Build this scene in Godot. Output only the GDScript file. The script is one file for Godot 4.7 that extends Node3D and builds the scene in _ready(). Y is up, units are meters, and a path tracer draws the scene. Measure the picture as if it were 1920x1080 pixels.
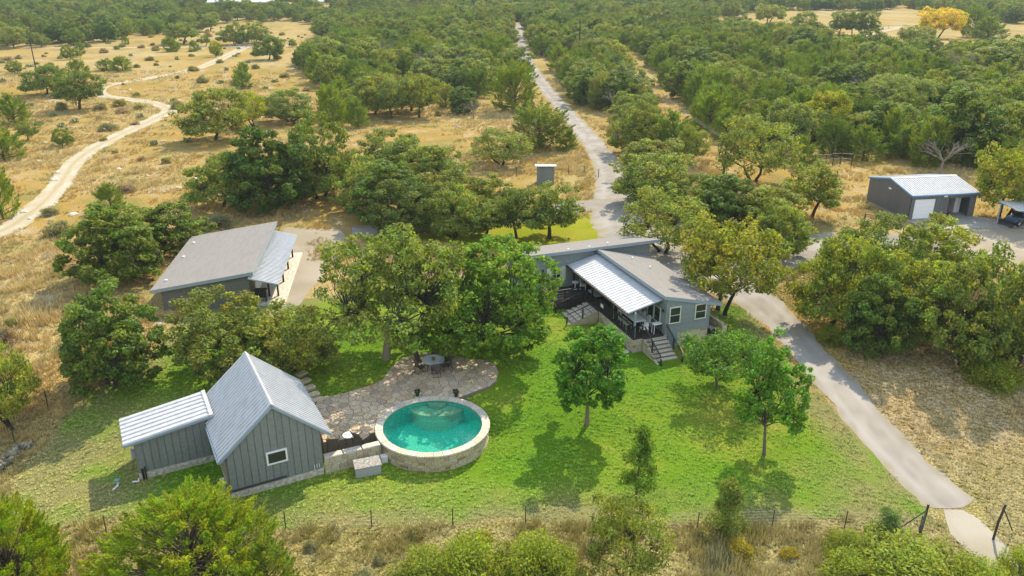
extends Node3D
# An aerial view of a hill-country homestead: gable cottage, round pool, house with a porch, carport, workshop, oak and juniper country.

var used := {}
var mats := {}
var tex := {}
var trees := {}
var noise := FastNoiseLite.new()
var noise_b := FastNoiseLite.new()
var rng := RandomNumberGenerator.new()

# ---------------------------------------------------------------- mesh building
class Shape:
	var v := PackedVector3Array()
	var n := PackedVector3Array()
	var c := PackedColorArray()
	var col := Color.WHITE
	func tri(a: Vector3, b: Vector3, d: Vector3) -> void:
		var m := (b - a).cross(d - a).normalized()
		v.push_back(a); v.push_back(d); v.push_back(b)
		n.push_back(m); n.push_back(m); n.push_back(m)
		c.push_back(col); c.push_back(col); c.push_back(col)
	func quad(a: Vector3, b: Vector3, d: Vector3, e: Vector3) -> void:
		tri(a, b, d); tri(a, d, e)
	func smooth_quad(p: Array, q: Array) -> void:
		for k in [0, 2, 1, 0, 3, 2]:
			v.push_back(p[k]); n.push_back(q[k]); c.push_back(col)
	func hexa(p: Array) -> void:   # four bottom corners counter-clockwise seen from above, then the four above them
		quad(p[3], p[2], p[1], p[0]); quad(p[4], p[5], p[6], p[7])
		for k in 4:
			var j := (k + 1) % 4
			quad(p[k], p[j], p[j + 4], p[k + 4])
	func box(lo: Vector3, hi: Vector3, t := Transform3D()) -> void:
		hexa([t * Vector3(lo.x, lo.y, hi.z), t * Vector3(hi.x, lo.y, hi.z), t * Vector3(hi.x, lo.y, lo.z), t * Vector3(lo.x, lo.y, lo.z),
			t * Vector3(lo.x, hi.y, hi.z), t * Vector3(hi.x, hi.y, hi.z), t * Vector3(hi.x, hi.y, lo.z), t * Vector3(lo.x, hi.y, lo.z)])
	func soft_box(lo: Vector3, hi: Vector3, b := 0.02, t := Transform3D()) -> void:   # chamfered along the top and the uprights
		var ring := func(y: float, e: float) -> Array:
			var r := []
			for k in 4:
				var sx: float = [-1, 1, 1, -1][k]
				var sz: float = [1, 1, -1, -1][k]
				var cx := hi.x - e if sx > 0 else lo.x + e
				var cz := hi.z - e if sz > 0 else lo.z + e
				var first := Vector3(cx, y, cz - sz * b) if (k % 2) else Vector3(cx - sx * b * 0.0, y, cz - sz * b)
				var second := Vector3(cx - sx * b, y, cz)
				if k % 2 == 0:
					r.append(t * first); r.append(t * second)
				else:
					r.append(t * second); r.append(t * first)
			return r
		var a: Array = ring.call(lo.y, 0.0)
		var d: Array = ring.call(hi.y - b, 0.0)
		var e: Array = ring.call(hi.y, b)
		for k in 8:
			var j := (k + 1) % 8
			quad(a[k], a[j], d[j], d[k]); quad(d[k], d[j], e[j], e[k])
		for k in range(1, 7):
			tri(e[0], e[k], e[k + 1]); tri(a[0], a[k + 1], a[k])
	func prism(poly: PackedVector2Array, depth: float, t := Transform3D()) -> void:   # polygon in x, y; front face at z = 0, body behind it
		var p := poly
		if Geometry2D.is_polygon_clockwise(p):
			p = p.duplicate(); p.reverse()
		var ids := Geometry2D.triangulate_polygon(p)
		for k in range(0, ids.size(), 3):
			var a := p[ids[k]]; var b := p[ids[k + 1]]; var d := p[ids[k + 2]]
			if (b - a).cross(d - a) < 0:
				var s := b; b = d; d = s
			tri(t * Vector3(a.x, a.y, 0), t * Vector3(b.x, b.y, 0), t * Vector3(d.x, d.y, 0))
			tri(t * Vector3(a.x, a.y, -depth), t * Vector3(d.x, d.y, -depth), t * Vector3(b.x, b.y, -depth))
		for k in p.size():
			var a := p[k]; var b := p[(k + 1) % p.size()]
			quad(t * Vector3(a.x, a.y, -depth), t * Vector3(b.x, b.y, -depth), t * Vector3(b.x, b.y, 0), t * Vector3(a.x, a.y, 0))
	func lap(poly: PackedVector2Array, y0: float, pitch: float, t: Transform3D) -> void:   # one course of siding, its lower edge standing proud
		var p := poly
		if Geometry2D.is_polygon_clockwise(p):
			p = p.duplicate(); p.reverse()
		var out := func(a: Vector2) -> Vector3: return t * Vector3(a.x, a.y, lerpf(0.034, 0.008, clampf((a.y - y0) / pitch, 0.0, 1.0)))
		var ids := Geometry2D.triangulate_polygon(p)
		for k in range(0, ids.size(), 3):
			var a := p[ids[k]]; var b := p[ids[k + 1]]; var d := p[ids[k + 2]]
			if (b - a).cross(d - a) < 0:
				var s := b; b = d; d = s
			tri(out.call(a), out.call(b), out.call(d))
		for k in p.size():
			var a := p[k]; var b := p[(k + 1) % p.size()]
			quad(t * Vector3(a.x, a.y, 0), t * Vector3(b.x, b.y, 0), out.call(b), out.call(a))
	func tube(pts: Array, radii: Array, sides := 6) -> void:
		var rings := []
		var outs := []
		for k in pts.size():
			var p: Vector3 = pts[k]
			var dir: Vector3 = (pts[mini(k + 1, pts.size() - 1)] - pts[maxi(k - 1, 0)]).normalized()
			var side := dir.cross(Vector3(0.31, 0.11, 0.94) if absf(dir.z) < 0.9 else Vector3.RIGHT).normalized()
			var up := side.cross(dir)
			var r := []
			var o := []
			for j in sides:
				var a := TAU * j / sides
				var q := side * cos(a) - up * sin(a)
				o.append(q); r.append(p + q * float(radii[k] if radii.size() > 1 else radii[0]))
			rings.append(r); outs.append(o)
		for k in pts.size() - 1:
			for j in sides:
				var i := (j + 1) % sides
				smooth_quad([rings[k][j], rings[k][i], rings[k + 1][i], rings[k + 1][j]], [outs[k][j], outs[k][i], outs[k + 1][i], outs[k + 1][j]])
		for j in range(1, sides - 1):
			tri(rings[0][0], rings[0][j + 1], rings[0][j])
			var l: Array = rings[-1]
			tri(l[0], l[j], l[j + 1])
	func bar(a: Vector3, b: Vector3, r: float, sides := 6) -> void:
		tube([a, b], [r], sides)
	func beam(a: Vector3, b: Vector3, w: float, h: float) -> void:   # a squared bar
		var d := (b - a).normalized()
		var s := d.cross(Vector3.UP if absf(d.y) < 0.95 else Vector3.BACK).normalized()
		var u := s.cross(d)
		s *= w / 2; u *= h / 2
		var p := [a - s - u, a + s - u, a + s + u, a - s + u, b - s - u, b + s - u, b + s + u, b - s + u]
		quad(p[0], p[3], p[2], p[1]); quad(p[4], p[5], p[6], p[7])
		for k in 4:
			var j := (k + 1) % 4
			quad(p[k], p[j], p[j + 4], p[k + 4])
	func lathe(profile: Array, sides := 16, t := Transform3D(), smooth := true) -> void:   # (radius, height) from the bottom up
		for k in profile.size() - 1:
			var a: Vector2 = profile[k]
			var b: Vector2 = profile[k + 1]
			var m := Vector2(b.y - a.y, a.x - b.x).normalized()
			for j in sides:
				var e := TAU * j / sides
				var f := TAU * (j + 1) / sides
				var p := [t * Vector3(cos(e) * a.x, a.y, -sin(e) * a.x), t * Vector3(cos(f) * a.x, a.y, -sin(f) * a.x), t * Vector3(cos(f) * b.x, b.y, -sin(f) * b.x), t * Vector3(cos(e) * b.x, b.y, -sin(e) * b.x)]
				var q := []
				for x in [e, f, f, e]:
					q.append((t.basis * Vector3(cos(x) * m.x, m.y, -sin(x) * m.x)).normalized())
				if smooth: smooth_quad(p, q)
				else: quad(p[0], p[1], p[2], p[3])
	func mesh(m: Material = null) -> ArrayMesh:
		var arrays := []
		arrays.resize(Mesh.ARRAY_MAX)
		arrays[Mesh.ARRAY_VERTEX] = v
		arrays[Mesh.ARRAY_NORMAL] = n
		arrays[Mesh.ARRAY_COLOR] = c
		var out := ArrayMesh.new()
		if v.size():
			out.add_surface_from_arrays(Mesh.PRIMITIVE_TRIANGLES, arrays)
			if m: out.surface_set_material(0, m)
		return out

# ---------------------------------------------------------------- naming and describing
func numbered(parent: Node, called: String) -> String:
	var key := str(parent.get_instance_id()) + called
	var k: int = used.get(key, 0)
	used[key] = k + 1
	return called if k == 0 else "%s_%03d" % [called, k]

func tag(o: Node, label := "", category := "", group := "", kind := "") -> Node:
	if label: o.set_meta("label", label)
	if category: o.set_meta("category", category)
	if group: o.set_meta("group", group)
	if kind: o.set_meta("kind", kind)
	return o

func put(called: String, m: Mesh, parent: Node = null, at := Transform3D()) -> MeshInstance3D:
	var o := MeshInstance3D.new()
	if parent == null: parent = self
	o.mesh = m
	o.name = numbered(parent, called)
	parent.add_child(o, true)
	o.transform = at
	return o

func obj(called: String, s: Shape, m: Material, parent: Node = null) -> MeshInstance3D:
	return put(called, s.mesh(m), parent)

func thing(called: String, label: String, category: String, at := Vector3.ZERO, turn := 0.0, group := "") -> Node3D:
	var o := Node3D.new()
	o.name = numbered(self, called)
	add_child(o, true)
	o.position = at
	o.rotation.y = deg_to_rad(turn)
	tag(o, label, category, group)
	return o

func again(o: Node3D, at: Vector3, turn := 0.0, label := "", group := "") -> Node3D:   # a copy of a thing with its parts
	var r: Node3D = o.duplicate()
	r.name = numbered(self, String(o.name).get_slice("_0", 0))
	add_child(r, true)
	r.position = at
	r.rotation = Vector3(0, deg_to_rad(turn), 0)
	if label: r.set_meta("label", label)
	if group: r.set_meta("group", group)
	return r

# ---------------------------------------------------------------- materials (linear base colours)
func mat(key: String, r := 0.5, g := 0.5, b := 0.5, rough := 0.85, metal := 0.0) -> StandardMaterial3D:
	if not mats.has(key):
		var m := StandardMaterial3D.new()
		m.albedo_color = Color(r, g, b).linear_to_srgb()
		m.roughness = rough
		m.metallic = metal
		m.vertex_color_use_as_albedo = true
		mats[key] = m
	return mats[key]

func grain(m: StandardMaterial3D, t: String, scale: float, bump := "", bump_depth := 1.0) -> StandardMaterial3D:
	m.albedo_texture = tex[t]
	m.uv1_triplanar = true
	m.uv1_world_triplanar = true
	m.uv1_scale = Vector3.ONE * scale
	if bump:
		m.normal_enabled = true
		m.normal_texture = tex[bump]
		m.normal_scale = bump_depth
	return m

func noise_tex(key: String, freq: float, octaves: int, dark: float, light: float, as_bump := false, type := FastNoiseLite.TYPE_SIMPLEX_SMOOTH, strength := 6.0, side := 1024) -> void:
	var f := FastNoiseLite.new()
	f.seed = key.hash() % 1000
	f.noise_type = type
	f.frequency = freq
	f.fractal_type = FastNoiseLite.FRACTAL_FBM
	f.fractal_octaves = octaves
	f.fractal_gain = 0.6
	var t := NoiseTexture2D.new()
	t.width = side
	t.height = side
	t.seamless = true
	t.noise = f
	if as_bump:
		t.as_normal_map = true
		t.bump_strength = strength
	else:
		var g := Gradient.new()
		g.offsets = PackedFloat32Array([0.15, 0.5, 0.85])
		g.colors = PackedColorArray([Color(dark, dark, dark), Color((dark + light) / 2, (dark + light) / 2, (dark + light) / 2), Color(light, light, light)])
		t.color_ramp = g
	tex[key] = t

# ---------------------------------------------------------------- the lie of the land
func ss(a: float, b: float, x: float) -> float:
	var t := clampf((x - a) / (b - a), 0.0, 1.0)
	return t * t * (3.0 - 2.0 * t)

func land(x: float, z: float) -> float:
	var t := ss(-41, -51, z)
	var y := t * (1.0 - 0.55 * ss(1, 7, x) * (1.0 - ss(-57, -72, z)))
	var far := ss(-110, -240, z)
	return y + far * (1.1 * sin(x * 0.021 + 1.0) * cos(z * 0.017) + 0.5 * sin(z * 0.045 + x * 0.013))

func on_land(p: Vector2, up := 0.0) -> Vector3:
	return Vector3(p.x, land(p.x, p.y) + up, p.y)

func rough_edge(poly: PackedVector2Array, step: float, amount: float) -> PackedVector2Array:
	var r := PackedVector2Array()
	for k in poly.size():
		var a := poly[k]; var b := poly[(k + 1) % poly.size()]
		var m := maxi(1, int(a.distance_to(b) / step))
		var side := (b - a).normalized().orthogonal()
		for j in m:
			var p := a.lerp(b, float(j) / m)
			r.append(p + side * amount * (noise.get_noise_2d(p.x * 9.0, p.y * 9.0) + 0.7 * noise_b.get_noise_2d(p.x * 40.0, p.y * 40.0)))
	return r

func sheet(poly: PackedVector2Array, cell: float, up: float, paint: Callable) -> Shape:   # a ground sheet draped over the land
	var s := Shape.new()
	var box := Rect2(poly[0], Vector2.ZERO)
	for p in poly: box = box.expand(p)
	var x0 := floorf(box.position.x / cell); var x1 := ceilf(box.end.x / cell)
	var z0 := floorf(box.position.y / cell); var z1 := ceilf(box.end.y / cell)
	var pool := PackedVector2Array()
	for j in 48: pool.append(Vector2(-4.98, -43.6) + Vector2(cos(TAU * j / 48), sin(TAU * j / 48)) * 3.3)
	var near := {}
	for k in poly.size():
		var a := poly[k]; var b := poly[(k + 1) % poly.size()]
		var m := int(a.distance_to(b) / (cell * 0.3)) + 1
		for j in m + 1:
			var p := a.lerp(b, float(j) / m) / cell
			for dx in [-0.02, 0.02]:
				for dz in [-0.02, 0.02]:
					near[Vector2i(int(floorf(p.x + dx)), int(floorf(p.y + dz)))] = true
	for i in range(int(x0), int(x1)):
		for j in range(int(z0), int(z1)):
			var lo := Vector2(i, j) * cell
			var pieces := []
			var quad := PackedVector2Array([lo, lo + Vector2(cell, 0), lo + Vector2(cell, cell), lo + Vector2(0, cell)])
			if near.has(Vector2i(i, j)): pieces = Geometry2D.intersect_polygons(quad, poly)
			elif Geometry2D.is_point_in_polygon(lo + Vector2(cell, cell) / 2, poly): pieces = [quad]
			if lo.distance_to(Vector2(-4.98, -43.6)) < 4.6:   # left open where the pool stands
				var dry := []
				for q: PackedVector2Array in pieces: dry.append_array(Geometry2D.clip_polygons(q, pool))
				pieces = dry
			for q: PackedVector2Array in pieces:
				var ids := PackedInt32Array([0, 1, 2, 0, 2, 3]) if q == quad else Geometry2D.triangulate_polygon(q)
				for k in range(0, ids.size(), 3):
					var a := q[ids[k]]; var b := q[ids[k + 1]]; var d := q[ids[k + 2]]
					if (b - a).cross(d - a) > 0:
						var w := b; b = d; d = w
					for p in [a, d, b]:
						var at := on_land(p, up)
						s.v.push_back(at)
						s.n.push_back(Vector3(land(p.x - 0.3, p.y) - land(p.x + 0.3, p.y), 0.6, land(p.x, p.y - 0.3) - land(p.x, p.y + 0.3)).normalized())
						s.c.push_back(paint.call(p))
	return s

func smooth_line(pts: Array, step := 0.8) -> Array:   # (x, z, width) points, Catmull-Rom
	var r := []
	for k in pts.size() - 1:
		var a: Vector3 = pts[maxi(k - 1, 0)]; var b: Vector3 = pts[k]; var c: Vector3 = pts[k + 1]; var d: Vector3 = pts[mini(k + 2, pts.size() - 1)]
		var m := maxi(1, int(Vector2(b.x, b.y).distance_to(Vector2(c.x, c.y)) / step))
		for j in m:
			r.append(b.cubic_interpolate(c, a, d, float(j) / m))
	r.append(pts[-1])
	return r

func road(pts: Array, up: float, across: int, paint: Callable) -> Shape:   # pts: (x, z, width)
	var line := smooth_line(pts)
	var s := Shape.new()
	var rows := []
	for k in line.size():
		var a: Vector3 = line[maxi(k - 1, 0)]; var b: Vector3 = line[mini(k + 1, line.size() - 1)]; var p: Vector3 = line[k]
		var side := Vector2(b.x - a.x, b.y - a.y).normalized().orthogonal()
		var row := []
		for j in across + 1:
			var t := float(j) / across * 2.0 - 1.0
			var off := t * p.z / 2
			if j == 0 or j == across: off *= 1.0 + 0.26 * noise.get_noise_2d(p.x * 14.0 + j * 50, p.y * 14.0) + 0.24 * noise_b.get_noise_2d(p.x * 60.0, p.y * 60.0 + j * 30)
			var q := Vector2(p.x, p.y) - side * off
			row.append([on_land(q, up), paint.call(q, t)])
		rows.append(row)
	for k in rows.size() - 1:
		for j in across:
			for e in [[k, j], [k + 1, j], [k + 1, j + 1], [k, j], [k + 1, j + 1], [k, j + 1]]:
				s.v.push_back(rows[e[0]][e[1]][0]); s.n.push_back(Vector3.UP); s.c.push_back(rows[e[0]][e[1]][1])
	# wound whichever way faces up
	if (s.v[1] - s.v[0]).cross(s.v[2] - s.v[0]).y > 0:
		for k in range(0, s.v.size(), 3):
			var w := s.v[k + 1]; s.v[k + 1] = s.v[k + 2]; s.v[k + 2] = w
			var x := s.c[k + 1]; s.c[k + 1] = s.c[k + 2]; s.c[k + 2] = x
	return s

# ---------------------------------------------------------------- trees
func rdir() -> Vector3:
	var z := rng.randf_range(-1, 1)
	var a := rng.randf() * TAU
	var r := sqrt(1 - z * z)
	return Vector3(r * cos(a), z, r * sin(a))

func leaf(s: Shape, p: Vector3, nrm: Vector3, along: Vector3, size: float, wide: float) -> void:
	var u := (along - nrm * along.dot(nrm)).normalized() * size
	var w := nrm.cross(u) * wide
	var f := nrm * size * 0.22
	var a := p - u; var b := p + w - f; var d := p + u; var e := p - w - f
	s.tri(a, b, d); s.tri(a, d, e)

func clump(s: Shape, c: Vector3, r: Vector3, count: int, size: float, wide: float, base: Color, spread: float, up: float, along_out: float) -> void:
	var tone := 1.0 + rng.randf_range(-spread, spread)
	var warm := rng.randf_range(-1, 1) * spread
	for k in count:
		var d := rdir()
		d.y = d.y * 0.9 + 0.1
		var q := c + d * r * (0.35 + 0.65 * sqrt(rng.randf()))
		var nn := (d * 0.55 + rdir() * 0.75 + Vector3.UP * up).normalized()
		var al := (rdir() + d * along_out + Vector3.UP * along_out * 0.5)
		var t := tone * rng.randf_range(0.6, 1.4)
		s.col = Color(base.r * t * (1.0 + warm * 0.7 + rng.randf_range(-0.1, 0.16)), base.g * t, base.b * t * (1.0 - warm * 0.5 + rng.randf_range(-0.1, 0.1)))
		leaf(s, q, nn, al, size * rng.randf_range(0.7, 1.3), wide)

func spray(s: Shape, at: Vector3, dir: Vector3, long: float, count: int, size: float, base: Color) -> void:   # a plume of scale leaves that narrows to its tip
	var tone := 1.0 + rng.randf_range(-0.24, 0.24)
	var warm := rng.randf_range(-0.2, 0.25)
	var side := dir.cross(Vector3(0.3, 0.2, 0.9)).normalized()
	var up := side.cross(dir)
	for k in count:
		var e := rng.randf()
		var a := rng.randf() * TAU
		var off := (side * cos(a) + up * sin(a)) * long * 0.42 * (1.05 - e) * sqrt(rng.randf())
		var t := tone * rng.randf_range(0.72, 1.28)
		s.col = Color(base.r * t * (1.0 + warm), base.g * t, base.b * t)
		leaf(s, at + dir * long * e + off, (rdir() * 0.9 + off.normalized() * 0.5 + Vector3.UP * 0.35).normalized(), dir + off / long * 2.0 + rdir() * 0.35, size * rng.randf_range(0.6, 1.2), 0.34)

func limb(s: Shape, a: Vector3, b: Vector3, ra: float, rb: float, sag := 0.12) -> void:
	var m := a.lerp(b, 0.5) + Vector3(rng.randf_range(-1, 1), rng.randf_range(-0.3, 0.6), rng.randf_range(-1, 1)) * a.distance_to(b) * sag
	s.tube([a, m, b], [ra, (ra + rb) * 0.5, rb], 5)

# broad crown: clumps over a lumpy dome, carried by limbs
func broad_tree(seed_: int, h: float, w: float, low: float, clumps_: int, per_: int, size: float, base: Color, stems := 1, lean := 0.0, flat := 1.0, spread := 0.16, gap := 0.0, bark := Color(0.09, 0.075, 0.06), girth := 0.026) -> Array:
	rng.seed = seed_
	var clumps := int(clumps_ * 1.8)
	var per := int(per_ * 0.46)
	var wood := Shape.new()
	var green := Shape.new()
	wood.col = bark
	var cy := h * (low + (1.0 - low) * 0.36)
	var rad := Vector3(w / 2 * 1.1, h * (1.0 - low) * 0.70 * flat, w / 2 * 1.1)
	var rc := w * 0.5 * 1.55 / sqrt(float(clumps)) 
	var cs := []
	var tries := 0
	while cs.size() < clumps and tries < clumps * 60:
		tries += 1
		var d := rdir()
		if d.y < -0.7: continue
		var full := Vector3(d.x, d.y, d.z)
		if d.y < 0.0:   # the skirt of the crown stays wide
			var out := Vector2(d.x, d.z).normalized() * pow(1.0 - pow(-d.y, 2.2), 0.6)
			full = Vector3(out.x, d.y * 0.58, out.y)
		var fine := noise_b.get_noise_3d(d.x * 130 + seed_ * 31, d.y * 130, d.z * 130)
		var lump := 0.86 + 0.62 * noise.get_noise_3d(d.x * 52 + seed_ * 13, d.y * 52, d.z * 52) + 0.38 * fine
		if fine < -0.22: continue
		var q := full * rad * lump * (0.9 if rng.randf() < 0.78 else rng.randf_range(0.3, 0.8))
		if gap > 0.0 and noise_b.get_noise_3d(q.x * 14.0 + seed_ * 7, q.y * 14.0, q.z * 14.0) < gap - 0.45: continue
		var ok := true
		for e: Vector3 in cs:
			if e.distance_to(q + Vector3(0, cy, 0)) < rc * 0.82: ok = false; break
		if ok: cs.append(q + Vector3(0, cy, 0))
	var forks := []
	for k in stems:
		var a := TAU * (k + rng.randf() * 0.5) / stems
		var off := Vector3(cos(a), 0, sin(a)) * (0.0 if stems == 1 else w * 0.06)
		var top := Vector3(off.x * 2.6 + lean * h * 0.3, h * (low + 0.16), off.z * 2.6) + Vector3(rng.randf_range(-1, 1), 0, rng.randf_range(-1, 1)) * w * 0.03
		var g := h * girth * (1.0 if stems == 1 else 0.75)
		wood.tube([off - Vector3(0, 0.25, 0), off + Vector3(0, h * 0.03, 0), off.lerp(top, 0.5) + Vector3(rng.randf_range(-1, 1), 0, rng.randf_range(-1, 1)) * w * 0.02, top], [g * 1.7, g * 1.15, g * 0.92, g * 0.75], 8)
		forks.append(top)
		for j in (6 if stems == 1 else 4):
			var d := Vector3(cos(TAU * (j + rng.randf() * 0.6) / 5.0), rng.randf_range(0.25, 1.0), sin(TAU * (j + rng.randf() * 0.6) / 5.0))
			var e := top + d * Vector3(rad.x * 0.5, rad.y * 0.3, rad.z * 0.5)
			wood.col = bark.lerp(Color(0.06, 0.05, 0.042), 0.75)
			limb(wood, top - Vector3(0, h * 0.03, 0), e, g * 0.38, g * 0.14)
			wood.col = bark
			forks.append(e)
	wood.col = Color(0.05, 0.042, 0.036)
	for q: Vector3 in cs:
		var best: Vector3 = forks[0]
		for e: Vector3 in forks:
			if e.distance_to(q) < best.distance_to(q): best = e
		limb(wood, best, best.lerp(q, 0.85), h * 0.003, h * 0.0012, 0.15)
		var k := rng.randf_range(0.6, 1.3)
		clump(green, q, Vector3(rc * 1.3, rc * 1.0, rc * 1.3) * k, int(per * k), size * 0.78, 0.6, base, spread, 0.5, 0.3)
	return [wood.mesh(mat("bark")), green.mesh(mat("leaves"))]

# juniper: dense to the ground, small upward sprays
func juniper(seed_: int, h: float, w: float, clumps: int, per: int, size: float, base: Color, open := 0.0, spire := 0.8) -> Array:
	rng.seed = seed_
	var wood := Shape.new()
	var green := Shape.new()
	wood.col = Color(0.11, 0.085, 0.065)
	var rc := w * 0.135 * sqrt(130.0 / clumps)
	wood.tube([Vector3(0, -0.2, 0), Vector3(0.05, h * 0.4, 0), Vector3(0, h * 0.9, 0.04)], [h * 0.035, h * 0.02, h * 0.006], 6)
	var lobes := []
	for k in 5: lobes.append(rng.randf() * TAU)
	for k in clumps:
		var t := pow(rng.randf(), 1.05)
		var a := rng.randf() * TAU
		var lobe := 0.88 + 0.16 * sin(a * 3 + lobes[0] + t * 2) + 0.1 * sin(a * 5 + lobes[1] - t * 4)
		var rad := w / 2 * pow(1.0 - pow(t, 2.3), spire) * (0.7 + 0.3 * minf(1.0, t * 4.0 + 0.1)) * lobe
		var q := rad * (0.9 if rng.randf() < 0.8 else rng.randf_range(0.35, 0.8))
		var p := Vector3(cos(a) * q, h * (0.07 + t * 0.87), sin(a) * q)
		if open > 0 and noise_b.get_noise_3d(p.x * 16 + seed_, p.y * 16, p.z * 16) < open - 0.5: continue
		if k % 3 == 0: limb(wood, Vector3(0, p.y * 0.55, 0), p, h * 0.009, h * 0.003, 0.08)
		var j := rng.randf_range(0.7, 1.25)
		spray(green, p - Vector3(cos(a) * rc * 0.5, rc * 0.5, sin(a) * rc * 0.5), Vector3(cos(a) * 0.8, rng.randf_range(0.1, 0.9) + t * 0.5, sin(a) * 0.8).normalized(), rc * 1.9 * j, int(per * j * 0.85), size * 0.78, base)
	return [wood.mesh(mat("bark")), green.mesh(mat("leaves"))]

func bush(seed_: int, h: float, w: float, clumps: int, per: int, size: float, base: Color, twig := Color(0.16, 0.13, 0.1)) -> Array:
	rng.seed = seed_
	var wood := Shape.new()
	var green := Shape.new()
	wood.col = twig
	for k in clumps:
		var d := rdir()
		d.y = absf(d.y)
		var q := d * Vector3(w / 2, h * 0.85, w / 2) * rng.randf_range(0.55, 0.92)
		wood.tube([Vector3(d.x * 0.1, -0.1, d.z * 0.1), q * 0.55 + Vector3(0, h * 0.06, 0), q], [0.03, 0.02, 0.006], 4)
		clump(green, q, Vector3(w * 0.16, h * 0.2, w * 0.16), per, size, 0.4, base, 0.2, 0.2, 0.6)
	return [wood.mesh(mat("bark")), green.mesh(mat("leaves"))]

func sapling(seed_: int, h: float, w: float, clumps: int, per: int, size: float, base: Color) -> Array:   # a loose column of feathery sprays
	rng.seed = seed_
	var wood := Shape.new()
	var green := Shape.new()
	wood.col = Color(0.1, 0.08, 0.06)
	wood.tube([Vector3(0, -0.2, 0), Vector3(0.06, h * 0.5, 0.03), Vector3(0, h * 0.97, 0)], [h * 0.018, h * 0.012, 0.01], 6)
	for k in clumps:
		var t := rng.randf_range(0.1, 1.0)
		var a := rng.randf() * TAU
		var rad := w / 2 * (1.05 - t * 0.75) * rng.randf_range(0.25, 1.0)
		var p := Vector3(cos(a) * rad, h * t, sin(a) * rad)
		limb(wood, Vector3(0.03, maxf(0.1, p.y - rad * 0.5), 0.01), p, 0.018, 0.006, 0.05)
		clump(green, p, Vector3(w * 0.13, h * 0.06, w * 0.13), per, size, 0.34, base, 0.15, 0.15, 0.9)
	return [wood.mesh(mat("bark")), green.mesh(mat("leaves"))]

func bare_tree(seed_: int, h: float, w: float) -> Array:
	rng.seed = seed_
	var wood := Shape.new()
	wood.col = Color(0.24, 0.2, 0.17)
	var fork := Vector3(0.1, h * 0.4, 0)
	wood.tube([Vector3(0, -0.2, 0), Vector3(-0.05, h * 0.2, 0.05), fork], [h * 0.045, h * 0.035, h * 0.03], 7)
	for k in 7:
		var a := TAU * k / 7.0 + rng.randf() * 0.5
		var e := fork + Vector3(cos(a) * w * 0.3, h * rng.randf_range(0.15, 0.5), sin(a) * w * 0.3)
		limb(wood, fork, e, h * 0.018, h * 0.009, 0.14)
		for j in 5:
			var f := e + Vector3(cos(a + rng.randf_range(-1.3, 1.3)), rng.randf_range(-0.1, 0.9), sin(a + rng.randf_range(-1.3, 1.3))) * w * 0.22
			limb(wood, e.lerp(fork, rng.randf() * 0.4), f, h * 0.007, h * 0.003, 0.15)
			for i in 3: limb(wood, f.lerp(e, rng.randf() * 0.5), f + rdir() * w * 0.12, h * 0.003, h * 0.0015, 0.1)
	return [wood.mesh(mat("bark"))]

func prickly_pear(seed_: int) -> Array:
	rng.seed = seed_
	var s := Shape.new()
	for k in 26:
		var a := rng.randf() * TAU
		var p := Vector3(cos(a), 0, sin(a)) * rng.randf_range(0.1, 0.75)
		for j in 1 + rng.randi() % 3:
			s.col = Color(0.17, 0.2, 0.075) * rng.randf_range(0.75, 1.3)
			var r := rng.randf_range(0.12, 0.19)
			var b := Basis(Vector3.UP, rng.randf() * TAU) * Basis(Vector3.RIGHT, rng.randf_range(-0.5, 0.5))
			s.lathe([Vector2(0.0, -0.02), Vector2(r * 0.8, -0.014), Vector2(r, 0.0), Vector2(r * 0.8, 0.014), Vector2(0.0, 0.02)], 8, Transform3D(b * Basis(Vector3.RIGHT, PI / 2), p + Vector3(0, r * 0.9, 0)))
			p += Vector3(rng.randf_range(-0.1, 0.1), r * 1.5, rng.randf_range(-0.1, 0.1))
	return [s.mesh(mat("cactus"))]

func kind_of(key: String, parts: Array, h: float, w: float) -> void:
	trees[key] = [parts, h, w]

# T: plants one tree of a kind at x, z with its height and crown width
func T(key: String, x: float, z: float, h: float, w: float, label: String, turn := 0.0, tint := "", group := "", named := "", part := "crown") -> Node3D:
	var k: Array = trees[key]
	var o := Node3D.new()
	var called: String = named if named else {"oak": "oak_tree", "juniper": "juniper_tree", "bush": "shrub", "bare": "bare_tree", "cactus": "prickly_pear"}.get(key.get_slice("_", 0), "tree")
	o.name = numbered(self, called)
	add_child(o, true)
	o.position = Vector3(x, land(x, z), z)
	o.basis = Basis(Vector3.UP, deg_to_rad(turn)) * Basis.from_scale(Vector3(w / k[2], h / k[1], w / k[2]))
	var cat: String = {"shrub": "shrub", "prickly_pear": "cactus"}.get(called, "tree")
	tag(o, label, cat, group)
	var meshes: Array = k[0]
	if meshes.size() == 1:
		put("trunk" if key != "cactus" else "pads", meshes[0], o)
		return o
	put("trunk" if cat == "tree" else "stems", meshes[0], o)
	var c := put(part if cat == "tree" else "foliage", meshes[1], o)
	if tint: c.set_surface_override_material(0, leaf_mat(tint))
	return o

func leaf_mat(tint: String) -> StandardMaterial3D:
	if not mats.has("leaves_" + tint):
		var m: StandardMaterial3D = mat("leaves").duplicate()
		var f: Color = {"olive": Color(1.1, 1.0, 1.0), "grey": Color(1.1, 1.08, 1.75), "yellow": Color(1.5, 1.25, 0.5), "gold": Color(2.7, 1.75, 0.3), "bright": Color(1.15, 1.08, 0.8), "dark": Color(0.72, 0.78, 0.85), "tawny": Color(1.14, 1.03, 0.9), "twig": Color(1.5, 1.15, 2.6)}[tint]
		m.albedo_color = f.linear_to_srgb()
		mats["leaves_" + tint] = m
	return mats["leaves_" + tint]

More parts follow.
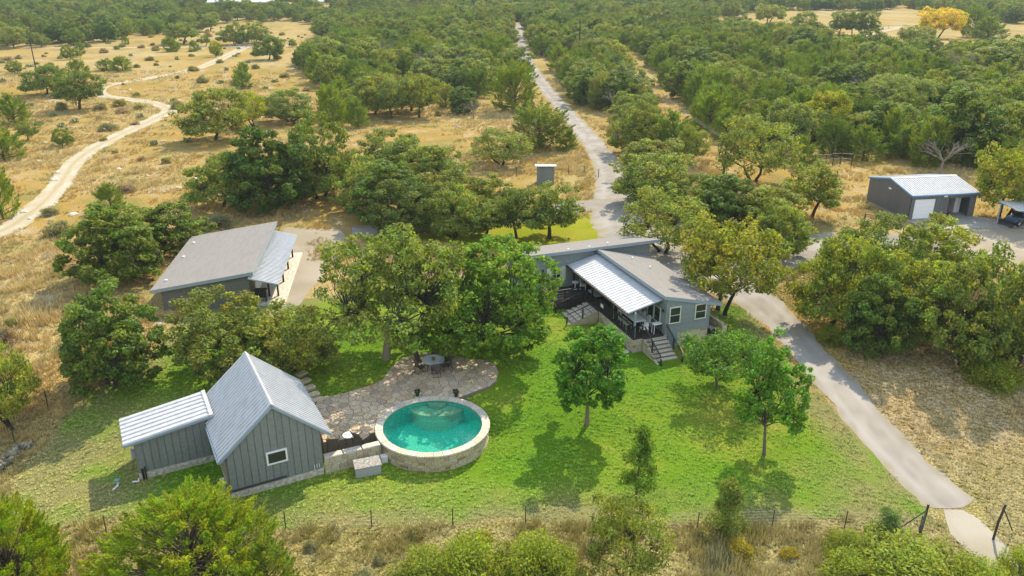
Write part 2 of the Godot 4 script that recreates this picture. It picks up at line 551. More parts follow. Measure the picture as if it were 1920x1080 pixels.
# ---------------------------------------------------------------- building pieces
func clad(parent: Node, poly: PackedVector2Array, t: Transform3D, pitch: float, upright: bool, m: Material, called: String, gap := 0.012) -> void:   # a wall face of separate boards; t puts x along the wall, z outwards
	var r := Rect2(poly[0], Vector2.ZERO)
	for p in poly: r = r.expand(p)
	var count := int(ceil((r.size.x if upright else r.size.y) / pitch))
	for k in count:
		var lo := r.position + (Vector2(k * pitch + gap, -0.01) if upright else Vector2(-0.01, k * pitch))
		var hi := lo + (Vector2(pitch - gap * 2, r.size.y + 0.02) if upright else Vector2(r.size.x + 0.02, pitch))
		for q: PackedVector2Array in Geometry2D.intersect_polygons(PackedVector2Array([lo, Vector2(hi.x, lo.y), hi, Vector2(lo.x, hi.y)]), poly):
			if q.size() < 3: continue
			var s := Shape.new()
			s.col = Color.WHITE * rng.randf_range(0.9, 1.06)
			if upright: s.prism(q, 0.045, t * Transform3D(Basis(), Vector3(0, 0, 0.045)))
			else: s.lap(q, lo.y, pitch, t)
			obj(called, s, m, parent)

func window(parent: Node, t: Transform3D, w: float, h: float, cols: int, rows: int, frame_mat: Material, trim := 0.08) -> void:   # t: the middle of the opening, z outwards
	var f := Shape.new()
	for x in [-1, 1]: f.box(Vector3(x * w / 2 - (trim if x > 0 else 0.0), -h / 2, 0), Vector3(x * w / 2 + (trim if x < 0 else 0.0), h / 2, 0.075))
	for y in [-1, 1]: f.box(Vector3(-w / 2 + trim, y * h / 2 - (trim if y > 0 else 0.0), 0.0), Vector3(w / 2 - trim, y * h / 2 + (trim if y < 0 else 0.0), 0.073))
	var o := put("window", f.mesh(frame_mat), parent, t)
	var iw := w - trim * 2; var ih := h - trim * 2
	for i in cols:
		for j in rows:
			var g := Shape.new()
			g.box(Vector3(-iw / 2 + i * iw / cols, -ih / 2 + j * ih / rows, 0.0), Vector3(-iw / 2 + (i + 1) * iw / cols, -ih / 2 + (j + 1) * ih / rows, 0.05))
			obj("pane", g, mat("glass"), o)
	if cols > 1 or rows > 1:
		var b := Shape.new()
		for i in range(1, cols): b.box(Vector3(-iw / 2 + i * iw / cols - 0.025, -ih / 2, 0.05), Vector3(-iw / 2 + i * iw / cols + 0.025, ih / 2, 0.066))
		for j in range(1, rows): b.box(Vector3(-iw / 2, -ih / 2 + j * ih / rows - 0.022, 0.05), Vector3(iw / 2, -ih / 2 + j * ih / rows + 0.022, 0.064))
		obj("glazing_bar", b, frame_mat, o)

func metal_roof(parent: Node, a: Vector3, along: Vector3, down: Vector3, pitch: float, m: Material, rib := 0.07) -> MeshInstance3D:   # a: a top corner; along the ridge; down the slope
	var nrm := along.cross(down).normalized()
	if nrm.y < 0: nrm = -nrm
	var deck := Shape.new()
	var th := nrm * 0.05
	var cs := [a + down, a + along + down, a + along, a]
	if along.cross(down).y > 0: cs = [a, a + along, a + along + down, a + down]
	var low := []; var high := []
	for p in cs: low.append(p - th * 1.6); high.append(p - th * 0.2)
	if (cs[1] - cs[0]).cross(cs[2] - cs[0]).y < 0: low.reverse(); high.reverse()
	deck.hexa(low + high)
	var roof := obj("roof", deck, mat("trim_grey"), parent)
	var count := int(round(along.length() / pitch))
	var step := along / count
	var p := Shape.new()
	var e := step.normalized()
	var bb := Basis(e, nrm, e.cross(nrm))
	var dl := down.length()
	var sgn := 1.0 if bb.z.dot(down) > 0 else -1.0
	var lo := Vector3(0.0, -0.008, minf(0.0, dl * sgn)); var hi := Vector3(step.length(), 0.0, maxf(0.0, dl * sgn))
	p.box(lo, hi, Transform3D(bb, Vector3.ZERO))
	var wide := step.length()
	var q := [Vector3(0.002, 0, lo.z), Vector3(wide * 0.42, 0, lo.z), Vector3(wide * 0.3, rib, lo.z), Vector3(wide * 0.12, rib, lo.z)]
	var far := []
	for z in q: far.append(z + Vector3(0, 0, hi.z - lo.z))
	for i in [1, 2, 3]:
		var j: int = (i + 1) % 4
		p.quad(bb * q[j], bb * far[j], bb * far[i], bb * q[i])
	p.quad(bb * far[0], bb * far[1], bb * far[2], bb * far[3])
	p.quad(bb * q[3], bb * q[2], bb * q[1], bb * q[0])
	var pm := p.mesh(m)
	for k in count: put("roof_panel", pm, roof, Transform3D(Basis(), a + step * k))
	return roof

func shingle_roof(parent: Node, a: Vector3, along: Vector3, down: Vector3, m: Material, trim: Material) -> void:   # overlapping courses on a slab with a fascia
	var nrm := down.cross(along).normalized()
	if nrm.y < 0: nrm = -nrm
	var slab := Shape.new()
	var c := [a, a + along, a + along + down, a + down]
	if (c[1] - c[0]).cross(c[2] - c[0]).y < 0: c.reverse()
	var low := []; var high := []
	for p in c: low.append(p - Vector3.UP * 0.27); high.append(p - nrm * 0.002)
	slab.hexa(low + high)
	var roof := obj("roof", slab, trim, parent)
	var s := Shape.new()
	var rows := int(down.length() / 0.2)
	var e := along.normalized()
	var dn := down.normalized()
	for k in rows:
		var cols := int(along.length() / 0.9)
		for j in cols:
			s.col = Color.WHITE * rng.randf_range(0.92, 1.05)
			var p := a + down * (float(k) / rows) + along * (float(j) / cols)
			var q := [p + nrm * 0.006, p + along / cols + nrm * 0.006, p + along / cols + down / rows + nrm * 0.018, p + down / rows + nrm * 0.018]
			if (q[1] - q[0]).cross(q[2] - q[0]).dot(nrm) < 0: q.reverse()
			s.quad(q[0], q[1], q[2], q[3])
			var f := [p + down / rows + nrm * 0.018, p + along / cols + down / rows + nrm * 0.018, p + along / cols + down / rows - nrm * 0.004, p + down / rows - nrm * 0.004]
			if (f[1] - f[0]).cross(f[2] - f[0]).dot(dn) < 0: f.reverse()
			s.quad(f[0], f[1], f[2], f[3])
	tag(obj("shingles", s, m, roof), "", "", "", "stuff")

func stone_wall(parent: Node, a: Vector3, b: Vector3, y0: Callable, top: float, thick: float, course: float, long: float, called := "stone", top_fn = null) -> void:   # coursed blocks along the outer face from a to b
	var d := (b - a); d.y = 0
	var l := d.length()
	var e := d / l
	var basis := Basis(e, Vector3.UP, e.cross(Vector3.UP))
	var y := top
	var row := 0
	while y > -0.2 and row < 14:
		var h := course * rng.randf_range(0.85, 1.15)
		var x := -rng.randf() * long * 0.5
		while x < l:
			var w := long * rng.randf_range(0.6, 1.4)
			var x0 := maxf(x, 0.0) + 0.006
			var x1 := minf(x + w, l) - 0.006
			x += w
			if x1 - x0 < 0.06: continue
			var lowest: float = y0.call(a + e * (x0 + x1) / 2)
			var cap: float = top if top_fn == null else top_fn.call((x0 + x1) / 2)
			if y < lowest or y - h > cap - 0.03: continue
			var s := Shape.new()
			var t := rng.randf_range(0.8, 1.15)
			s.col = Color(t, t * rng.randf_range(0.92, 1.0), t * rng.randf_range(0.74, 0.98)) * (1.0 if rng.randf() > 0.12 else 0.66)
			s.soft_box(Vector3(x0, y - h + 0.008, -thick), Vector3(x1, minf(y, cap) - 0.006, rng.randf_range(0.0, 0.03)), 0.018, Transform3D(basis, Vector3(a.x, 0, a.z)))
			obj(called, s, mat("limestone"), parent)
		y -= h
		row += 1

func rail(parent: Node, pts: Array, h: float, posts: Array, bars: int, m: Material, called := "railing") -> void:   # pts at deck level; the handrail runs h above them
	var s := Shape.new()
	for k in pts.size() - 1:
		var a: Vector3 = pts[k]; var b: Vector3 = pts[k + 1]
		s.beam(a + Vector3.UP * h, b + Vector3.UP * h, 0.1, 0.06)
	var top := obj(called, s, m, parent)
	for j in bars:
		var r := Shape.new()
		for k in pts.size() - 1: r.bar(pts[k] + Vector3.UP * h * (j + 0.8) / (bars + 0.9), pts[k + 1] + Vector3.UP * h * (j + 0.8) / (bars + 0.9), 0.018)
		obj("bar", r, m, top)
	for p: Vector3 in posts:
		var q := Shape.new()
		q.beam(p, p + Vector3.UP * (h - 0.03), 0.09, 0.09)
		obj("post", q, m, top)

func fence(label: String, posts: Array, h: float, wires: int, post_r := 0.03, group := "") -> Node3D:
	var t := thing("wire_fence", label, "fence", posts[0], 0, group)
	for p: Vector3 in posts:
		var s := Shape.new()
		s.bar(p - posts[0] - Vector3.UP * 0.2, p - posts[0] + Vector3(0.02, h, 0.01), post_r, 6)
		obj("post", s, mat("dark_metal"), t)
	for k in wires:
		var s := Shape.new()
		for j in posts.size() - 1:
			var y := h * (k + 0.6) / (wires + 0.2)
			s.bar(posts[j] - posts[0] + Vector3.UP * y, posts[j + 1] - posts[0] + Vector3.UP * y, 0.006, 4)
		obj("wire", s, mat("wire"), t)
	return t

func sling_chair() -> Node3D:
	var t := thing("patio_chair", "chair", "chair")
	var f := Shape.new()
	for x in [-0.27, 0.27]:
		f.tube([Vector3(x, 0, 0.26), Vector3(x, 0.03, 0.27), Vector3(x, 0.42, 0.24), Vector3(x, 0.42, -0.18), Vector3(x, 1.06, -0.36)], [0.02], 6)
		f.tube([Vector3(x, 0, -0.34), Vector3(x, 0.42, -0.1)], [0.02], 6)
		f.tube([Vector3(x, 0.42, 0.24), Vector3(x, 0.64, 0.2), Vector3(x, 0.66, -0.22)], [0.02], 6)
	f.bar(Vector3(-0.27, 0.02, 0.26), Vector3(0.27, 0.02, 0.26), 0.02); f.bar(Vector3(-0.27, 0.02, -0.34), Vector3(0.27, 0.02, -0.34), 0.02)
	obj("frame", f, mat("black_metal"), t)
	var s := Shape.new()
	s.box(Vector3(-0.25, 0.405, -0.18), Vector3(0.25, 0.425, 0.25))
	obj("seat", s, mat("sling"), t)
	var b := Shape.new()
	b.box(Vector3(-0.25, 0.0, -0.012), Vector3(0.25, 0.68, 0.012), Transform3D(Basis(Vector3.RIGHT, -0.27), Vector3(0, 0.42, -0.175)))
	obj("backrest", b, mat("sling"), t)
	return t

func lounge_chair() -> Node3D:
	var t := thing("lounge_chair", "chair", "chair")
	var f := Shape.new()
	for x in [-0.33, 0.33]:
		f.tube([Vector3(x, 0, 0.4), Vector3(x, 0.36, 0.42), Vector3(x, 0.33, -0.3), Vector3(x, 0.95, -0.62)], [0.022], 6)
		f.tube([Vector3(x, 0, -0.55), Vector3(x, 0.34, -0.2), Vector3(x, 0.58, -0.38)], [0.022], 6)
		f.tube([Vector3(x, 0.36, 0.42), Vector3(x, 0.56, 0.36), Vector3(x, 0.58, -0.42)], [0.022], 6)
	obj("frame", f, mat("black_metal"), t)
	var s := Shape.new()
	s.box(Vector3(-0.31, 0.33, -0.3), Vector3(0.31, 0.352, 0.42))
	obj("seat", s, mat("sling"), t)
	var b := Shape.new()
	b.box(Vector3(-0.31, 0, -0.012), Vector3(0.31, 0.7, 0.012), Transform3D(Basis(Vector3.RIGHT, -0.48), Vector3(0, 0.335, -0.3)))
	obj("backrest", b, mat("sling"), t)
	return t

func wicker_chair() -> Node3D:
	var t := thing("porch_chair", "chair", "chair")
	var w := mat("white_wicker")
	var s := Shape.new()
	s.soft_box(Vector3(-0.27, 0.36, -0.26), Vector3(0.27, 0.45, 0.28), 0.03)
	obj("seat", s, w, t)
	var b := Shape.new()
	for k in 7:
		var a := lerpf(-1.25, 1.25, k / 6.0)
		b.beam(Vector3(sin(a) * 0.27, 0.44, -cos(a) * 0.24), Vector3(sin(a) * 0.31, 0.92 - absf(a) * 0.16, -cos(a) * 0.3 - 0.02), 0.1, 0.03)
	obj("backrest", b, w, t)
	for x in [-0.24, 0.24]:
		for z in [-0.22, 0.24]:
			var l := Shape.new()
			l.bar(Vector3(x, 0, z), Vector3(x * 0.95, 0.37, z * 0.95), 0.025)
			obj("leg", l, w, t)
	return t

func voronoi(poly: PackedVector2Array, sites: PackedVector2Array, reach: float) -> Array:
	var cells := []
	for a in sites:
		var c := PackedVector2Array([a + Vector2(-reach, -reach), a + Vector2(reach, -reach), a + Vector2(reach, reach), a + Vector2(-reach, reach)])
		for b in sites:
			var d := b - a
			if d == Vector2.ZERO or d.length() > reach * 2.5: continue
			var m := (a + b) / 2
			var out := PackedVector2Array()
			for k in c.size():
				var p := c[k]; var q := c[(k + 1) % c.size()]
				var u := (p - m).dot(d); var w := (q - m).dot(d)
				if u <= 0: out.append(p)
				if (u < 0 and w > 0) or (u > 0 and w < 0): out.append(p.lerp(q, u / (u - w)))
			c = out
			if c.size() < 3: break
		if c.size() > 2: cells.append(c)
	return cells

func scatter(area: PackedVector2Array, gap: float, most: int, clear: Array = []) -> PackedVector2Array:   # points no nearer to each other than the gap
	var box := Rect2(area[0], Vector2.ZERO)
	for p in area: box = box.expand(p)
	var grid := {}
	var out := PackedVector2Array()
	for k in most * 12:
		if out.size() >= most: break
		var p := box.position + Vector2(rng.randf(), rng.randf()) * box.size
		if not Geometry2D.is_point_in_polygon(p, area): continue
		var c := Vector2i((p / gap).floor())
		var ok := true
		for dx in [-1, 0, 1]:
			for dz in [-1, 0, 1]:
				for q: Vector2 in grid.get(c + Vector2i(dx, dz), []):
					if q.distance_to(p) < gap: ok = false
		for z: Array in clear:
			if not ok: break
			for k2 in z.size():
				if Vector2(z[k2].x, z[k2].y).distance_to(p) < z[k2].z: ok = false; break
		if not ok: continue
		grid[c] = grid.get(c, []) + [p]
		out.append(p)
	return out

func multi(called: String, m: Mesh, where: Array, tints: Array, label: String, category: String) -> void:
	var mm := MultiMesh.new()
	mm.transform_format = MultiMesh.TRANSFORM_3D
	mm.use_colors = true
	mm.mesh = m
	mm.instance_count = where.size()
	for k in where.size():
		mm.set_instance_transform(k, where[k])
		mm.set_instance_color(k, tints[k])
	var o := MultiMeshInstance3D.new()
	o.multimesh = mm
	o.name = numbered(self, called)
	add_child(o, true)
	tag(o, label, category, "", "stuff")

# ---------------------------------------------------------------- the scene
func _ready() -> void:
	var cam := Camera3D.new()
	cam.name = "camera"
	add_child(cam)
	cam.position = Vector3(0, 28, 0)
	cam.rotation.x = deg_to_rad(-22)
	cam.fov = 39.404
	cam.far = 4000
	cam.current = true
	var sun := DirectionalLight3D.new()
	sun.name = "sun"
	add_child(sun)
	sun.look_at_from_position(Vector3.ZERO, Vector3(-0.30, -0.69, 0.66))
	sun.light_color = Color(1.0, 0.95, 0.85)
	sun.light_energy = 1.55
	sun.light_angular_distance = 0.5
	sun.shadow_enabled = true
	var we := WorldEnvironment.new()
	we.name = "environment"
	var env := Environment.new()
	env.background_mode = Environment.BG_SKY
	var sm := ProceduralSkyMaterial.new()
	sm.sky_top_color = Color(0.64, 0.71, 0.80)
	sm.sky_horizon_color = Color(0.90, 0.92, 0.93)
	sm.sky_curve = 0.18
	sm.ground_horizon_color = Color(0.7, 0.72, 0.68)
	sm.ground_bottom_color = Color(0.3, 0.27, 0.2)
	sm.sun_angle_max = 25
	sm.energy_multiplier = 1.5
	var sky := Sky.new()
	sky.sky_material = sm
	env.sky = sky
	env.ambient_light_source = Environment.AMBIENT_SOURCE_SKY
	env.tonemap_mode = Environment.TONE_MAPPER_LINEAR
	env.tonemap_exposure = 1.7
	env.sdfgi_enabled = true
	env.ssao_enabled = true
	env.ssil_enabled = true
	env.fog_enabled = true
	env.fog_density = 0.00013
	env.fog_light_color = Color(0.84, 0.9, 0.9)
	we.environment = env
	add_child(we)

	noise.seed = 11; noise.frequency = 0.01; noise.fractal_octaves = 4
	noise_b.seed = 29; noise_b.frequency = 0.01; noise_b.fractal_octaves = 3
	rng.seed = 5
	noise_tex("turf", 0.055, 4, 0.5, 1.0)
	noise_tex("turf_bump", 0.05, 4, 0, 1, true, FastNoiseLite.TYPE_SIMPLEX_SMOOTH, 10.0)
	noise_tex("straw", 0.035, 5, 0.48, 1.0)
	noise_tex("gravel", 0.11, 4, 0.55, 1.0)
	noise_tex("gravel_bump", 0.1, 3, 0, 1, true, FastNoiseLite.TYPE_CELLULAR, 5.0)
	noise_tex("stone", 0.02, 5, 0.62, 1.0)
	noise_tex("stone_bump", 0.03, 4, 0, 1, true, FastNoiseLite.TYPE_SIMPLEX_SMOOTH, 5.0)
	noise_tex("weather", 0.006, 5, 0.88, 1.0)
	noise_tex("ripple", 0.012, 3, 0, 1, true, FastNoiseLite.TYPE_SIMPLEX_SMOOTH, 3.0)
	noise_tex("wood", 0.03, 4, 0.6, 1.0)

	mat("bark", 1, 1, 1, 0.95)
	var lv := mat("leaves", 1, 1, 1, 0.62)
	lv.backlight_enabled = true
	lv.backlight = Color(1.0, 1.0, 0.35)
	lv.metallic_specular = 0.35
	mat("cactus", 1, 1, 1, 0.7)
	grain(mat("ground", 1, 1, 1, 0.97), "straw", 0.16, "turf_bump", 0.3)
	grain(mat("lawn", 1, 1, 1, 0.95), "turf", 0.22, "turf_bump", 1.0)
	grain(mat("gravel", 1, 1, 1, 0.95), "gravel", 0.3, "gravel_bump", 0.7)
	grain(mat("limestone", 0.74, 0.64, 0.46, 0.92), "stone", 0.5, "stone_bump", 0.9)
	grain(mat("flagstone", 0.76, 0.60, 0.42, 0.9), "stone", 0.45, "stone_bump", 0.8)
	grain(mat("coping", 0.74, 0.65, 0.52, 0.85), "stone", 0.4, "stone_bump", 0.6)
	grain(mat("mortar", 0.3, 0.25, 0.19, 0.95), "gravel", 0.5)
	grain(mat("concrete", 0.42, 0.38, 0.32, 0.9), "stone", 0.25)
	grain(mat("pale_slab", 0.74, 0.66, 0.53, 0.9), "stone", 0.2)
	grain(mat("galvanised", 0.46, 0.46, 0.465, 0.6, 0.12), "weather", 0.25)
	grain(mat("white_roof", 0.52, 0.515, 0.51, 0.7, 0.0), "weather", 0.2)
	grain(mat("shingle", 0.36, 0.335, 0.31, 0.95), "gravel", 0.7)
	grain(mat("siding_dark", 0.21, 0.225, 0.20, 0.8), "weather", 0.6)
	grain(mat("siding_blue", 0.225, 0.255, 0.24, 0.7), "weather", 0.5)
	grain(mat("siding_shop", 0.15, 0.146, 0.14, 0.6, 0.1), "weather", 0.5)
	grain(mat("siding_olive", 0.14, 0.135, 0.11, 0.8), "weather", 0.5)
	for k in ["ground", "lawn", "gravel", "bark", "flagstone", "shingle"]: mat(k).metallic_specular = 0.15
	mat("white_roof").metallic_specular = 0.25
	mat("trim_grey", 0.24, 0.29, 0.32, 0.6)
	mat("trim_white", 0.72, 0.7, 0.66, 0.6)
	mat("trim_blue", 0.08, 0.24, 0.42, 0.5)
	mat("trim_cream", 0.6, 0.6, 0.48, 0.6)
	mat("glass", 0.02, 0.025, 0.025, 0.06)
	mat("black_metal", 0.012, 0.011, 0.011, 0.5)
	mat("dark_metal", 0.03, 0.028, 0.025, 0.6)
	mat("wire", 0.2, 0.18, 0.16, 0.5, 0.5)
	mat("sling", 0.08, 0.065, 0.055, 0.8)
	mat("white_wicker", 0.72, 0.7, 0.66, 0.7)
	mat("white_plastic", 0.75, 0.73, 0.7, 0.45)
	grain(mat("deck", 0.07, 0.042, 0.034, 0.7), "wood", 0.8)
	grain(mat("brown_wood", 0.07, 0.035, 0.025, 0.7), "wood", 0.8)
	grain(mat("tan_wood", 0.4, 0.27, 0.12, 0.7), "wood", 0.8)
	grain(mat("pole_wood", 0.06, 0.05, 0.042, 0.9), "wood", 0.5)
	grain(mat("plaster", 0.02, 0.52, 0.31, 0.85), "stone", 0.3)
	grain(mat("pool_step", 0.22, 0.38, 0.17, 0.85), "stone", 0.5)
	mat("rubber", 0.02, 0.02, 0.02, 0.8)
	mat("blue_paint", 0.06, 0.10, 0.17, 0.3)
	mat("red_paint", 0.3, 0.03, 0.03, 0.4)
	mat("grey_paint", 0.3, 0.31, 0.32, 0.5)
	var water := mat("water", 0.0, 0.42, 0.35, 0.03)
	water.transparency = BaseMaterial3D.TRANSPARENCY_ALPHA
	water.albedo_color.a = 0.16
	water.normal_enabled = true
	water.normal_texture = tex["ripple"]
	water.normal_scale = 0.14
	water.uv1_triplanar = true
	water.uv1_world_triplanar = true
	water.uv1_scale = Vector3.ONE * 0.35

	build_ground()
	build_cottage()
	build_pool()
	build_house()
	build_carport()
	build_workshop()
	build_far_places()
	build_poles_and_fences()
	build_small_things()
	build_trees()
	build_woods()
	build_grass()

func dry_colour(p: Vector2) -> Color:
	var a := noise.get_noise_2d(p.x * 3.0, p.y * 3.0)
	var b := noise_b.get_noise_2d(p.x * 14.0, p.y * 14.0)
	var c := noise.get_noise_2d(p.x * 60.0 + 400, p.y * 60.0)
	var col := Color(0.52, 0.335, 0.085).lerp(Color(0.58, 0.44, 0.19), clampf(0.45 + a * 1.1 + b * 0.6, 0, 1))
	col = col.lerp(Color(0.30, 0.27, 0.065), clampf(b * 1.3 + c * 0.6 - 0.04 - a * 0.5, 0, 0.75))
	col = col.lerp(Color(0.36, 0.27, 0.16), clampf(c * 1.8 - 0.35, 0, 0.6))
	col = col.lerp(Color(0.62, 0.54, 0.40), clampf(-b * 2.0 + c * 1.2 - 0.75, 0, 0.8))
	col = col.lerp(Color(0.46, 0.335, 0.145).lerp(Color(0.56, 0.43, 0.23), clampf(0.5 + c * 2.0, 0, 1)), ss(20, 25, p.x - (p.y + 45) * -0.35) * ss(-75, -62, p.y) * 0.85)
	var near := ss(-46, -37, p.y)   # rough olive grass below the wire fence
	col = col.lerp(Color(0.31, 0.29, 0.085).lerp(Color(0.46, 0.39, 0.16), clampf(0.5 + b * 1.4 + c, 0, 1)), near * 0.75)
	return col

var lawn_edge := PackedVector2Array()

func lawn_colour(p: Vector2) -> Color:
	var a := noise.get_noise_2d(p.x * 7.0 + 90, p.y * 7.0)
	var b := noise_b.get_noise_2d(p.x * 26.0, p.y * 26.0)
	var c := noise.get_noise_2d(p.x * 90.0, p.y * 90.0)
	var col := Color(0.175, 0.34, 0.016).lerp(Color(0.275, 0.385, 0.03), clampf(0.45 + a * 1.3 + b * 0.35, 0, 1))
	col = col.lerp(Color(0.44, 0.42, 0.07), clampf(a * 0.8 + b * 0.7 + c * 0.6 - 0.22, 0, 0.7))
	var dry := 0.0
	dry = maxf(dry, 1.0 - ss(0.0, 3.2, distance_to_edge(p)))
	dry = maxf(dry, ss(-17.5, -23, p.x) * ss(-50, -44, p.y) * 0.92)
	dry = maxf(dry, ss(-40.5, -36.0, p.y) * 0.55)
	dry = maxf(dry, ss(14, 20, p.x) * ss(-44, -37, p.y) * 0.75)
	col = col.lerp(Color(0.43, 0.36, 0.145).lerp(Color(0.34, 0.32, 0.11), clampf(0.5 + b * 1.5, 0, 1)), clampf(dry * (0.85 + a * 0.9 + b * 0.9), 0, 1))
	return col

func distance_to_edge(p: Vector2) -> float:
	var best := 100.0
	for k in lawn_edge.size():
		best = minf(best, p.distance_to(Geometry2D.get_closest_point_to_segment(p, lawn_edge[k], lawn_edge[(k + 1) % lawn_edge.size()])))
	return best

func build_ground() -> void:
	var s := Shape.new()
	var xs := []; var zs := []
	var x := 0.0; var st := 0.6
	while x < 1800:
		xs.append(x)
		if x > 62: st *= 1.045
		x += st
	for k in range(1, xs.size()): xs.push_front(-xs[k * 2 - 1])
	var z := -8.0; st = 0.6
	while z > -2400:
		zs.append(z)
		if z < -130: st *= 1.035
		z -= st
	zs.push_front(30.0); zs.push_front(200.0)
	var idx := PackedInt32Array()
	for zz: float in zs:
		for xx: float in xs:
			s.v.push_back(Vector3(xx, land(xx, zz), zz))
			s.n.push_back(Vector3(land(xx - 0.4, zz) - land(xx + 0.4, zz), 0.8, land(xx, zz - 0.4) - land(xx, zz + 0.4)).normalized())
			s.c.push_back(dry_colour(Vector2(xx, zz)))
	var w := xs.size()
	for j in zs.size() - 1:
		for i in w - 1:
			var a := j * w + i
			if xs[i] > -9.61 and xs[i + 1] < -0.59 and zs[j] < -39.19 and zs[j + 1] > -48.21: continue   # the pool stands here
			idx.append_array(PackedInt32Array([a, a + w, a + 1, a + 1, a + w, a + w + 1]))
	var arrays := []
	arrays.resize(Mesh.ARRAY_MAX)
	arrays[Mesh.ARRAY_VERTEX] = s.v; arrays[Mesh.ARRAY_NORMAL] = s.n; arrays[Mesh.ARRAY_COLOR] = s.c; arrays[Mesh.ARRAY_INDEX] = idx
	var m := ArrayMesh.new()
	m.add_surface_from_arrays(Mesh.PRIMITIVE_TRIANGLES, arrays)
	m.surface_set_material(0, mat("ground"))
	tag(put("ground", m), "", "", "", "structure")

	tag(obj("ground", sheet(PackedVector2Array([Vector2(-9.6, -39.2), Vector2(-0.6, -39.2), Vector2(-0.6, -48.2), Vector2(-9.6, -48.2)]), 0.6, 0.0, dry_colour), mat("ground")), "", "", "", "structure")
	lawn_edge = PackedVector2Array([Vector2(-29.14, -39.1), Vector2(-29.29, -46.29), Vector2(-27.04, -51.47), Vector2(-26.54, -54.48), Vector2(-27.41, -59.86), Vector2(-24.6, -63.18), Vector2(-18.51, -64.36), Vector2(-12.43, -66.83), Vector2(-4.94, -69.47), Vector2(1.02, -72.29), Vector2(5.12, -72.29), Vector2(14.64, -58.93), Vector2(17.98, -64.95), Vector2(20.14, -63.38), Vector2(20.53, -57.01), Vector2(21.09, -50.12), Vector2(21.78, -44.07), Vector2(22.32, -39.1), Vector2(22.63, -36.18), Vector2(19.95, -36.41), Vector2(14.9, -35.28), Vector2(8.33, -35.41), Vector2(1.15, -35.59), Vector2(-5.73, -35.28), Vector2(-11.97, -35.06), Vector2(-15.18, -35.28), Vector2(-19.36, -36.41), Vector2(-24.06, -35.28), Vector2(-26.8, -35.06)])
	var edge := rough_edge(lawn_edge, 0.7, 0.9)
	tag(obj("lawn", sheet(edge, 0.5, 0.012, lawn_colour), mat("lawn")), "mown green lawn round the cottage, pool and house", "lawn", "", "structure")
	var yellow := func(p: Vector2) -> Color:
		var b := noise_b.get_noise_2d(p.x * 26.0, p.y * 26.0)
		return Color(0.36, 0.42, 0.012).lerp(Color(0.46, 0.44, 0.04), clampf(0.5 + b * 1.5, 0, 1))
	tag(obj("lawn", sheet(rough_edge(PackedVector2Array([Vector2(-14.58, -76.92), Vector2(-15.01, -83.01), Vector2(-7.66, -84.91), Vector2(0, -84.91), Vector2(6.08, -87.91), Vector2(9.27, -89.59), Vector2(10.34, -86.89), Vector2(9.61, -82.09), Vector2(8.03, -76.11)]), 0.8, 0.8), 0.5, 0.012, yellow), mat("lawn")), "yellow green lawn under the small trunked oaks by the drive", "lawn", "", "structure")
	var gold := func(p: Vector2) -> Color:
		var b := noise_b.get_noise_2d(p.x * 20.0, p.y * 20.0)
		return Color(0.45, 0.30, 0.075).lerp(Color(0.52, 0.40, 0.15), clampf(0.5 + b * 1.5, 0, 1))
	tag(obj("mown_field", sheet(rough_edge(PackedVector2Array([Vector2(0, -93.35), Vector2(0, -107.71), Vector2(3.24, -120.93), Vector2(11.68, -124.72), Vector2(12.57, -110.76), Vector2(12.22, -100.72), Vector2(10.29, -94.98), Vector2(7.64, -92.67)]), 1.0, 0.8), 0.6, 0.012, gold), mat("ground")), "golden mown grass round the small shed", "field", "", "structure")

	var grit := func(p: Vector2, t: float) -> Color:
		var b := noise_b.get_noise_2d(p.x * 18.0, p.y * 18.0)
		var c := noise.get_noise_2d(p.x * 70.0, p.y * 70.0)
		var col := Color(0.42, 0.37, 0.315).lerp(Color(0.51, 0.455, 0.39), clampf(0.5 + b * 1.5, 0, 1))
		col = col.lerp(Color(0.30, 0.27, 0.24), clampf(c * 1.6, 0, 0.5))
		col = col.lerp(Color(0.56, 0.52, 0.47), clampf(0.7 - absf(absf(t) - 0.45) * 4.0 + b * 0.8, 0, 0.6))
		return col.lerp(Color(0.42, 0.36, 0.2), clampf((absf(t) - 0.78) * 3.5 + c * 1.4, 0, 0.8))
	tag(obj("driveway", road([Vector3(3.17, -385.7, 4.2), Vector3(3.02, -316.28, 4.2), Vector3(4.05, -252.54, 4), Vector3(7.11, -211.15, 3.8), Vector3(9.45, -180.95, 3.6), Vector3(11.2, -154.6, 3.6), Vector3(12.6, -135.41, 3.8), Vector3(13.48, -122.8, 4), Vector3(13.69, -110.76, 4.2), Vector3(13.04, -100.72, 4.8), Vector3(12.23, -91.11, 6), Vector3(12.54, -83.95, 7), Vector3(14.63, -75.63, 7), Vector3(17.04, -70.61, 6.4), Vector3(19.75, -67.39, 5.4), Vector3(21.6, -63.69, 4), Vector3(22.52, -57.97, 3.2), Vector3(22.79, -51.69, 3.05), Vector3(23.15, -45.83, 3.05), Vector3(23.79, -40.98, 3.1), Vector3(24.46, -37.26, 3.3), Vector3(24.53, -36.92, 2.3), Vector3(24.55, -36.73, 1)], 0.02, 8, grit), mat("gravel")), "", "", "", "structure")
	tag(obj("driveway", road([Vector3(13.14, -93.35, 5.5), Vector3(10.28, -93.58, 4.6), Vector3(6.31, -91.77, 4), Vector3(0, -88.33, 3.4), Vector3(-5.95, -85.89, 3), Vector3(-11.71, -84.34, 3), Vector3(-17.36, -83.2, 4)], 0.024, 6, grit), mat("gravel")), "", "", "", "structure")
	tag(obj("driveway", road([Vector3(19.84, -67.74, 6), Vector3(24.99, -73.78, 6.5), Vector3(29.38, -77.57, 6.5), Vector3(34.64, -79.95, 6), Vector3(39.99, -79.43, 6), Vector3(45.49, -78.24, 6)], 0.028, 6, grit), mat("gravel")), "", "", "", "structure")
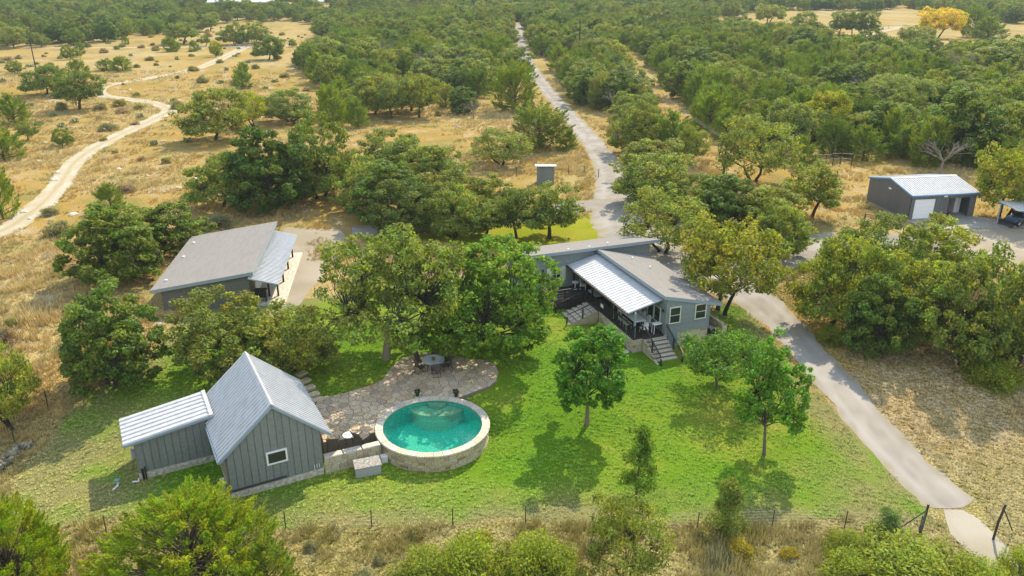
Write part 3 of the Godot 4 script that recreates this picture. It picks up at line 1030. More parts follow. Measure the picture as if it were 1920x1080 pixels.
	var sand := func(p: Vector2) -> Color:
		var b := noise_b.get_noise_2d(p.x * 16.0, p.y * 16.0)
		return Color(0.45, 0.375, 0.27).lerp(Color(0.53, 0.45, 0.34), clampf(0.5 + b * 1.6, 0, 1))
	tag(obj("gravel_yard", sheet(rough_edge(PackedVector2Array([Vector2(-25.18, -84.34), Vector2(-18.66, -83.95), Vector2(-17.5, -79.43), Vector2(-17.14, -72.29), Vector2(-17.78, -66.19), Vector2(-17.94, -62.04), Vector2(-19.14, -59.86), Vector2(-21.36, -61.48)]), 1.0, 0.5), 0.6, 0.016, sand), mat("gravel")), "", "", "", "structure")
	tag(obj("gravel_yard", sheet(rough_edge(PackedVector2Array([Vector2(44.51, -84.34), Vector2(48.99, -83.95), Vector2(55.35, -85.89), Vector2(61.3, -85.89), Vector2(52.69, -72.29), Vector2(48.08, -72.29), Vector2(44.94, -74.08), Vector2(43.2, -76.92)]), 1.0, 0.5), 0.6, 0.016, sand), mat("gravel")), "", "", "", "structure")
	var chalk := func(p: Vector2, t: float) -> Color:
		var b := noise_b.get_noise_2d(p.x * 20.0, p.y * 20.0)
		var col := Color(0.60, 0.50, 0.33).lerp(Color(0.68, 0.60, 0.46), clampf(0.5 + b * 1.5, 0, 1))
		return col.lerp(Color(0.5, 0.4, 0.19), clampf(1.0 - absf(absf(t) - 0.56) * 4.2 if absf(t) < 0.3 else (absf(t) - 0.84) * 5.0, 0, 0.9) if absf(t) > 0.84 else clampf(1.0 - absf(t) * 4.0 + b, 0, 0.75))
	tag(obj("dirt_track", road([Vector3(-56.08, -80.3, 3.4), Vector3(-55.38, -84.91, 3.4), Vector3(-56.73, -93.35, 3.4), Vector3(-59.61, -103.42, 3.2), Vector3(-63.8, -115.63, 3), Vector3(-65.78, -126.25, 3), Vector3(-66.53, -139.37, 3.2), Vector3(-66.98, -154.15, 3.4), Vector3(-67.97, -161.27, 3.6), Vector3(-73.91, -168.54, 3.2), Vector3(-81.5, -173.28, 3), Vector3(-88.11, -176.81, 3), Vector3(-92.33, -183.32, 3), Vector3(-93.92, -190.38, 3), Vector3(-90.06, -199.3, 3.2), Vector3(-85.23, -209.54, 3.2), Vector3(-84.03, -229.26, 3.4), Vector3(-89.8, -264.64, 3.6), Vector3(-93.44, -285.67, 4), Vector3(-95.42, -300.43, 4)], 0.02, 10, chalk), mat("gravel")), "", "", "", "structure")
	tag(obj("farm_road", road([Vector3(-187.76, -288.41, 3), Vector3(-156.24, -291.41, 3), Vector3(-124.55, -295.73, 3), Vector3(-95.42, -300.43, 3.4), Vector3(-70.08, -305.44, 3)], 0.024, 6, chalk), mat("gravel")), "", "", "", "structure")
	tag(obj("farm_road", road([Vector3(202.42, -400.22, 4), Vector3(187.31, -400.38, 4), Vector3(169.74, -394.66, 4), Vector3(177.11, -425.45, 4)], 0.024, 6, chalk), mat("gravel")), "", "", "", "structure")
	tag(obj("field_track", road([Vector3(122.19, -281.53, 3.2), Vector3(141.66, -336.71, 3.2), Vector3(163.89, -374.81, 3.2), Vector3(182.61, -395.5, 3.2)], 0.02, 10, chalk), mat("gravel")), "", "", "", "structure")
	var white := func(p: Vector2, t: float) -> Color:
		var b := noise_b.get_noise_2d(p.x * 24.0, p.y * 24.0)
		return Color(0.48, 0.42, 0.31).lerp(Color(0.57, 0.51, 0.41), clampf(0.5 + b * 1.5, 0, 1))
	tag(obj("caliche_track", road([Vector3(24.39, -36.59, 1.2), Vector3(24.35, -35.72, 2), Vector3(24.35, -34.62, 2.4), Vector3(24.45, -33.37, 2.2), Vector3(24.56, -32.1, 1.8), Vector3(24.54, -30.69, 1.6)], 0.02, 6, white), mat("gravel")), "", "", "", "structure")

# the gable cottage with its lean-to
func build_cottage() -> void:
	var t := thing("gable_cottage", "grey board cottage with a steep ribbed metal gable roof and lean-to, left of the pool", "house", Vector3(-15.73, 0, -37.5), 28)
	var d := 7.1; var w := 5.22
	var base := Shape.new()
	base.box(Vector3(-0.03, -0.4, -d - 0.03), Vector3(w + 0.03, 0.44, 0.03))
	base.box(Vector3(-4.42, -0.4, -d + 0.05), Vector3(-0.031, 0.44, -4.42))
	obj("foundation", base, mat("pale_slab"), t)
	var ridge := Vector2(2.72, 5.42)
	var m := mat("siding_dark")
	var rise := 0.872
	var core := PackedVector2Array([Vector2(0, 0.44), Vector2(w, 0.44), Vector2(w, ridge.y - (w - ridge.x) * rise - 0.06), Vector2(ridge.x, ridge.y - 0.06), Vector2(0, ridge.y - ridge.x * rise - 0.06)])
	var s := Shape.new()
	s.prism(core, d - 0.08, Transform3D(Basis(), Vector3(0, 0, -0.04)))
	var lean := PackedVector2Array([Vector2(-4.36, 0.44), Vector2(-0.002, 0.44), Vector2(-0.002, 3.12), Vector2(-4.36, 2.56)])
	s.prism(lean, d - 4.5, Transform3D(Basis(), Vector3(0, 0, -4.49)))
	var wall := obj("wall", s, m, t)
	clad(wall, core, Transform3D(Basis(), Vector3(0, 0, -0.04)), 0.4, true, m, "board", 0.022)
	clad(wall, lean, Transform3D(Basis(), Vector3(0, 0, -4.49)), 0.4, true, m, "board", 0.022)
	clad(wall, PackedVector2Array([Vector2(0.04, 0.44), Vector2(4.45, 0.44), Vector2(4.45, 2.98), Vector2(0.04, 2.98)]), Transform3D(Basis(Vector3.UP, -PI / 2), Vector3(0.0, 0, -4.49)), 0.4, true, m, "board", 0.022)
	clad(wall, PackedVector2Array([Vector2(0.0, 0.44), Vector2(2.6, 0.44), Vector2(2.6, 2.55), Vector2(0.0, 2.55)]), Transform3D(Basis(Vector3.UP, -PI / 2), Vector3(-4.36, 0, -7.09)), 0.4, true, m, "board", 0.022)
	clad(wall, PackedVector2Array([Vector2(0.04, 0.44), Vector2(d - 0.04, 0.44), Vector2(d - 0.04, 3.1), Vector2(0.04, 3.1)]), Transform3D(Basis(Vector3.UP, PI / 2), Vector3(w, 0, 0)), 0.4, true, m, "board", 0.022)
	var g := mat("galvanised")
	var lo := 3.15
	metal_roof(t, Vector3(ridge.x, ridge.y, 0.12), Vector3(0, 0, -d - 0.27), Vector3(-3.12, -3.12 * rise, 0), 0.34, g)
	metal_roof(t, Vector3(ridge.x, ridge.y, 0.12), Vector3(0, 0, -d - 0.27), Vector3(lo, -lo * rise, 0), 0.34, g)
	metal_roof(t, Vector3(-0.02, 3.26, -4.2), Vector3(0, 0, -3.3), Vector3(-4.9, -0.64, 0), 0.47, g)
	var cap := Shape.new()
	for x in [-1, 1]:
		var q := [Vector3(ridge.x, ridge.y + 0.075, 0.14), Vector3(ridge.x, ridge.y + 0.075, -d - 0.17), Vector3(ridge.x + x * 0.2, ridge.y + 0.065 - 0.24 * rise, -d - 0.17), Vector3(ridge.x + x * 0.2, ridge.y + 0.065 - 0.24 * rise, 0.14)]
		if x < 0: q.reverse()
		q.reverse()
		cap.quad(q[0], q[1], q[2], q[3])
		cap.quad(q[3] - Vector3(0, 0.03, 0), q[2] - Vector3(0, 0.03, 0), q[1] - Vector3(0, 0.03, 0), q[0] - Vector3(0, 0.03, 0))
	cap.box(Vector3(-0.1, 3.2, -7.45), Vector3(0.12, 3.36, -4.15), Transform3D(Basis(Vector3.BACK, 0.15), Vector3(0.45, 0.02, 0)))
	obj("ridge_cap", cap, g, t)
	var barge := Shape.new()
	barge.beam(Vector3(ridge.x, ridge.y - 0.1, 0.13), Vector3(ridge.x - 3.12, ridge.y - 3.12 * rise - 0.1, 0.13), 0.03, 0.16)
	barge.beam(Vector3(ridge.x, ridge.y - 0.1, 0.13), Vector3(ridge.x + lo, ridge.y - lo * rise - 0.1, 0.13), 0.03, 0.16)
	barge.beam(Vector3(-4.9, 2.53, -4.19), Vector3(-0.03, 3.16, -4.19), 0.03, 0.15)
	barge.beam(Vector3(-4.92, 2.53, -4.2), Vector3(-4.92, 2.53, -7.5), 0.03, 0.14)
	obj("barge_board", barge, mat("trim_grey"), t)
	window(t, Transform3D(Basis(), Vector3(2.69, 2.03, 0.01)), 1.18, 0.84, 1, 1, mat("trim_white"), 0.1)
	var pipe := Shape.new()
	pipe.bar(Vector3(0.05, 0.58, 0.07), Vector3(3.1, 0.6, 0.07), 0.05, 8)
	obj("pipe", pipe, mat("black_metal"), t)
	for x in [4.72, 4.86, 5.0]:
		var v := Shape.new()
		v.bar(Vector3(x, 0.25 if x < 4.8 else 0.62, 0.07), Vector3(x, 0.85, 0.07), 0.022, 6)
		obj("tap", v, mat("white_plastic"), t)
	var spout := Shape.new()
	spout.tube([Vector3(-0.32, 2.5, -0.1), Vector3(-0.1, 2.2, -0.05), Vector3(-0.08, 0.2, -0.05)], [0.045], 6)
	obj("downspout", spout, mat("tan_wood"), t)
	var gut := Shape.new()
	gut.box(Vector3(-0.5, 2.52, -4.15), Vector3(-0.38, 2.64, 0.1))
	obj("gutter", gut, mat("trim_grey"), t)
	var d2 := Shape.new()
	d2.bar(Vector3(-4.2, 0.05, -4.36), Vector3(-4.2, 0.75, -4.36), 0.06, 8)
	d2.bar(Vector3(-4.05, 0.05, -4.36), Vector3(-4.05, 0.85, -4.36), 0.035, 8)
	obj("drain_pipe", d2, mat("black_metal"), t)
	var meter := Shape.new()
	meter.soft_box(Vector3(-4.62, 1.35, -5.0), Vector3(-4.4, 1.85, -4.7), 0.02)
	obj("meter_box", meter, mat("grey_paint"), t)
	# things beside it
	var gas := thing("gas_cylinder", "tall silver gas cylinder on a slab by the cottage's near left corner", "gas cylinder", Vector3(-16.19, 0, -37.64))
	var c := Shape.new()
	c.lathe([Vector2(0, 0.1), Vector2(0.2, 0.1), Vector2(0.22, 0.2), Vector2(0.22, 1.0), Vector2(0.17, 1.14), Vector2(0.06, 1.18), Vector2(0.06, 1.24), Vector2(0, 1.24)], 16)
	obj("tank", c, mat("grey_paint"), gas)
	var col := Shape.new()
	col.lathe([Vector2(0.13, 1.12), Vector2(0.13, 1.3), Vector2(0.115, 1.3), Vector2(0.115, 1.12)], 12)
	obj("collar", col, mat("white_plastic"), gas)
	var slab := Shape.new()
	slab.soft_box(Vector3(-0.35, -0.1, -0.3), Vector3(0.35, 0.1, 0.35), 0.02)
	obj("slab", slab, mat("pale_slab"), gas)
	var cap2 := thing("septic_riser", "green capped white pipe standing in the shade left of the cottage lean-to", "pipe", Vector3(-22.71, 0, -38.74))
	var r := Shape.new()
	r.tube([Vector3(0, -0.1, 0), Vector3(0, 0.4, 0)], [0.05], 8)
	r.tube([Vector3(-0.14, 0.04, 0.4), Vector3(-0.05, 0.05, 0.15), Vector3(0, 0.1, 0)], [0.05], 8)
	obj("pipe", r, mat("white_plastic"), cap2)
	var lid := Shape.new()
	lid.lathe([Vector2(0.06, 0.4), Vector2(0.17, 0.4), Vector2(0.16, 0.47), Vector2(0, 0.5)], 12)
	obj("lid", lid, mat("green_lid", 0.1, 0.26, 0.22, 0.6), cap2)
	var lamp := thing("pipe_end", "low white pipe end lying by the lean-to corner", "pipe", Vector3(-21.78, 0, -39.15))
	var pl := Shape.new()
	pl.tube([Vector3(-0.25, 0.06, 0.05), Vector3(0.1, 0.07, 0), Vector3(0.1, 0.25, 0)], [0.045], 8)
	obj("pipe", pl, mat("white_plastic"), lamp)

# the round stone pool with the flagstone patio
func build_pool() -> void:
	var c := Vector3(-4.98, 0, -43.6)
	var t := thing("round_pool", "round raised stone pool of turquoise water with a pale stone coping", "pool", c)
	var y := 1.15
	var shell := Shape.new()
	shell.lathe([Vector2(3.42, -0.3), Vector2(3.42, y - 0.09), Vector2(3.16, y - 0.09), Vector2(3.14, -0.2), Vector2(0.0, -0.32)], 72)
	obj("basin", shell, mat("plaster"), t)
	var k := 0
	var a := 0.0
	while a < TAU - 0.08:
		var w := minf(rng.randf_range(0.13, 0.24), TAU - a)
		if TAU - a - w < 0.08: w = TAU - a
		var s := Shape.new()
		var tone := rng.randf_range(0.86, 1.12)
		s.col = Color(tone, tone * rng.randf_range(0.93, 1.0), tone * rng.randf_range(0.82, 1.0))
		var hi := y + rng.randf_range(-0.008, 0.012)
		var n := 3
		for j in n:
			var e := a + 0.003 + (w - 0.006) * j / n; var f := a + 0.003 + (w - 0.006) * (j + 1) / n
			var pt := func(r: float, x: float, h: float) -> Vector3: return Vector3(cos(x) * r, h, -sin(x) * r)
			var ro := 3.6; var ri := 3.1
			s.quad(pt.call(ri, e, hi), pt.call(ro - 0.03, e, hi), pt.call(ro - 0.03, f, hi), pt.call(ri, f, hi))
			s.quad(pt.call(ro - 0.03, e, hi), pt.call(ro, e, hi - 0.03), pt.call(ro, f, hi - 0.03), pt.call(ro - 0.03, f, hi))
			s.quad(pt.call(ro, e, hi - 0.03), pt.call(ro, e, y - 0.09), pt.call(ro, f, y - 0.09), pt.call(ro, f, hi - 0.03))
			s.quad(pt.call(ri, e, y - 0.09), pt.call(ri, e, hi), pt.call(ri, f, hi), pt.call(ri, f, y - 0.09))
			s.quad(pt.call(ro, e, y - 0.088), pt.call(ri, e, y - 0.088), pt.call(ri, f, y - 0.088), pt.call(ro, f, y - 0.088))
			if j == 0: s.quad(pt.call(ri, e, y - 0.088), pt.call(ro, e, y - 0.088), pt.call(ro, e, hi), pt.call(ri, e, hi))
			if j == n - 1: s.quad(pt.call(ro, f, y - 0.088), pt.call(ri, f, y - 0.088), pt.call(ri, f, hi), pt.call(ro, f, hi))
		obj("coping_stone", s, mat("coping"), t)
		a += w
	# coursed stone face, only where it stands clear of the patio
	var rows := 6
	for row in rows:
		var h := (y - 0.09 + 0.12) / rows
		var y1 := y - 0.092 - row * h
		a = rng.randf() * 0.1 - 0.9
		while a < PI * 1.0 + 0.75:
			var w := rng.randf_range(0.08, 0.17)
			var mid := -(a + w / 2)
			var at := c + Vector3(cos(mid) * 3.5, 0, -sin(mid) * 3.5)
			if land(at.x, at.z) < y1 and (sin(mid) < 0.05 or cos(mid) > 0.3):
				var s := Shape.new()
				var tone := rng.randf_range(0.78, 1.15)
				s.col = Color(tone, tone * rng.randf_range(0.88, 0.98), tone * rng.randf_range(0.62, 0.9)) * (1.0 if rng.randf() > 0.1 else 0.6)
				var b := Basis(Vector3.UP, mid + PI / 2)
				s.soft_box(Vector3(-3.5 * w / 2 + 0.008, y1 - h + 0.008, -0.14), Vector3(3.5 * w / 2 - 0.008, y1 - 0.006, rng.randf_range(0.0, 0.035)), 0.02, Transform3D(b, Vector3(cos(mid) * 3.47, 0, -sin(mid) * 3.47)))
				obj("wall_stone", s, mat("limestone"), t)
			a += w
	var arc := func(r: float, off: float, top: float, called: String) -> void:
		var s := Shape.new()
		var p := PackedVector2Array()
		for j in 25:
			var e := PI * j / 24.0
			p.append(Vector2(cos(e) * r, -sin(e) * r * 0.62 + off))
		var clip := PackedVector2Array()
		for j in 64: clip.append(Vector2(cos(TAU * j / 64), sin(TAU * j / 64)) * 3.13)
		p.append(Vector2(-r, off + 1.0)); p.append(Vector2(r, off + 1.0))
		for q: PackedVector2Array in Geometry2D.intersect_polygons(p, clip):
			s.prism(q, 1.4, Transform3D(Basis(Vector3.RIGHT, -PI / 2), Vector3(0, top, 0)))
		obj(called, s, mat("pool_step"), t)
	arc.call(0.62, 2.95, 0.92, "seat")
	arc.call(1.75, 2.75, 0.72, "step")
	arc.call(1.25, 2.2, 0.42, "step")
	var ledge := Shape.new()
	ledge.lathe([Vector2(0.0, -0.3), Vector2(0.75, -0.3), Vector2(0.62, 0.35), Vector2(0.4, 0.5), Vector2(0, 0.55)], 14, Transform3D(Basis(), Vector3(2.1, 0, 1.75)))
	obj("boulder", ledge, mat("pool_step"), t)
	var wtr := Shape.new()
	for j in 72:
		var e := TAU * j / 72; var f := TAU * (j + 1) / 72
		wtr.tri(Vector3(0, 1.0, 0), Vector3(cos(e) * 3.15, 1.0, -sin(e) * 3.15), Vector3(cos(f) * 3.15, 1.0, -sin(f) * 3.15))
	obj("water", wtr, mat("water"), t)

	# patio: a bed with flagstones laid in it
	var outline := PackedVector2Array([Vector2(-12.99, -47.18), Vector2(-12.42, -47.53), Vector2(-12.22, -47.41), Vector2(-11.39, -47.82), Vector2(-10.51, -48.36), Vector2(-9.91, -48.73), Vector2(-9.38, -49.12), Vector2(-9.02, -49.72), Vector2(-8.88, -50.51), Vector2(-8.74, -51.47), Vector2(-8.47, -52.3), Vector2(-8.02, -53.07), Vector2(-7.34, -53.59), Vector2(-6.37, -53.86), Vector2(-5.58, -53.86), Vector2(-4.57, -53.68), Vector2(-3.45, -52.81), Vector2(-2.82, -52.73), Vector2(-1.8, -52.64), Vector2(-1.24, -51.97), Vector2(-0.98, -50.67), Vector2(-1.12, -49.58), Vector2(-1.54, -48.86), Vector2(-2.89, -47.7), Vector2(-3.92, -46.85), Vector2(-6.87, -44.69), Vector2(-8.11, -43.02), Vector2(-9.75, -42.28), Vector2(-11.42, -41.75), Vector2(-12.06, -43.23), Vector2(-12.88, -44.69)])
	outline = rough_edge(outline, 0.5, 0.12)
	var p := thing("flagstone_patio", "irregular flagstone patio curving from the cottage round the far side of the pool", "patio", Vector3(-6, 1.0, -46))
	p.set_meta("kind", "structure")
	var hole := PackedVector2Array()
	for j in 64: hole.append(Vector2(c.x, c.z) + Vector2(cos(TAU * j / 64), sin(TAU * j / 64)) * 3.45)
	var bed := Shape.new()
	for q: PackedVector2Array in Geometry2D.clip_polygons(outline, hole):
		if Geometry2D.is_polygon_clockwise(q): continue
		var lay := PackedVector2Array()
		for e in q: lay.append(Vector2(e.x + 6, -(e.y + 46)))
		bed.prism(lay, 1.2, Transform3D(Basis(Vector3.RIGHT, -PI / 2), Vector3(0, 0.005, 0)))
	obj("bed", bed, mat("mortar"), p)
	var sites := scatter(outline, 0.44, 900)
	var made := 0
	var cells := []
	for cell: PackedVector2Array in voronoi(outline, sites, 1.1):
		for q: PackedVector2Array in Geometry2D.intersect_polygons(cell, outline):
			for q2: PackedVector2Array in Geometry2D.clip_polygons(q, hole):
				for q3: PackedVector2Array in Geometry2D.offset_polygon(q2, -0.022):
					if q3.size() > 2: cells.append(q3)
	var rest := Shape.new()
	cells.sort_custom(func(u, v): return u[0].y > v[0].y)
	for q: PackedVector2Array in cells:
		var s := Shape.new() if made < 300 else rest
		var tone := rng.randf_range(0.72, 1.2)
		s.col = Color(tone * rng.randf_range(0.95, 1.06), tone * rng.randf_range(0.93, 1.0), tone * rng.randf_range(0.82, 1.02))
		var lay := PackedVector2Array()
		for e in q: lay.append(Vector2(e.x + 6, -(e.y + 46)))
		if Geometry2D.triangulate_polygon(lay).is_empty(): continue
		s.prism(lay, 0.05, Transform3D(Basis(Vector3.RIGHT, -PI / 2), Vector3(0, 0.028 + rng.randf_range(0, 0.014), 0)))
		if made < 300: obj("flagstone", s, mat("flagstone"), p)
		made += 1
	if rest.v.size(): tag(obj("flagstones", rest, mat("flagstone"), p), "", "", "", "stuff")

	# retaining wall between the cottage and the pool, with capping slabs
	var wa := Vector3(-11.01, 1, -39.95); var wb := Vector3(-7.91, 1, -41.41)
	var rw := thing("retaining_wall", "low stained stone retaining wall with pale capping slabs between cottage and pool", "wall", Vector3.ZERO)
	stone_wall(rw, Vector3(wa.x, 0, wa.z), Vector3(wb.x, 0, wb.z), func(q: Vector3) -> float: return land(q.x, q.z) - 0.05, 1.02, 0.16, 0.27, 0.4)
	var dir := (wb - wa).normalized()
	var bs := Basis(dir, Vector3.UP, dir.cross(Vector3.UP))
	var l := wa.distance_to(wb)
	for j in 3:
		var s := Shape.new()
		s.col = Color.WHITE * rng.randf_range(0.95, 1.15)
		s.soft_box(Vector3(l * j / 3 + 0.03, 1.024, -0.42), Vector3(l * (j + 1) / 3 - 0.03, 1.14, 0.06), 0.02, Transform3D(bs, Vector3(wa.x, 0, wa.z)))
		obj("capping_slab", s, mat("coping"), rw)

	var box := thing("storage_box", "grey deck storage box with a sloped pale lid below the retaining wall", "storage box", Vector3(-8.54, 0, -40.1), 20)
	var s := Shape.new()
	s.soft_box(Vector3(-0.75, 0, -0.38), Vector3(0.75, 0.6, 0.38), 0.03)
	obj("body", s, mat("grey_paint"), box)
	var lid := Shape.new()
	lid.hexa([Vector3(-0.8, 0.6, 0.43), Vector3(0.8, 0.6, 0.43), Vector3(0.8, 0.6, -0.43), Vector3(-0.8, 0.6, -0.43), Vector3(-0.78, 0.66, 0.41), Vector3(0.78, 0.66, 0.41), Vector3(0.78, 0.8, -0.41), Vector3(-0.78, 0.8, -0.41)])
	obj("lid", lid, mat("concrete"), box)
	var pump := thing("pump_box", "small white box between the storage box and the pool wall", "box", Vector3(-7.72, 0, -41.2), 20)
	var s2 := Shape.new()
	s2.soft_box(Vector3(-0.2, 0, -0.16), Vector3(0.2, 0.42, 0.16), 0.03)
	obj("body", s2, mat("white_plastic"), pump)
	var lid2 := Shape.new()
	lid2.soft_box(Vector3(-0.22, 0.423, -0.18), Vector3(0.22, 0.47, 0.18), 0.015)
	obj("lid", lid2, mat("white_plastic"), pump)
	var skim := thing("pool_pipe", "white standpipe with a dark valve against the front of the pool wall", "pipe", Vector3(-5.57, 0, -40.43))
	var s3 := Shape.new()
	s3.soft_box(Vector3(-0.1, -0.05, -0.05), Vector3(0.1, 0.55, 0.06), 0.02)
	obj("pipe", s3, mat("white_plastic"), skim)
	var s4 := Shape.new()
	s4.lathe([Vector2(0, 0), Vector2(0.11, 0.0), Vector2(0.12, 0.06), Vector2(0.07, 0.14), Vector2(0, 0.15)], 12, Transform3D(Basis(), Vector3(0, 0.55, 0)))
	obj("valve", s4, mat("dark_metal"), skim)

	# patio furniture
	var tc := Vector3(-5.62, 1.05, -51.29)
	tc.y = 1.04
	var tb := thing("patio_table", "round pale topped dining table ringed by black chairs on the patio", "table", tc)
	var tt := Shape.new()
	tt.lathe([Vector2(0, 0.7), Vector2(0.8, 0.7), Vector2(0.82, 0.715), Vector2(0.8, 0.73), Vector2(0, 0.731)], 32)
	obj("tabletop", tt, mat("table_glass", 0.42, 0.44, 0.45, 0.2), tb)
	for j in 4:
		var lg := Shape.new()
		var e := TAU * (j + 0.5) / 4
		lg.bar(Vector3(cos(e) * 0.6, 0, sin(e) * 0.6), Vector3(cos(e) * 0.45, 0.7, sin(e) * 0.45), 0.025)
		obj("leg", lg, mat("black_metal"), tb)
	var ps := Shape.new()
	ps.lathe([Vector2(0, 0), Vector2(0.09, 0), Vector2(0.14, 0.1), Vector2(0.11, 0.2), Vector2(0.09, 0.2), Vector2(0, 0.17)], 14)
	var pot := obj("pot", ps, mat("planter", 0.16, 0.085, 0.035, 0.7))
	pot.position = tc + Vector3(0.02, 0.732, 0.05)
	tag(pot, "small brown pot in the middle of the round patio table", "pot")
	var ch := sling_chair()
	var words := ["black sling chair on the right side of the round patio table", "black sling chair behind the right of the round patio table", "black sling chair at the back of the round patio table", "black sling chair on the left side of the round patio table", "black sling chair at the front left of the round patio table", "black sling chair in front of the round patio table"]
	var angles := [-15, 38, 88, 158, 212, 285]
	for j in 6:
		var e := deg_to_rad(angles[j])
		var at := tc + Vector3(cos(e) * 1.06, 0.01, -sin(e) * 1.06)
		var turn: float = angles[j] - 90.0 + rng.randf_range(-9, 9)
		if j == 0:
			ch.position = at; ch.rotation.y = deg_to_rad(turn + 0.0)
			tag(ch, words[0], "chair", "chairs round the patio table")
		else: again(ch, at, turn, words[j], "chairs round the patio table")
	var st := thing("side_table", "round white side table between the two dark lounge chairs", "table", Vector3(-9.87, 1.05, -41.74))
	st.position.y = 1.04
	var s5 := Shape.new()
	s5.lathe([Vector2(0, 0.5), Vector2(0.36, 0.5), Vector2(0.37, 0.52), Vector2(0.36, 0.535), Vector2(0, 0.536)], 20)
	obj("tabletop", s5, mat("white_plastic"), st)
	for j in 4:
		var lg := Shape.new()
		lg.bar(Vector3(cos(TAU * j / 4 + 0.4) * 0.3, 0, sin(TAU * j / 4 + 0.4) * 0.3), Vector3(cos(TAU * j / 4 + 0.4) * 0.22, 0.5, sin(TAU * j / 4 + 0.4) * 0.22), 0.02)
		obj("leg", lg, mat("black_metal"), st)
	var lc := lounge_chair()
	lc.position = Vector3(-10.7, 1.04, -41.23); lc.position.y = 1.04
	lc.rotation.y = deg_to_rad(188)
	tag(lc, "dark lounge chair nearest the cottage corner above the retaining wall", "chair", "lounge chairs by the pool")
	var lp := Vector3(-9.11, 1.04, -41.81); lp.y = 1.04
	again(lc, lp, 150, "dark lounge chair nearest the pool above the retaining wall", "lounge chairs by the pool")
	for e in [[-6.35, -47.35, "left"], [-3.75, -47.3, "right"]]:
		var pl := thing("pot_plant", "small dark green pot plant at the back of the pool rim, the %s one" % e[2], "plant", Vector3(e[0], 1.05, e[1]))
		var q := Shape.new()
		q.lathe([Vector2(0, 0), Vector2(0.1, 0), Vector2(0.13, 0.16), Vector2(0.1, 0.16), Vector2(0, 0.13)], 12)
		obj("pot", q, mat("dark_metal"), pl)
		var lf := Shape.new()
		clump(lf, Vector3(0, 0.36, 0), Vector3(0.22, 0.2, 0.22), 120, 0.07, 0.5, Color(0.04, 0.09, 0.03), 0.1, 0.3, 0.8)
		obj("foliage", lf, mat("leaves"), pl)
	# stone steps behind the cottage
	var w := [Vector2(-12.96, -47.01), Vector2(-13.43, -47.7), Vector2(-13.92, -48.61), Vector2(-14.42, -49.51), Vector2(-14.88, -50.51)]
	for j in w.size():
		var sl := Shape.new()
		sl.soft_box(Vector3(-0.42, -0.5, -0.26), Vector3(0.42, 0.0, 0.26), 0.06)
		var o := obj("step_slab", sl, mat("flagstone"))
		o.position = Vector3(w[j].x, 1.06 + j * 0.02, w[j].y)
		o.rotation.y = 0.5 + 0.12 * j
		tag(o, ["rough stone slab at the left end of the patio", "rough stone slab, second step up behind the cottage", "rough stone slab, third step up behind the cottage", "rough stone slab, fourth step up behind the cottage", "rough stone slab, last step up behind the cottage"][j], "stone step", "stone steps behind the cottage")

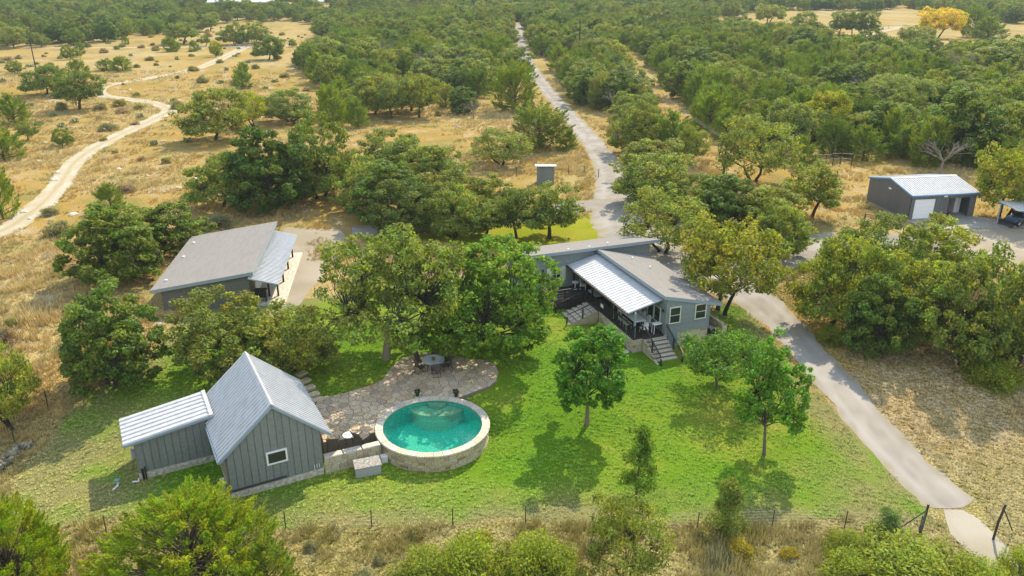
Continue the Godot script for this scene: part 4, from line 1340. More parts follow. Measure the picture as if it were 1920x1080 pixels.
# the long house with its porch, deck and two flights of stone steps
func build_house() -> void:
	var t := thing("porch_house", "blue grey board house with shed roofs and a metal roofed porch on stone", "house", Vector3(11.71, 0, -55.75), 20.5)
	var m := mat("siding_blue")
	var trim := mat("trim_grey")
	var cream := mat("trim_cream")
	var end := PackedVector2Array([Vector2(0, 1.64), Vector2(3.85, 1.64), Vector2(3.85, 3.55), Vector2(0, 4.48)])
	var s := Shape.new()
	s.prism(end, 11.7, Transform3D(Basis(), Vector3(0, 0, -0.03)))
	s.hexa([Vector3(-6.42, 0.6, -11.84), Vector3(5.12, 0.6, -11.84), Vector3(5.12, 0.6, -17.8), Vector3(-6.42, 0.6, -17.8), Vector3(-6.42, 4.7, -11.84), Vector3(5.12, 4.7, -11.84), Vector3(5.12, 3.2, -17.8), Vector3(-6.42, 3.2, -17.8)])
	var wall := obj("wall", s, m, t)
	clad(wall, end, Transform3D(Basis(), Vector3(0, 0, -0.03)), 0.19, false, m, "siding_board")
	clad(wall, PackedVector2Array([Vector2(0.03, 1.64), Vector2(11.7, 1.64), Vector2(11.7, 4.46), Vector2(0.03, 4.46)]), Transform3D(Basis(Vector3.UP, -PI / 2), Vector3(0, 0, -11.73)), 0.19, false, m, "siding_board")
	clad(wall, PackedVector2Array([Vector2(-6.42, 1.0), Vector2(5.12, 1.0), Vector2(5.12, 4.7), Vector2(-6.42, 4.7)]), Transform3D(Basis(), Vector3(0, 0, -11.84)), 0.19, false, m, "siding_board")
	var corner := Shape.new()
	for x in [-0.02, 3.78]: corner.box(Vector3(x, 1.62, -0.06), Vector3(x + 0.09, 4.45 if x < 1 else 3.55, 0.022))
	corner.box(Vector3(-6.46, 0.9, -11.9), Vector3(-6.37, 4.7, -11.79)); corner.box(Vector3(5.06, 0.9, -11.9), Vector3(5.15, 4.7, -11.79))
	obj("corner_board", corner, m, t)
	# stone footing with a grey access door
	var foot := Shape.new()
	foot.box(Vector3(0.06, -0.2, -11.6), Vector3(3.8, 1.63, -0.16))
	obj("foundation", foot, mat("mortar"), t)
	stone_wall(t, Vector3(0.0, 0, -0.06), Vector3(3.85, 0, -0.06), func(_q: Vector3) -> float: return 0.2, 1.62, 0.1, 0.2, 0.42)
	stone_wall(t, Vector3(3.8, 0, -0.06), Vector3(3.8, 0, -11.5), func(_q: Vector3) -> float: return 0.2, 1.62, 0.1, 0.22, 0.7)
	var dr := Shape.new()
	dr.soft_box(Vector3(0.22, 0.35, -0.05), Vector3(1.08, 1.6, 0.05), 0.015)
	var door := obj("access_door", dr, mat("door_grey", 0.16, 0.21, 0.24, 0.6), t)
	var hd := Shape.new()
	hd.soft_box(Vector3(0.95, 0.95, 0.052), Vector3(0.99, 1.1, 0.08), 0.01)
	obj("handle", hd, mat("dark_metal"), door)
	window(t, Transform3D(Basis(), Vector3(0.73, 3.16, 0.0)), 0.98, 1.36, 1, 2, cream, 0.075)
	window(t, Transform3D(Basis(), Vector3(2.99, 3.14, 0.0)), 1.0, 1.26, 1, 2, cream, 0.075)
	var side := Basis(Vector3.UP, -PI / 2)
	for z in [-1.25, -2.25, -5.2]: window(t, Transform3D(side, Vector3(-0.0, 2.85, z)), 0.95, 1.3, 1, 1, cream, 0.075)
	var dd := Shape.new()
	dd.box(Vector3(-0.06, 1.62, -7.6), Vector3(0.0, 3.7, -6.7))
	obj("door", dd, mat("glass"), t)
	window(t, Transform3D(Basis(), Vector3(-3.98, 2.87, -11.82)), 0.88, 1.16, 2, 2, cream, 0.06)
	for x in [-4.65, -3.28]:
		var sh := Shape.new()
		sh.box(Vector3(x - 0.2, 2.24, -11.84), Vector3(x + 0.2, 3.5, -11.775))
		obj("shutter", sh, cream, t)
	for p in [Vector3(-5.25, 3.35, -11.76), Vector3(-0.1, 3.5, -0.35)]:
		var sc := Shape.new()
		sc.lathe([Vector2(0, -0.1), Vector2(0.1, -0.1), Vector2(0.07, 0.1), Vector2(0, 0.12)], 10, Transform3D(Basis(), p))
		obj("wall_lamp", sc, mat("black_metal"), t)
	var fl := Shape.new()
	fl.soft_box(Vector3(3.86, 3.3, -0.2), Vector3(4.0, 3.45, -0.02), 0.02)
	obj("flood_lamp", fl, mat("white_plastic"), t)
	# roofs
	shingle_roof(t, Vector3(-6.5, 5.02, -11.4), Vector3(12.5, 0, 0), Vector3(0, -1.72, -6.7), mat("shingle"), trim)
	shingle_roof(t, Vector3(-0.3, 4.86, 0.12), Vector3(0, 0, -11.5), Vector3(5.2, -1.28, 0), mat("shingle"), trim)
	var g := metal_roof(t, Vector3(-0.04, 4.34, -0.55), Vector3(0, 0, -11.25), Vector3(-2.95, -0.7, 0), 0.4, mat("galvanised"), 0.04)
	var gut := Shape.new()
	gut.box(Vector3(-3.1, 3.5, -11.75), Vector3(-2.99, 3.6, -0.53))
	obj("gutter", gut, mat("brown_wood"), g)
	for p in [Vector3(2.1, 4.27, -9.4), Vector3(2.6, 4.15, -7.2)]:
		var v := Shape.new()
		v.lathe([Vector2(0.06, -0.05), Vector2(0.06, 0.22), Vector2(0.0, 0.23)], 10, Transform3D(Basis(), p))
		obj("roof_vent", v, mat("white_plastic"), t)
	for x in [-2.6, -0.6, 1.2]:
		var v := Shape.new()
		v.lathe([Vector2(0.07, -0.05), Vector2(0.07, 0.28 if x > 1 else 0.14), Vector2(0.0, 0.3 if x > 1 else 0.15)], 10, Transform3D(Basis(), Vector3(x, 4.72, -12.4)))
		obj("roof_vent", v, mat("trim_white"), t)
	# deck
	var y := 1.6
	var under := Shape.new()
	under.box(Vector3(-2.62, -0.2, -11.8), Vector3(-0.02, y - 0.05, -0.24))
	under.box(Vector3(-6.2, 0.4, -11.8), Vector3(-2.62, y - 0.05, -8.9))
	var deck := obj("deck", under, mat("deck"), t)
	for k in 17:
		var b := Shape.new()
		b.col = Color.WHITE * rng.randf_range(0.8, 1.2)
		b.box(Vector3(-2.62 + k * 0.153, y - 0.048, -11.78), Vector3(-2.62 + k * 0.153 + 0.145, y, -0.2))
		obj("deck_board", b, mat("deck"), deck)
	for k in 19:
		var b := Shape.new()
		b.col = Color.WHITE * rng.randf_range(0.8, 1.2)
		b.box(Vector3(-6.2, y - 0.048, -11.78 + k * 0.153), Vector3(-2.63, y - 0.001, -11.78 + k * 0.153 + 0.145))
		obj("deck_board", b, mat("deck"), deck)
	stone_wall(t, Vector3(-2.66, 0, -6.0), Vector3(-2.66, 0, -0.16), func(_q: Vector3) -> float: return 0.15, 1.5, 0.14, 0.21, 0.5)
	stone_wall(t, Vector3(-2.66, 0, -0.16), Vector3(-1.8, 0, -0.16), func(_q: Vector3) -> float: return 0.15, 1.5, 0.14, 0.21, 0.4)
	for z in [-0.42, -4.1, -7.7, -11.4]:
		var p := Shape.new()
		p.beam(Vector3(-2.45, y, z), Vector3(-2.45, 3.66, z), 0.13, 0.13)
		obj("post", p, mat("black_metal") if z < -1 else mat("trim_grey"), t)
	var bm := Shape.new()
	bm.beam(Vector3(-2.45, 3.6, -0.42), Vector3(-2.45, 3.6, -11.7), 0.1, 0.16)
	obj("beam", bm, mat("brown_wood"), t)
	var dk := mat("black_metal")
	rail(t, [Vector3(-2.58, y, -5.9), Vector3(-2.58, y, -0.28), Vector3(-1.82, y, -0.28)], 0.95, [Vector3(-2.58, y, -5.9), Vector3(-2.58, y, -3.0), Vector3(-2.58, y, -0.28), Vector3(-1.82, y, -0.28)], 1, dk)
	var bal := Shape.new()
	for k in 52: bal.bar(Vector3(-2.58, y + 0.06, -5.85 + k * 0.107), Vector3(-2.58, y + 0.9, -5.85 + k * 0.107), 0.012, 4)
	for k in 7: bal.bar(Vector3(-2.5 + k * 0.107, y + 0.06, -0.28), Vector3(-2.5 + k * 0.107, y + 0.9, -0.28), 0.012, 4)
	for k in 7: bal.bar(Vector3(-2.58, y + 0.1 + k * 0.12, -5.85), Vector3(-2.58, y + 0.1 + k * 0.12, -0.3), 0.009, 4)
	tag(obj("baluster_grid", bal, dk, t), "", "", "", "stuff")
	# near steps, towards the lawn
	var rise := 0.178
	for k in 8:
		var st := Shape.new()
		st.col = Color(1, 0.96, 0.9) * rng.randf_range(0.85, 1.1)
		var yy := y - rise * (k + 1)
		st.soft_box(Vector3(-1.72, yy - 0.075, -0.2 + k * 0.335), Vector3(0.1, yy, -0.2 + (k + 1) * 0.335 + 0.03), 0.02)
		var tr := obj("step", st, mat("coping"), t)
		var ri := Shape.new()
		ri.box(Vector3(-1.7, -0.1, -0.18 + k * 0.335), Vector3(0.08, yy - 0.076, -0.2 + (k + 1) * 0.335 - 0.02))
		obj("riser", ri, mat("mortar"), tr)
	stone_wall(t, Vector3(-1.84, 0, -0.1), Vector3(-1.84, 0, 2.55), func(_q: Vector3) -> float: return 0.1, 1.52, 0.13, 0.2, 0.42, "stone", func(x: float) -> float: return 1.6 - 0.53 * x + 0.02)
	rail(t, [Vector3(-1.74, y, -0.1), Vector3(-1.74, y - rise * 8 + 0.05, 2.5)], 0.92, [Vector3(-1.74, 0.9, 1.15), Vector3(-1.74, 0.12, 2.5)], 3, dk)
	rail(t, [Vector3(0.08, y, -0.1), Vector3(0.08, y - rise * 8 + 0.05, 2.5)], 0.92, [Vector3(0.08, 0.9, 1.15), Vector3(0.08, 0.12, 2.5)], 3, dk)
	var ochre := Shape.new()
	ochre.beam(Vector3(0.08, 1.68, 1.92), Vector3(0.08, 1.19, 2.56), 0.104, 0.07)
	obj("bare_handrail_end", ochre, mat("tan_wood"), t)
	# left steps, towards the shade tree
	for k in 6:
		var st := Shape.new()
		st.col = Color(1, 0.96, 0.9) * rng.randf_range(0.85, 1.1)
		var yy := y - 0.15 * (k + 1)
		st.soft_box(Vector3(-2.66 - (k + 1) * 0.46 - 0.03, yy - 0.075, -8.25), Vector3(-2.66 - k * 0.46, yy, -6.04), 0.02)
		var tr := obj("step", st, mat("coping"), t)
		var ri := Shape.new()
		ri.box(Vector3(-2.66 - (k + 1) * 0.46 + 0.02, 0.1, -8.22), Vector3(-2.68 - k * 0.46, yy - 0.076, -6.07))
		obj("riser", ri, mat("mortar"), tr)
	stone_wall(t, Vector3(-5.4, 0, -5.98), Vector3(-2.7, 0, -5.98), func(_q: Vector3) -> float: return 0.3, 1.52, 0.06, 0.2, 0.42, "stone", func(x: float) -> float: return 0.75 + 0.32 * x)
	rail(t, [Vector3(-2.6, y, -6.0), Vector3(-5.5, 0.72, -6.0)], 0.92, [Vector3(-4.1, 1.1, -6.0), Vector3(-5.5, 0.6, -6.0)], 2, dk)
	rail(t, [Vector3(-2.6, y, -8.3), Vector3(-5.5, 0.72, -8.3)], 0.92, [Vector3(-2.6, y, -8.3), Vector3(-4.1, 1.1, -8.3), Vector3(-5.5, 0.6, -8.3)], 2, dk)
	rail(t, [Vector3(-2.65, y, -8.95), Vector3(-6.1, y, -8.95), Vector3(-6.1, y, -11.7)], 0.95, [Vector3(-2.65, y, -8.95), Vector3(-4.4, y, -8.95), Vector3(-6.1, y, -8.95)], 3, dk)
	var sg := Shape.new()
	sg.box(Vector3(-2.66, 2.05, -5.72), Vector3(-2.63, 2.35, -5.3))
	obj("plaque", sg, mat("white_plastic"), t)
	# what stands about the house, placed in the house's own axes
	var f := t.transform
	var turn := 20.5
	var tb := thing("porch_table", "long white dining table near the right end of the porch", "table", f * Vector3(-1.35, y, -2.7), turn)
	var tt := Shape.new()
	tt.soft_box(Vector3(-0.5, 0.7, -1.25), Vector3(0.5, 0.76, 1.25), 0.02)
	obj("tabletop", tt, mat("white_wicker"), tb)
	for x in [-0.42, 0.42]:
		for z in [-1.15, 1.15]:
			var lg := Shape.new()
			lg.beam(Vector3(x, 0, z), Vector3(x, 0.7, z), 0.08, 0.08)
			obj("leg", lg, mat("white_wicker"), tb)
	var ch := wicker_chair()
	var spots := [[-1.3, -0.95, 180, "white porch chair at the near end of the long porch table"], [-0.55, -1.9, -90, "white porch chair on the house side of the porch table, nearest the steps"], [-0.55, -2.7, -90, "white porch chair in the middle of the house side of the porch table"], [-0.55, -3.5, -90, "white porch chair on the house side of the porch table, farthest from the steps"], [-2.1, -2.2, 90, "white porch chair on the railing side of the porch table, nearest the steps"], [-2.1, -3.1, 90, "white porch chair on the railing side of the porch table, farther from the steps"], [-1.35, -4.5, 0, "white porch chair at the far end of the long porch table"], [-1.9, -10.7, 60, "large white porch chair at the far left end of the porch under the window wall"]]
	for k in spots.size():
		var at: Vector3 = f * Vector3(spots[k][0], y, spots[k][1])
		var r: float = turn + spots[k][2]
		if k == 0:
			ch.position = at; ch.rotation.y = deg_to_rad(r)
			tag(ch, spots[k][3], "chair", "white chairs on the porch")
		else: again(ch, at, r, spots[k][3], "white chairs on the porch")
	var co := thing("console_table", "small white topped table by the house wall at the head of the porch steps", "table", f * Vector3(-0.45, y, -0.55), turn)
	var ct := Shape.new()
	ct.soft_box(Vector3(-0.35, 0.78, -0.22), Vector3(0.35, 0.84, 0.22), 0.015)
	obj("tabletop", ct, mat("white_plastic"), co)
	for x in [-0.3, 0.3]:
		for z in [-0.17, 0.17]:
			var lg := Shape.new()
			lg.bar(Vector3(x, 0, z), Vector3(x, 0.78, z), 0.025)
			obj("leg", lg, mat("white_plastic") if x < 0 else mat("black_metal"), co)
	var rt := thing("round_stand", "small round white table beside the large white chair on the porch", "table", f * Vector3(-2.5, y, -11.0), turn)
	var rs := Shape.new()
	rs.lathe([Vector2(0, 0.6), Vector2(0.3, 0.6), Vector2(0.3, 0.64), Vector2(0, 0.641)], 16)
	obj("tabletop", rs, mat("white_plastic"), rt)
	var rl := Shape.new()
	rl.lathe([Vector2(0.2, 0), Vector2(0.05, 0.1), Vector2(0.04, 0.6)], 10)
	obj("leg", rl, mat("white_plastic"), rt)
	var bn := thing("porch_bench", "dark cushioned bench with pale slats by the porch railing gap", "bench", f * Vector3(-1.7, y, -8.6), turn)
	var bs := Shape.new()
	bs.soft_box(Vector3(-0.35, 0.36, -0.75), Vector3(0.35, 0.48, 0.75), 0.03)
	obj("seat", bs, mat("grey_paint"), bn)
	for z in [-0.65, 0.65]:
		var lg := Shape.new()
		lg.box(Vector3(-0.3, 0, z - 0.04), Vector3(0.3, 0.36, z + 0.04))
		obj("leg", lg, mat("black_metal"), bn)
	var cu := thing("porch_curtain", "white curtain gathered at the middle porch post", "curtain", f * Vector3(-2.36, y, -4.3), turn)
	var cs := Shape.new()
	for k in 5: cs.tube([Vector3(0, 0.05, 0.07 * k), Vector3(0.02, 0.9, 0.045 * k), Vector3(0, 1.95, 0.08 * k)], [0.045, 0.03, 0.05], 6)
	obj("drape", cs, mat("white_wicker"), cu)
	var chain := thing("rain_chain", "thin pale rain chain hanging from the near corner of the porch roof", "rain chain", f * Vector3(-3.02, 0.4, -0.6))
	for k in 24:
		var cup := Shape.new()
		cup.lathe([Vector2(0.015, 0), Vector2(0.04, 0.09), Vector2(0.03, 0.09), Vector2(0.01, 0.02)], 6, Transform3D(Basis(), Vector3(0, 0.05 + k * 0.13, 0)))
		cup.bar(Vector3(0, 0.05 + k * 0.13, 0), Vector3(0, 0.18 + k * 0.13, 0), 0.008, 4)
		obj("cup", cup, mat("wire"), chain)
	var sp := Shape.new()
	sp.lathe([Vector2(0, -0.1), Vector2(0.34, -0.1), Vector2(0.3, 0.07), Vector2(0, 0.1)], 10, Transform3D(Basis(), f * Vector3(-3.05, 0.44, -0.55)))
	tag(obj("splash_stone", sp, mat("pale_slab")), "flat pale stone on the lawn under the rain chain", "stone")
	# stone screen wall with the air conditioner behind it
	var sw := thing("screen_wall", "pale stone screen wall standing out from the right end of the house", "wall", Vector3.ZERO)
	var w0: Vector3 = f * Vector3(5.35, 0, 0.35); var w1: Vector3 = f * Vector3(5.35, 0, -2.6); var w2: Vector3 = f * Vector3(4.3, 0, 0.35)
	stone_wall(sw, w0, w1, func(_q: Vector3) -> float: return 0.2, 1.75, 0.3, 0.22, 0.6)
	stone_wall(sw, f * Vector3(4.95, 0, 0.35), w0, func(_q: Vector3) -> float: return 0.2, 1.75, 0.16, 0.22, 0.3)
	var ac := thing("air_conditioner", "dark air conditioning unit between the house corner and the stone screen wall", "air conditioner", f * Vector3(4.55, 0.45, -0.6), turn)
	var ab := Shape.new()
	ab.soft_box(Vector3(-0.3, 0, -0.35), Vector3(0.3, 0.8, 0.35), 0.04)
	obj("casing", ab, mat("dark_metal"), ac)
	var af := Shape.new()
	for k in 5: af.lathe([Vector2(0.05 + k * 0.05, 0.802), Vector2(0.07 + k * 0.05, 0.815), Vector2(0.085 + k * 0.05, 0.802)], 14)
	obj("grille", af, mat("grey_paint"), ac)
	var up := thing("water_pipe", "blue grey pipes beside the access door under the end wall of the house", "pipe", f * Vector3(1.75, 0.45, 0.1), turn)
	var pp := Shape.new()
	pp.tube([Vector3(-0.2, 0, 0), Vector3(-0.2, 0.35, 0), Vector3(0.2, 0.38, 0), Vector3(0.2, 0, 0)], [0.05], 8)
	obj("pipe", pp, mat("blue_paint"), up)

# the carport building left of the house
func build_carport() -> void:
	var t := thing("carport_barn", "grey barn with a wide pale shingle roof and a white metal lean-to on brown posts", "barn", Vector3(-21.5, 0, -62.3), 7.3)
	var m := mat("siding_olive")
	var d := 13.6
	var core := PackedVector2Array([Vector2(-7.6, 0.8), Vector2(-0.5, 0.8), Vector2(-0.5, 3.9), Vector2(-7.6, 2.85)])
	var s := Shape.new()
	s.prism(core, d, Transform3D(Basis(), Vector3(0, 0, -0.35)))
	var wall := obj("wall", s, m, t)
	clad(wall, core, Transform3D(Basis(), Vector3(0, 0, -0.35)), 0.2, false, m, "siding_board")
	shingle_roof(t, Vector3(0.0, 4.24, 0.0), Vector3(0, 0, -14.3), Vector3(-8.35, -1.24, 0), mat("shingle"), mat("trim_grey"))
	for z in [-1.8, -7.7, -11.7]:
		var v := Shape.new()
		v.lathe([Vector2(0.12, -0.05), Vector2(0.12, 0.12), Vector2(0.0, 0.14)], 10, Transform3D(Basis(), Vector3(-7.5, 3.14, z)))
		obj("roof_vent", v, mat("trim_white"), t)
	metal_roof(t, Vector3(-0.45, 3.72, 0.1), Vector3(0, 0, -13.3), Vector3(2.45, -0.66, 0), 0.3, mat("white_roof"))
	var slab := Shape.new()
	slab.soft_box(Vector3(-0.48, 0.7, -13.6), Vector3(2.25, 1.12, -0.4), 0.02)
	obj("floor_slab", slab, mat("pale_slab"), t)
	for z in [-0.75, -2.3, -5.6, -8.95, -12.3]:
		var p := Shape.new()
		var x := 1.45 if z < -1 else 0.7
		p.beam(Vector3(x, 1.1, z if z < -1 else -2.3), Vector3(x, 3.2, z if z < -1 else -2.3), 0.15, 0.15)
		obj("post", p, mat("brown_wood"), t)
	var bm := Shape.new()
	bm.beam(Vector3(1.45, 3.06, -0.3), Vector3(1.45, 3.06, -13.0), 0.12, 0.18)
	obj("beam", bm, mat("brown_wood"), t)
	for z in [-4.0, -8.0]:
		var o := Shape.new()
		o.box(Vector3(-0.5, 1.1, z - 1.4), Vector3(-0.44, 3.3, z + 1.4))
		obj("door", o, mat("trim_white"), t)
	var gr := thing("grill", "black box under the near end of the white lean-to roof", "grill", t.transform * Vector3(0.2, 1.12, -1.3), 7.3)
	var gb := Shape.new()
	gb.soft_box(Vector3(-0.5, 0.4, -0.3), Vector3(0.5, 1.1, 0.3), 0.05)
	obj("body", gb, mat("black_metal"), gr)
	for x in [-0.4, 0.4]:
		var lg := Shape.new()
		lg.box(Vector3(x - 0.04, 0, -0.25), Vector3(x + 0.04, 0.4, 0.25))
		obj("leg", lg, mat("black_metal"), gr)

# the steel workshop on the right
func build_workshop() -> void:
	var t := thing("workshop", "dark grey steel workshop with a pale ribbed roof edged in blue and one white door", "workshop", Vector3(44.7, 0, -87.1), 9.5)
	var m := mat("siding_shop")
	var w := 8.1; var d := 8.2; var y0 := 1.15; var e := 3.95; var pk := 4.85
	var base := Shape.new()
	base.box(Vector3(-0.06, 0.4, -d - 0.06), Vector3(w + 0.06, y0, 0.06))
	obj("foundation", base, mat("concrete"), t)
	var side := PackedVector2Array([Vector2(0, y0), Vector2(d, y0), Vector2(d, e), Vector2(d / 2, pk), Vector2(0, e)])
	var s := Shape.new()
	var tl := Transform3D(Basis(Vector3.UP, -PI / 2), Vector3(0, 0, -d))
	var tr := Transform3D(Basis(Vector3.UP, PI / 2), Vector3(w, 0, 0))
	s.prism(side, 0.12, tl)
	s.prism(side, 0.12, tr)
	s.box(Vector3(0.12, y0, -d), Vector3(w - 0.12, e, -d + 0.12))
	for b in [[0.12, 0.48, y0, e], [3.05, 4.68, y0, e], [7.38, w - 0.12, y0, e], [0.48, 3.05, 3.42, e], [4.68, 7.38, 3.42, e]]:
		s.box(Vector3(b[0], b[2], -0.12), Vector3(b[1], b[3], 0.0))
	var wall := obj("wall", s, m, t)
	clad(wall, side, tl, 0.3, true, m, "wall_panel", 0.02)
	for b in [[0.0, 0.46, y0, e], [3.08, 4.66, y0, e], [7.4, w, y0, e], [0.46, 3.08, 3.45, e], [4.66, 7.4, 3.45, e]]:
		clad(wall, PackedVector2Array([Vector2(b[0], b[2]), Vector2(b[1], b[2]), Vector2(b[1], b[3]), Vector2(b[0], b[3])]), Transform3D(), 0.3, true, m, "wall_panel", 0.02)
	var dr := Shape.new()
	for k in 5: dr.soft_box(Vector3(0.5, y0 + 0.02 + k * 0.452, -0.1), Vector3(3.03, y0 + 0.02 + (k + 1) * 0.452 - 0.015, -0.05), 0.012)
	obj("garage_door", dr, mat("white_plastic"), t)
	var rise := (pk - e) / (d / 2)
	metal_roof(t, Vector3(-0.12, pk + 0.06, -d / 2), Vector3(w + 0.3, 0, 0), Vector3(0, -(d / 2 + 0.2) * rise, d / 2 + 0.2), 0.3, mat("white_roof"))
	metal_roof(t, Vector3(-0.12, pk + 0.06, -d / 2), Vector3(w + 0.3, 0, 0), Vector3(0, -(d / 2 + 0.2) * rise, -d / 2 - 0.2), 0.3, mat("white_roof"))
	var tm := Shape.new()
	tm.beam(Vector3(-0.14, e - 0.06, 0.22), Vector3(w + 0.2, e - 0.06, 0.22), 0.05, 0.16)
	for z in [0.22, -d - 0.22]: tm.beam(Vector3(-0.14, e - 0.06, z), Vector3(-0.14, pk, -d / 2), 0.05, 0.16)
	obj("blue_trim", tm, mat("trim_blue"), t)
	var cap := Shape.new()
	cap.beam(Vector3(-0.12, pk + 0.075, -d / 2), Vector3(w + 0.18, pk + 0.075, -d / 2), 0.36, 0.03)
	obj("ridge_cap", cap, mat("trim_white"), t)
	for p in [Vector3(4.1, 3.72, 0.06), Vector3(-0.08, 3.75, -d / 2 + 0.2)]:
		var l := Shape.new()
		var b := Basis() if p.z > 0 else Basis(Vector3.UP, -PI / 2)
		l.soft_box(Vector3(-0.22, -0.09, -0.02), Vector3(0.22, 0.09, 0.14), 0.04, Transform3D(b, p))
		obj("wall_lamp", l, mat("white_plastic"), t)
	var sp := Shape.new()
	sp.bar(Vector3(-0.06, y0, 0.08), Vector3(-0.06, e, 0.1), 0.05, 6)
	obj("downspout", sp, mat("dark_metal"), t)
	var f := t.transform
	var ap := Shape.new()
	ap.prism(PackedVector2Array([Vector2(-0.2, -0.05), Vector2(w + 0.5, -0.05), Vector2(w + 4.3, -4.3), Vector2(1.6, -3.9), Vector2(-0.2, -3.4)]), 0.4, Transform3D(Basis(Vector3.RIGHT, -PI / 2), Vector3(0, y0 - 0.02, 0)))
	var apron := obj("concrete_apron", ap, mat("concrete"))
	apron.transform = f
	tag(apron, "pale concrete apron in front of the workshop doors", "pavement", "", "structure")
	# inside the open bay
	var fr := thing("cabinet", "white cabinet against the right wall inside the open workshop bay", "cabinet", f * Vector3(7.3, y0, -2.6), 9.5)
	var c := Shape.new()
	c.soft_box(Vector3(-0.4, 0, -0.9), Vector3(0.35, 2.0, 0.9), 0.03)
	obj("body", c, mat("white_plastic"), fr)
	var h := Shape.new()
	h.box(Vector3(-0.43, 0.9, -0.05), Vector3(-0.401, 1.3, -0.02))
	obj("handle", h, mat("dark_metal"), fr)
	var mo := thing("riding_mower", "dark red riding mower at the left of the open workshop bay", "mower", f * Vector3(5.2, y0, -1.4), 9.5)
	var b1 := Shape.new()
	b1.soft_box(Vector3(-0.32, 0.25, -0.1), Vector3(0.32, 0.75, 0.7), 0.08)
	obj("hood", b1, mat("red_paint"), mo)
	var b2 := Shape.new()
	b2.soft_box(Vector3(-0.25, 0.5, -0.7), Vector3(0.25, 0.62, -0.25), 0.05)
	b2.soft_box(Vector3(-0.25, 0.6, -0.8), Vector3(0.25, 1.0, -0.68), 0.04)
	obj("seat", b2, mat("black_metal"), mo)
	for q in [[-0.36, 0.5, 0.2], [0.36, 0.5, 0.2], [-0.4, -0.5, 0.28], [0.4, -0.5, 0.28]]:
		var wl := Shape.new()
		wl.lathe([Vector2(0, -0.1), Vector2(q[2] * 0.9, -0.1), Vector2(q[2], -0.05), Vector2(q[2], 0.05), Vector2(q[2] * 0.9, 0.1), Vector2(0, 0.1)], 16, Transform3D(Basis(Vector3.BACK, PI / 2), Vector3(q[0], q[2], q[1])))
		obj("wheel", wl, mat("rubber"), mo)
	var sh := thing("tool_shelf", "dark shelf of tools along the back wall of the open workshop bay", "shelf", f * Vector3(5.9, y0, -3.6), 9.5)
	for k in 4:
		var b := Shape.new()
		b.box(Vector3(-1.3, 0.4 + k * 0.55, -0.25), Vector3(1.3, 0.44 + k * 0.55, 0.25))
		obj("shelf_board", b, mat("brown_wood"), sh)
		for j in 4:
			var q := Shape.new()
			var x := -1.1 + j * 0.62
			q.col = Color.WHITE * rng.randf_range(0.3, 1.3)
			q.soft_box(Vector3(x, 0.441 + k * 0.55, -0.18), Vector3(x + rng.randf_range(0.25, 0.5), 0.44 + k * 0.55 + rng.randf_range(0.2, 0.42), 0.18), 0.02)
			obj("crate", q, [mat("grey_paint"), mat("blue_paint"), mat("black_metal"), mat("white_plastic")][(j + k) % 4], sh)
	for x in [-1.3, 1.3]:
		var u := Shape.new()
		u.box(Vector3(x - 0.03, 0, -0.25), Vector3(x + 0.03, 2.4, 0.25))
		obj("upright", u, mat("dark_metal"), sh)
	# open shelter and the blue utility vehicle at the edge of the frame
	var shl := thing("open_shelter", "open steel shelter with a blue edged pale roof at the right edge of the frame", "shelter", Vector3(55.6, 0, -85.4), 9.5)
	metal_roof(shl, Vector3(-2.1, 3.75, -0.4), Vector3(7.4, 0.0, 0), Vector3(0.5, -0.25, 3.0), 0.3, mat("white_roof"))
	var tr2 := Shape.new()
	tr2.beam(Vector3(-2.12, 3.68, -0.4), Vector3(-1.6, 3.42, 2.65), 0.05, 0.14)
	tr2.beam(Vector3(-1.6, 3.42, 2.65), Vector3(5.8, 3.42, 2.65), 0.05, 0.14)
	obj("blue_trim", tr2, mat("trim_blue"), shl)
	for p in [Vector3(-1.9, 1, -0.2), Vector3(5.0, 1, -0.2), Vector3(5.4, 1, 2.4)]:
		var u := Shape.new()
		u.beam(p, Vector3(p.x, 3.5, p.z), 0.1, 0.1)
		obj("post", u, mat("grey_paint"), shl)
	var v := thing("utility_vehicle", "blue utility vehicle with a dark front blade under the open shelter", "utility vehicle", Vector3(56.07, 1, -85.7) , 25)
	var bd := Shape.new()
	bd.soft_box(Vector3(-1.1, 0.5, -0.75), Vector3(0.2, 1.0, 0.75), 0.18)
	bd.soft_box(Vector3(0.2, 0.45, -0.75), Vector3(1.9, 0.8, 0.75), 0.06)
	obj("body", bd, mat("blue_paint"), v)
	var ws := Shape.new()
	ws.box(Vector3(0.0, 0.99, -0.65), Vector3(0.05, 1.6, 0.65), Transform3D(Basis(Vector3.BACK, 0.35), Vector3(0.35, 0.05, 0)))
	obj("windscreen", ws, mat("glass"), v)
	for z in [-0.68, 0.68]:
		var rb := Shape.new()
		rb.tube([Vector3(0.1, 0.95, z), Vector3(0.4, 1.75, z), Vector3(1.4, 1.78, z), Vector3(1.5, 0.8, z)], [0.035], 6)
		obj("roll_bar", rb, mat("black_metal"), v)
	var seat := Shape.new()
	seat.soft_box(Vector3(0.55, 0.8, -0.6), Vector3(1.1, 1.0, 0.6), 0.05)
	seat.soft_box(Vector3(1.1, 0.85, -0.6), Vector3(1.22, 1.45, 0.6), 0.05)
	obj("seat", seat, mat("black_metal"), v)
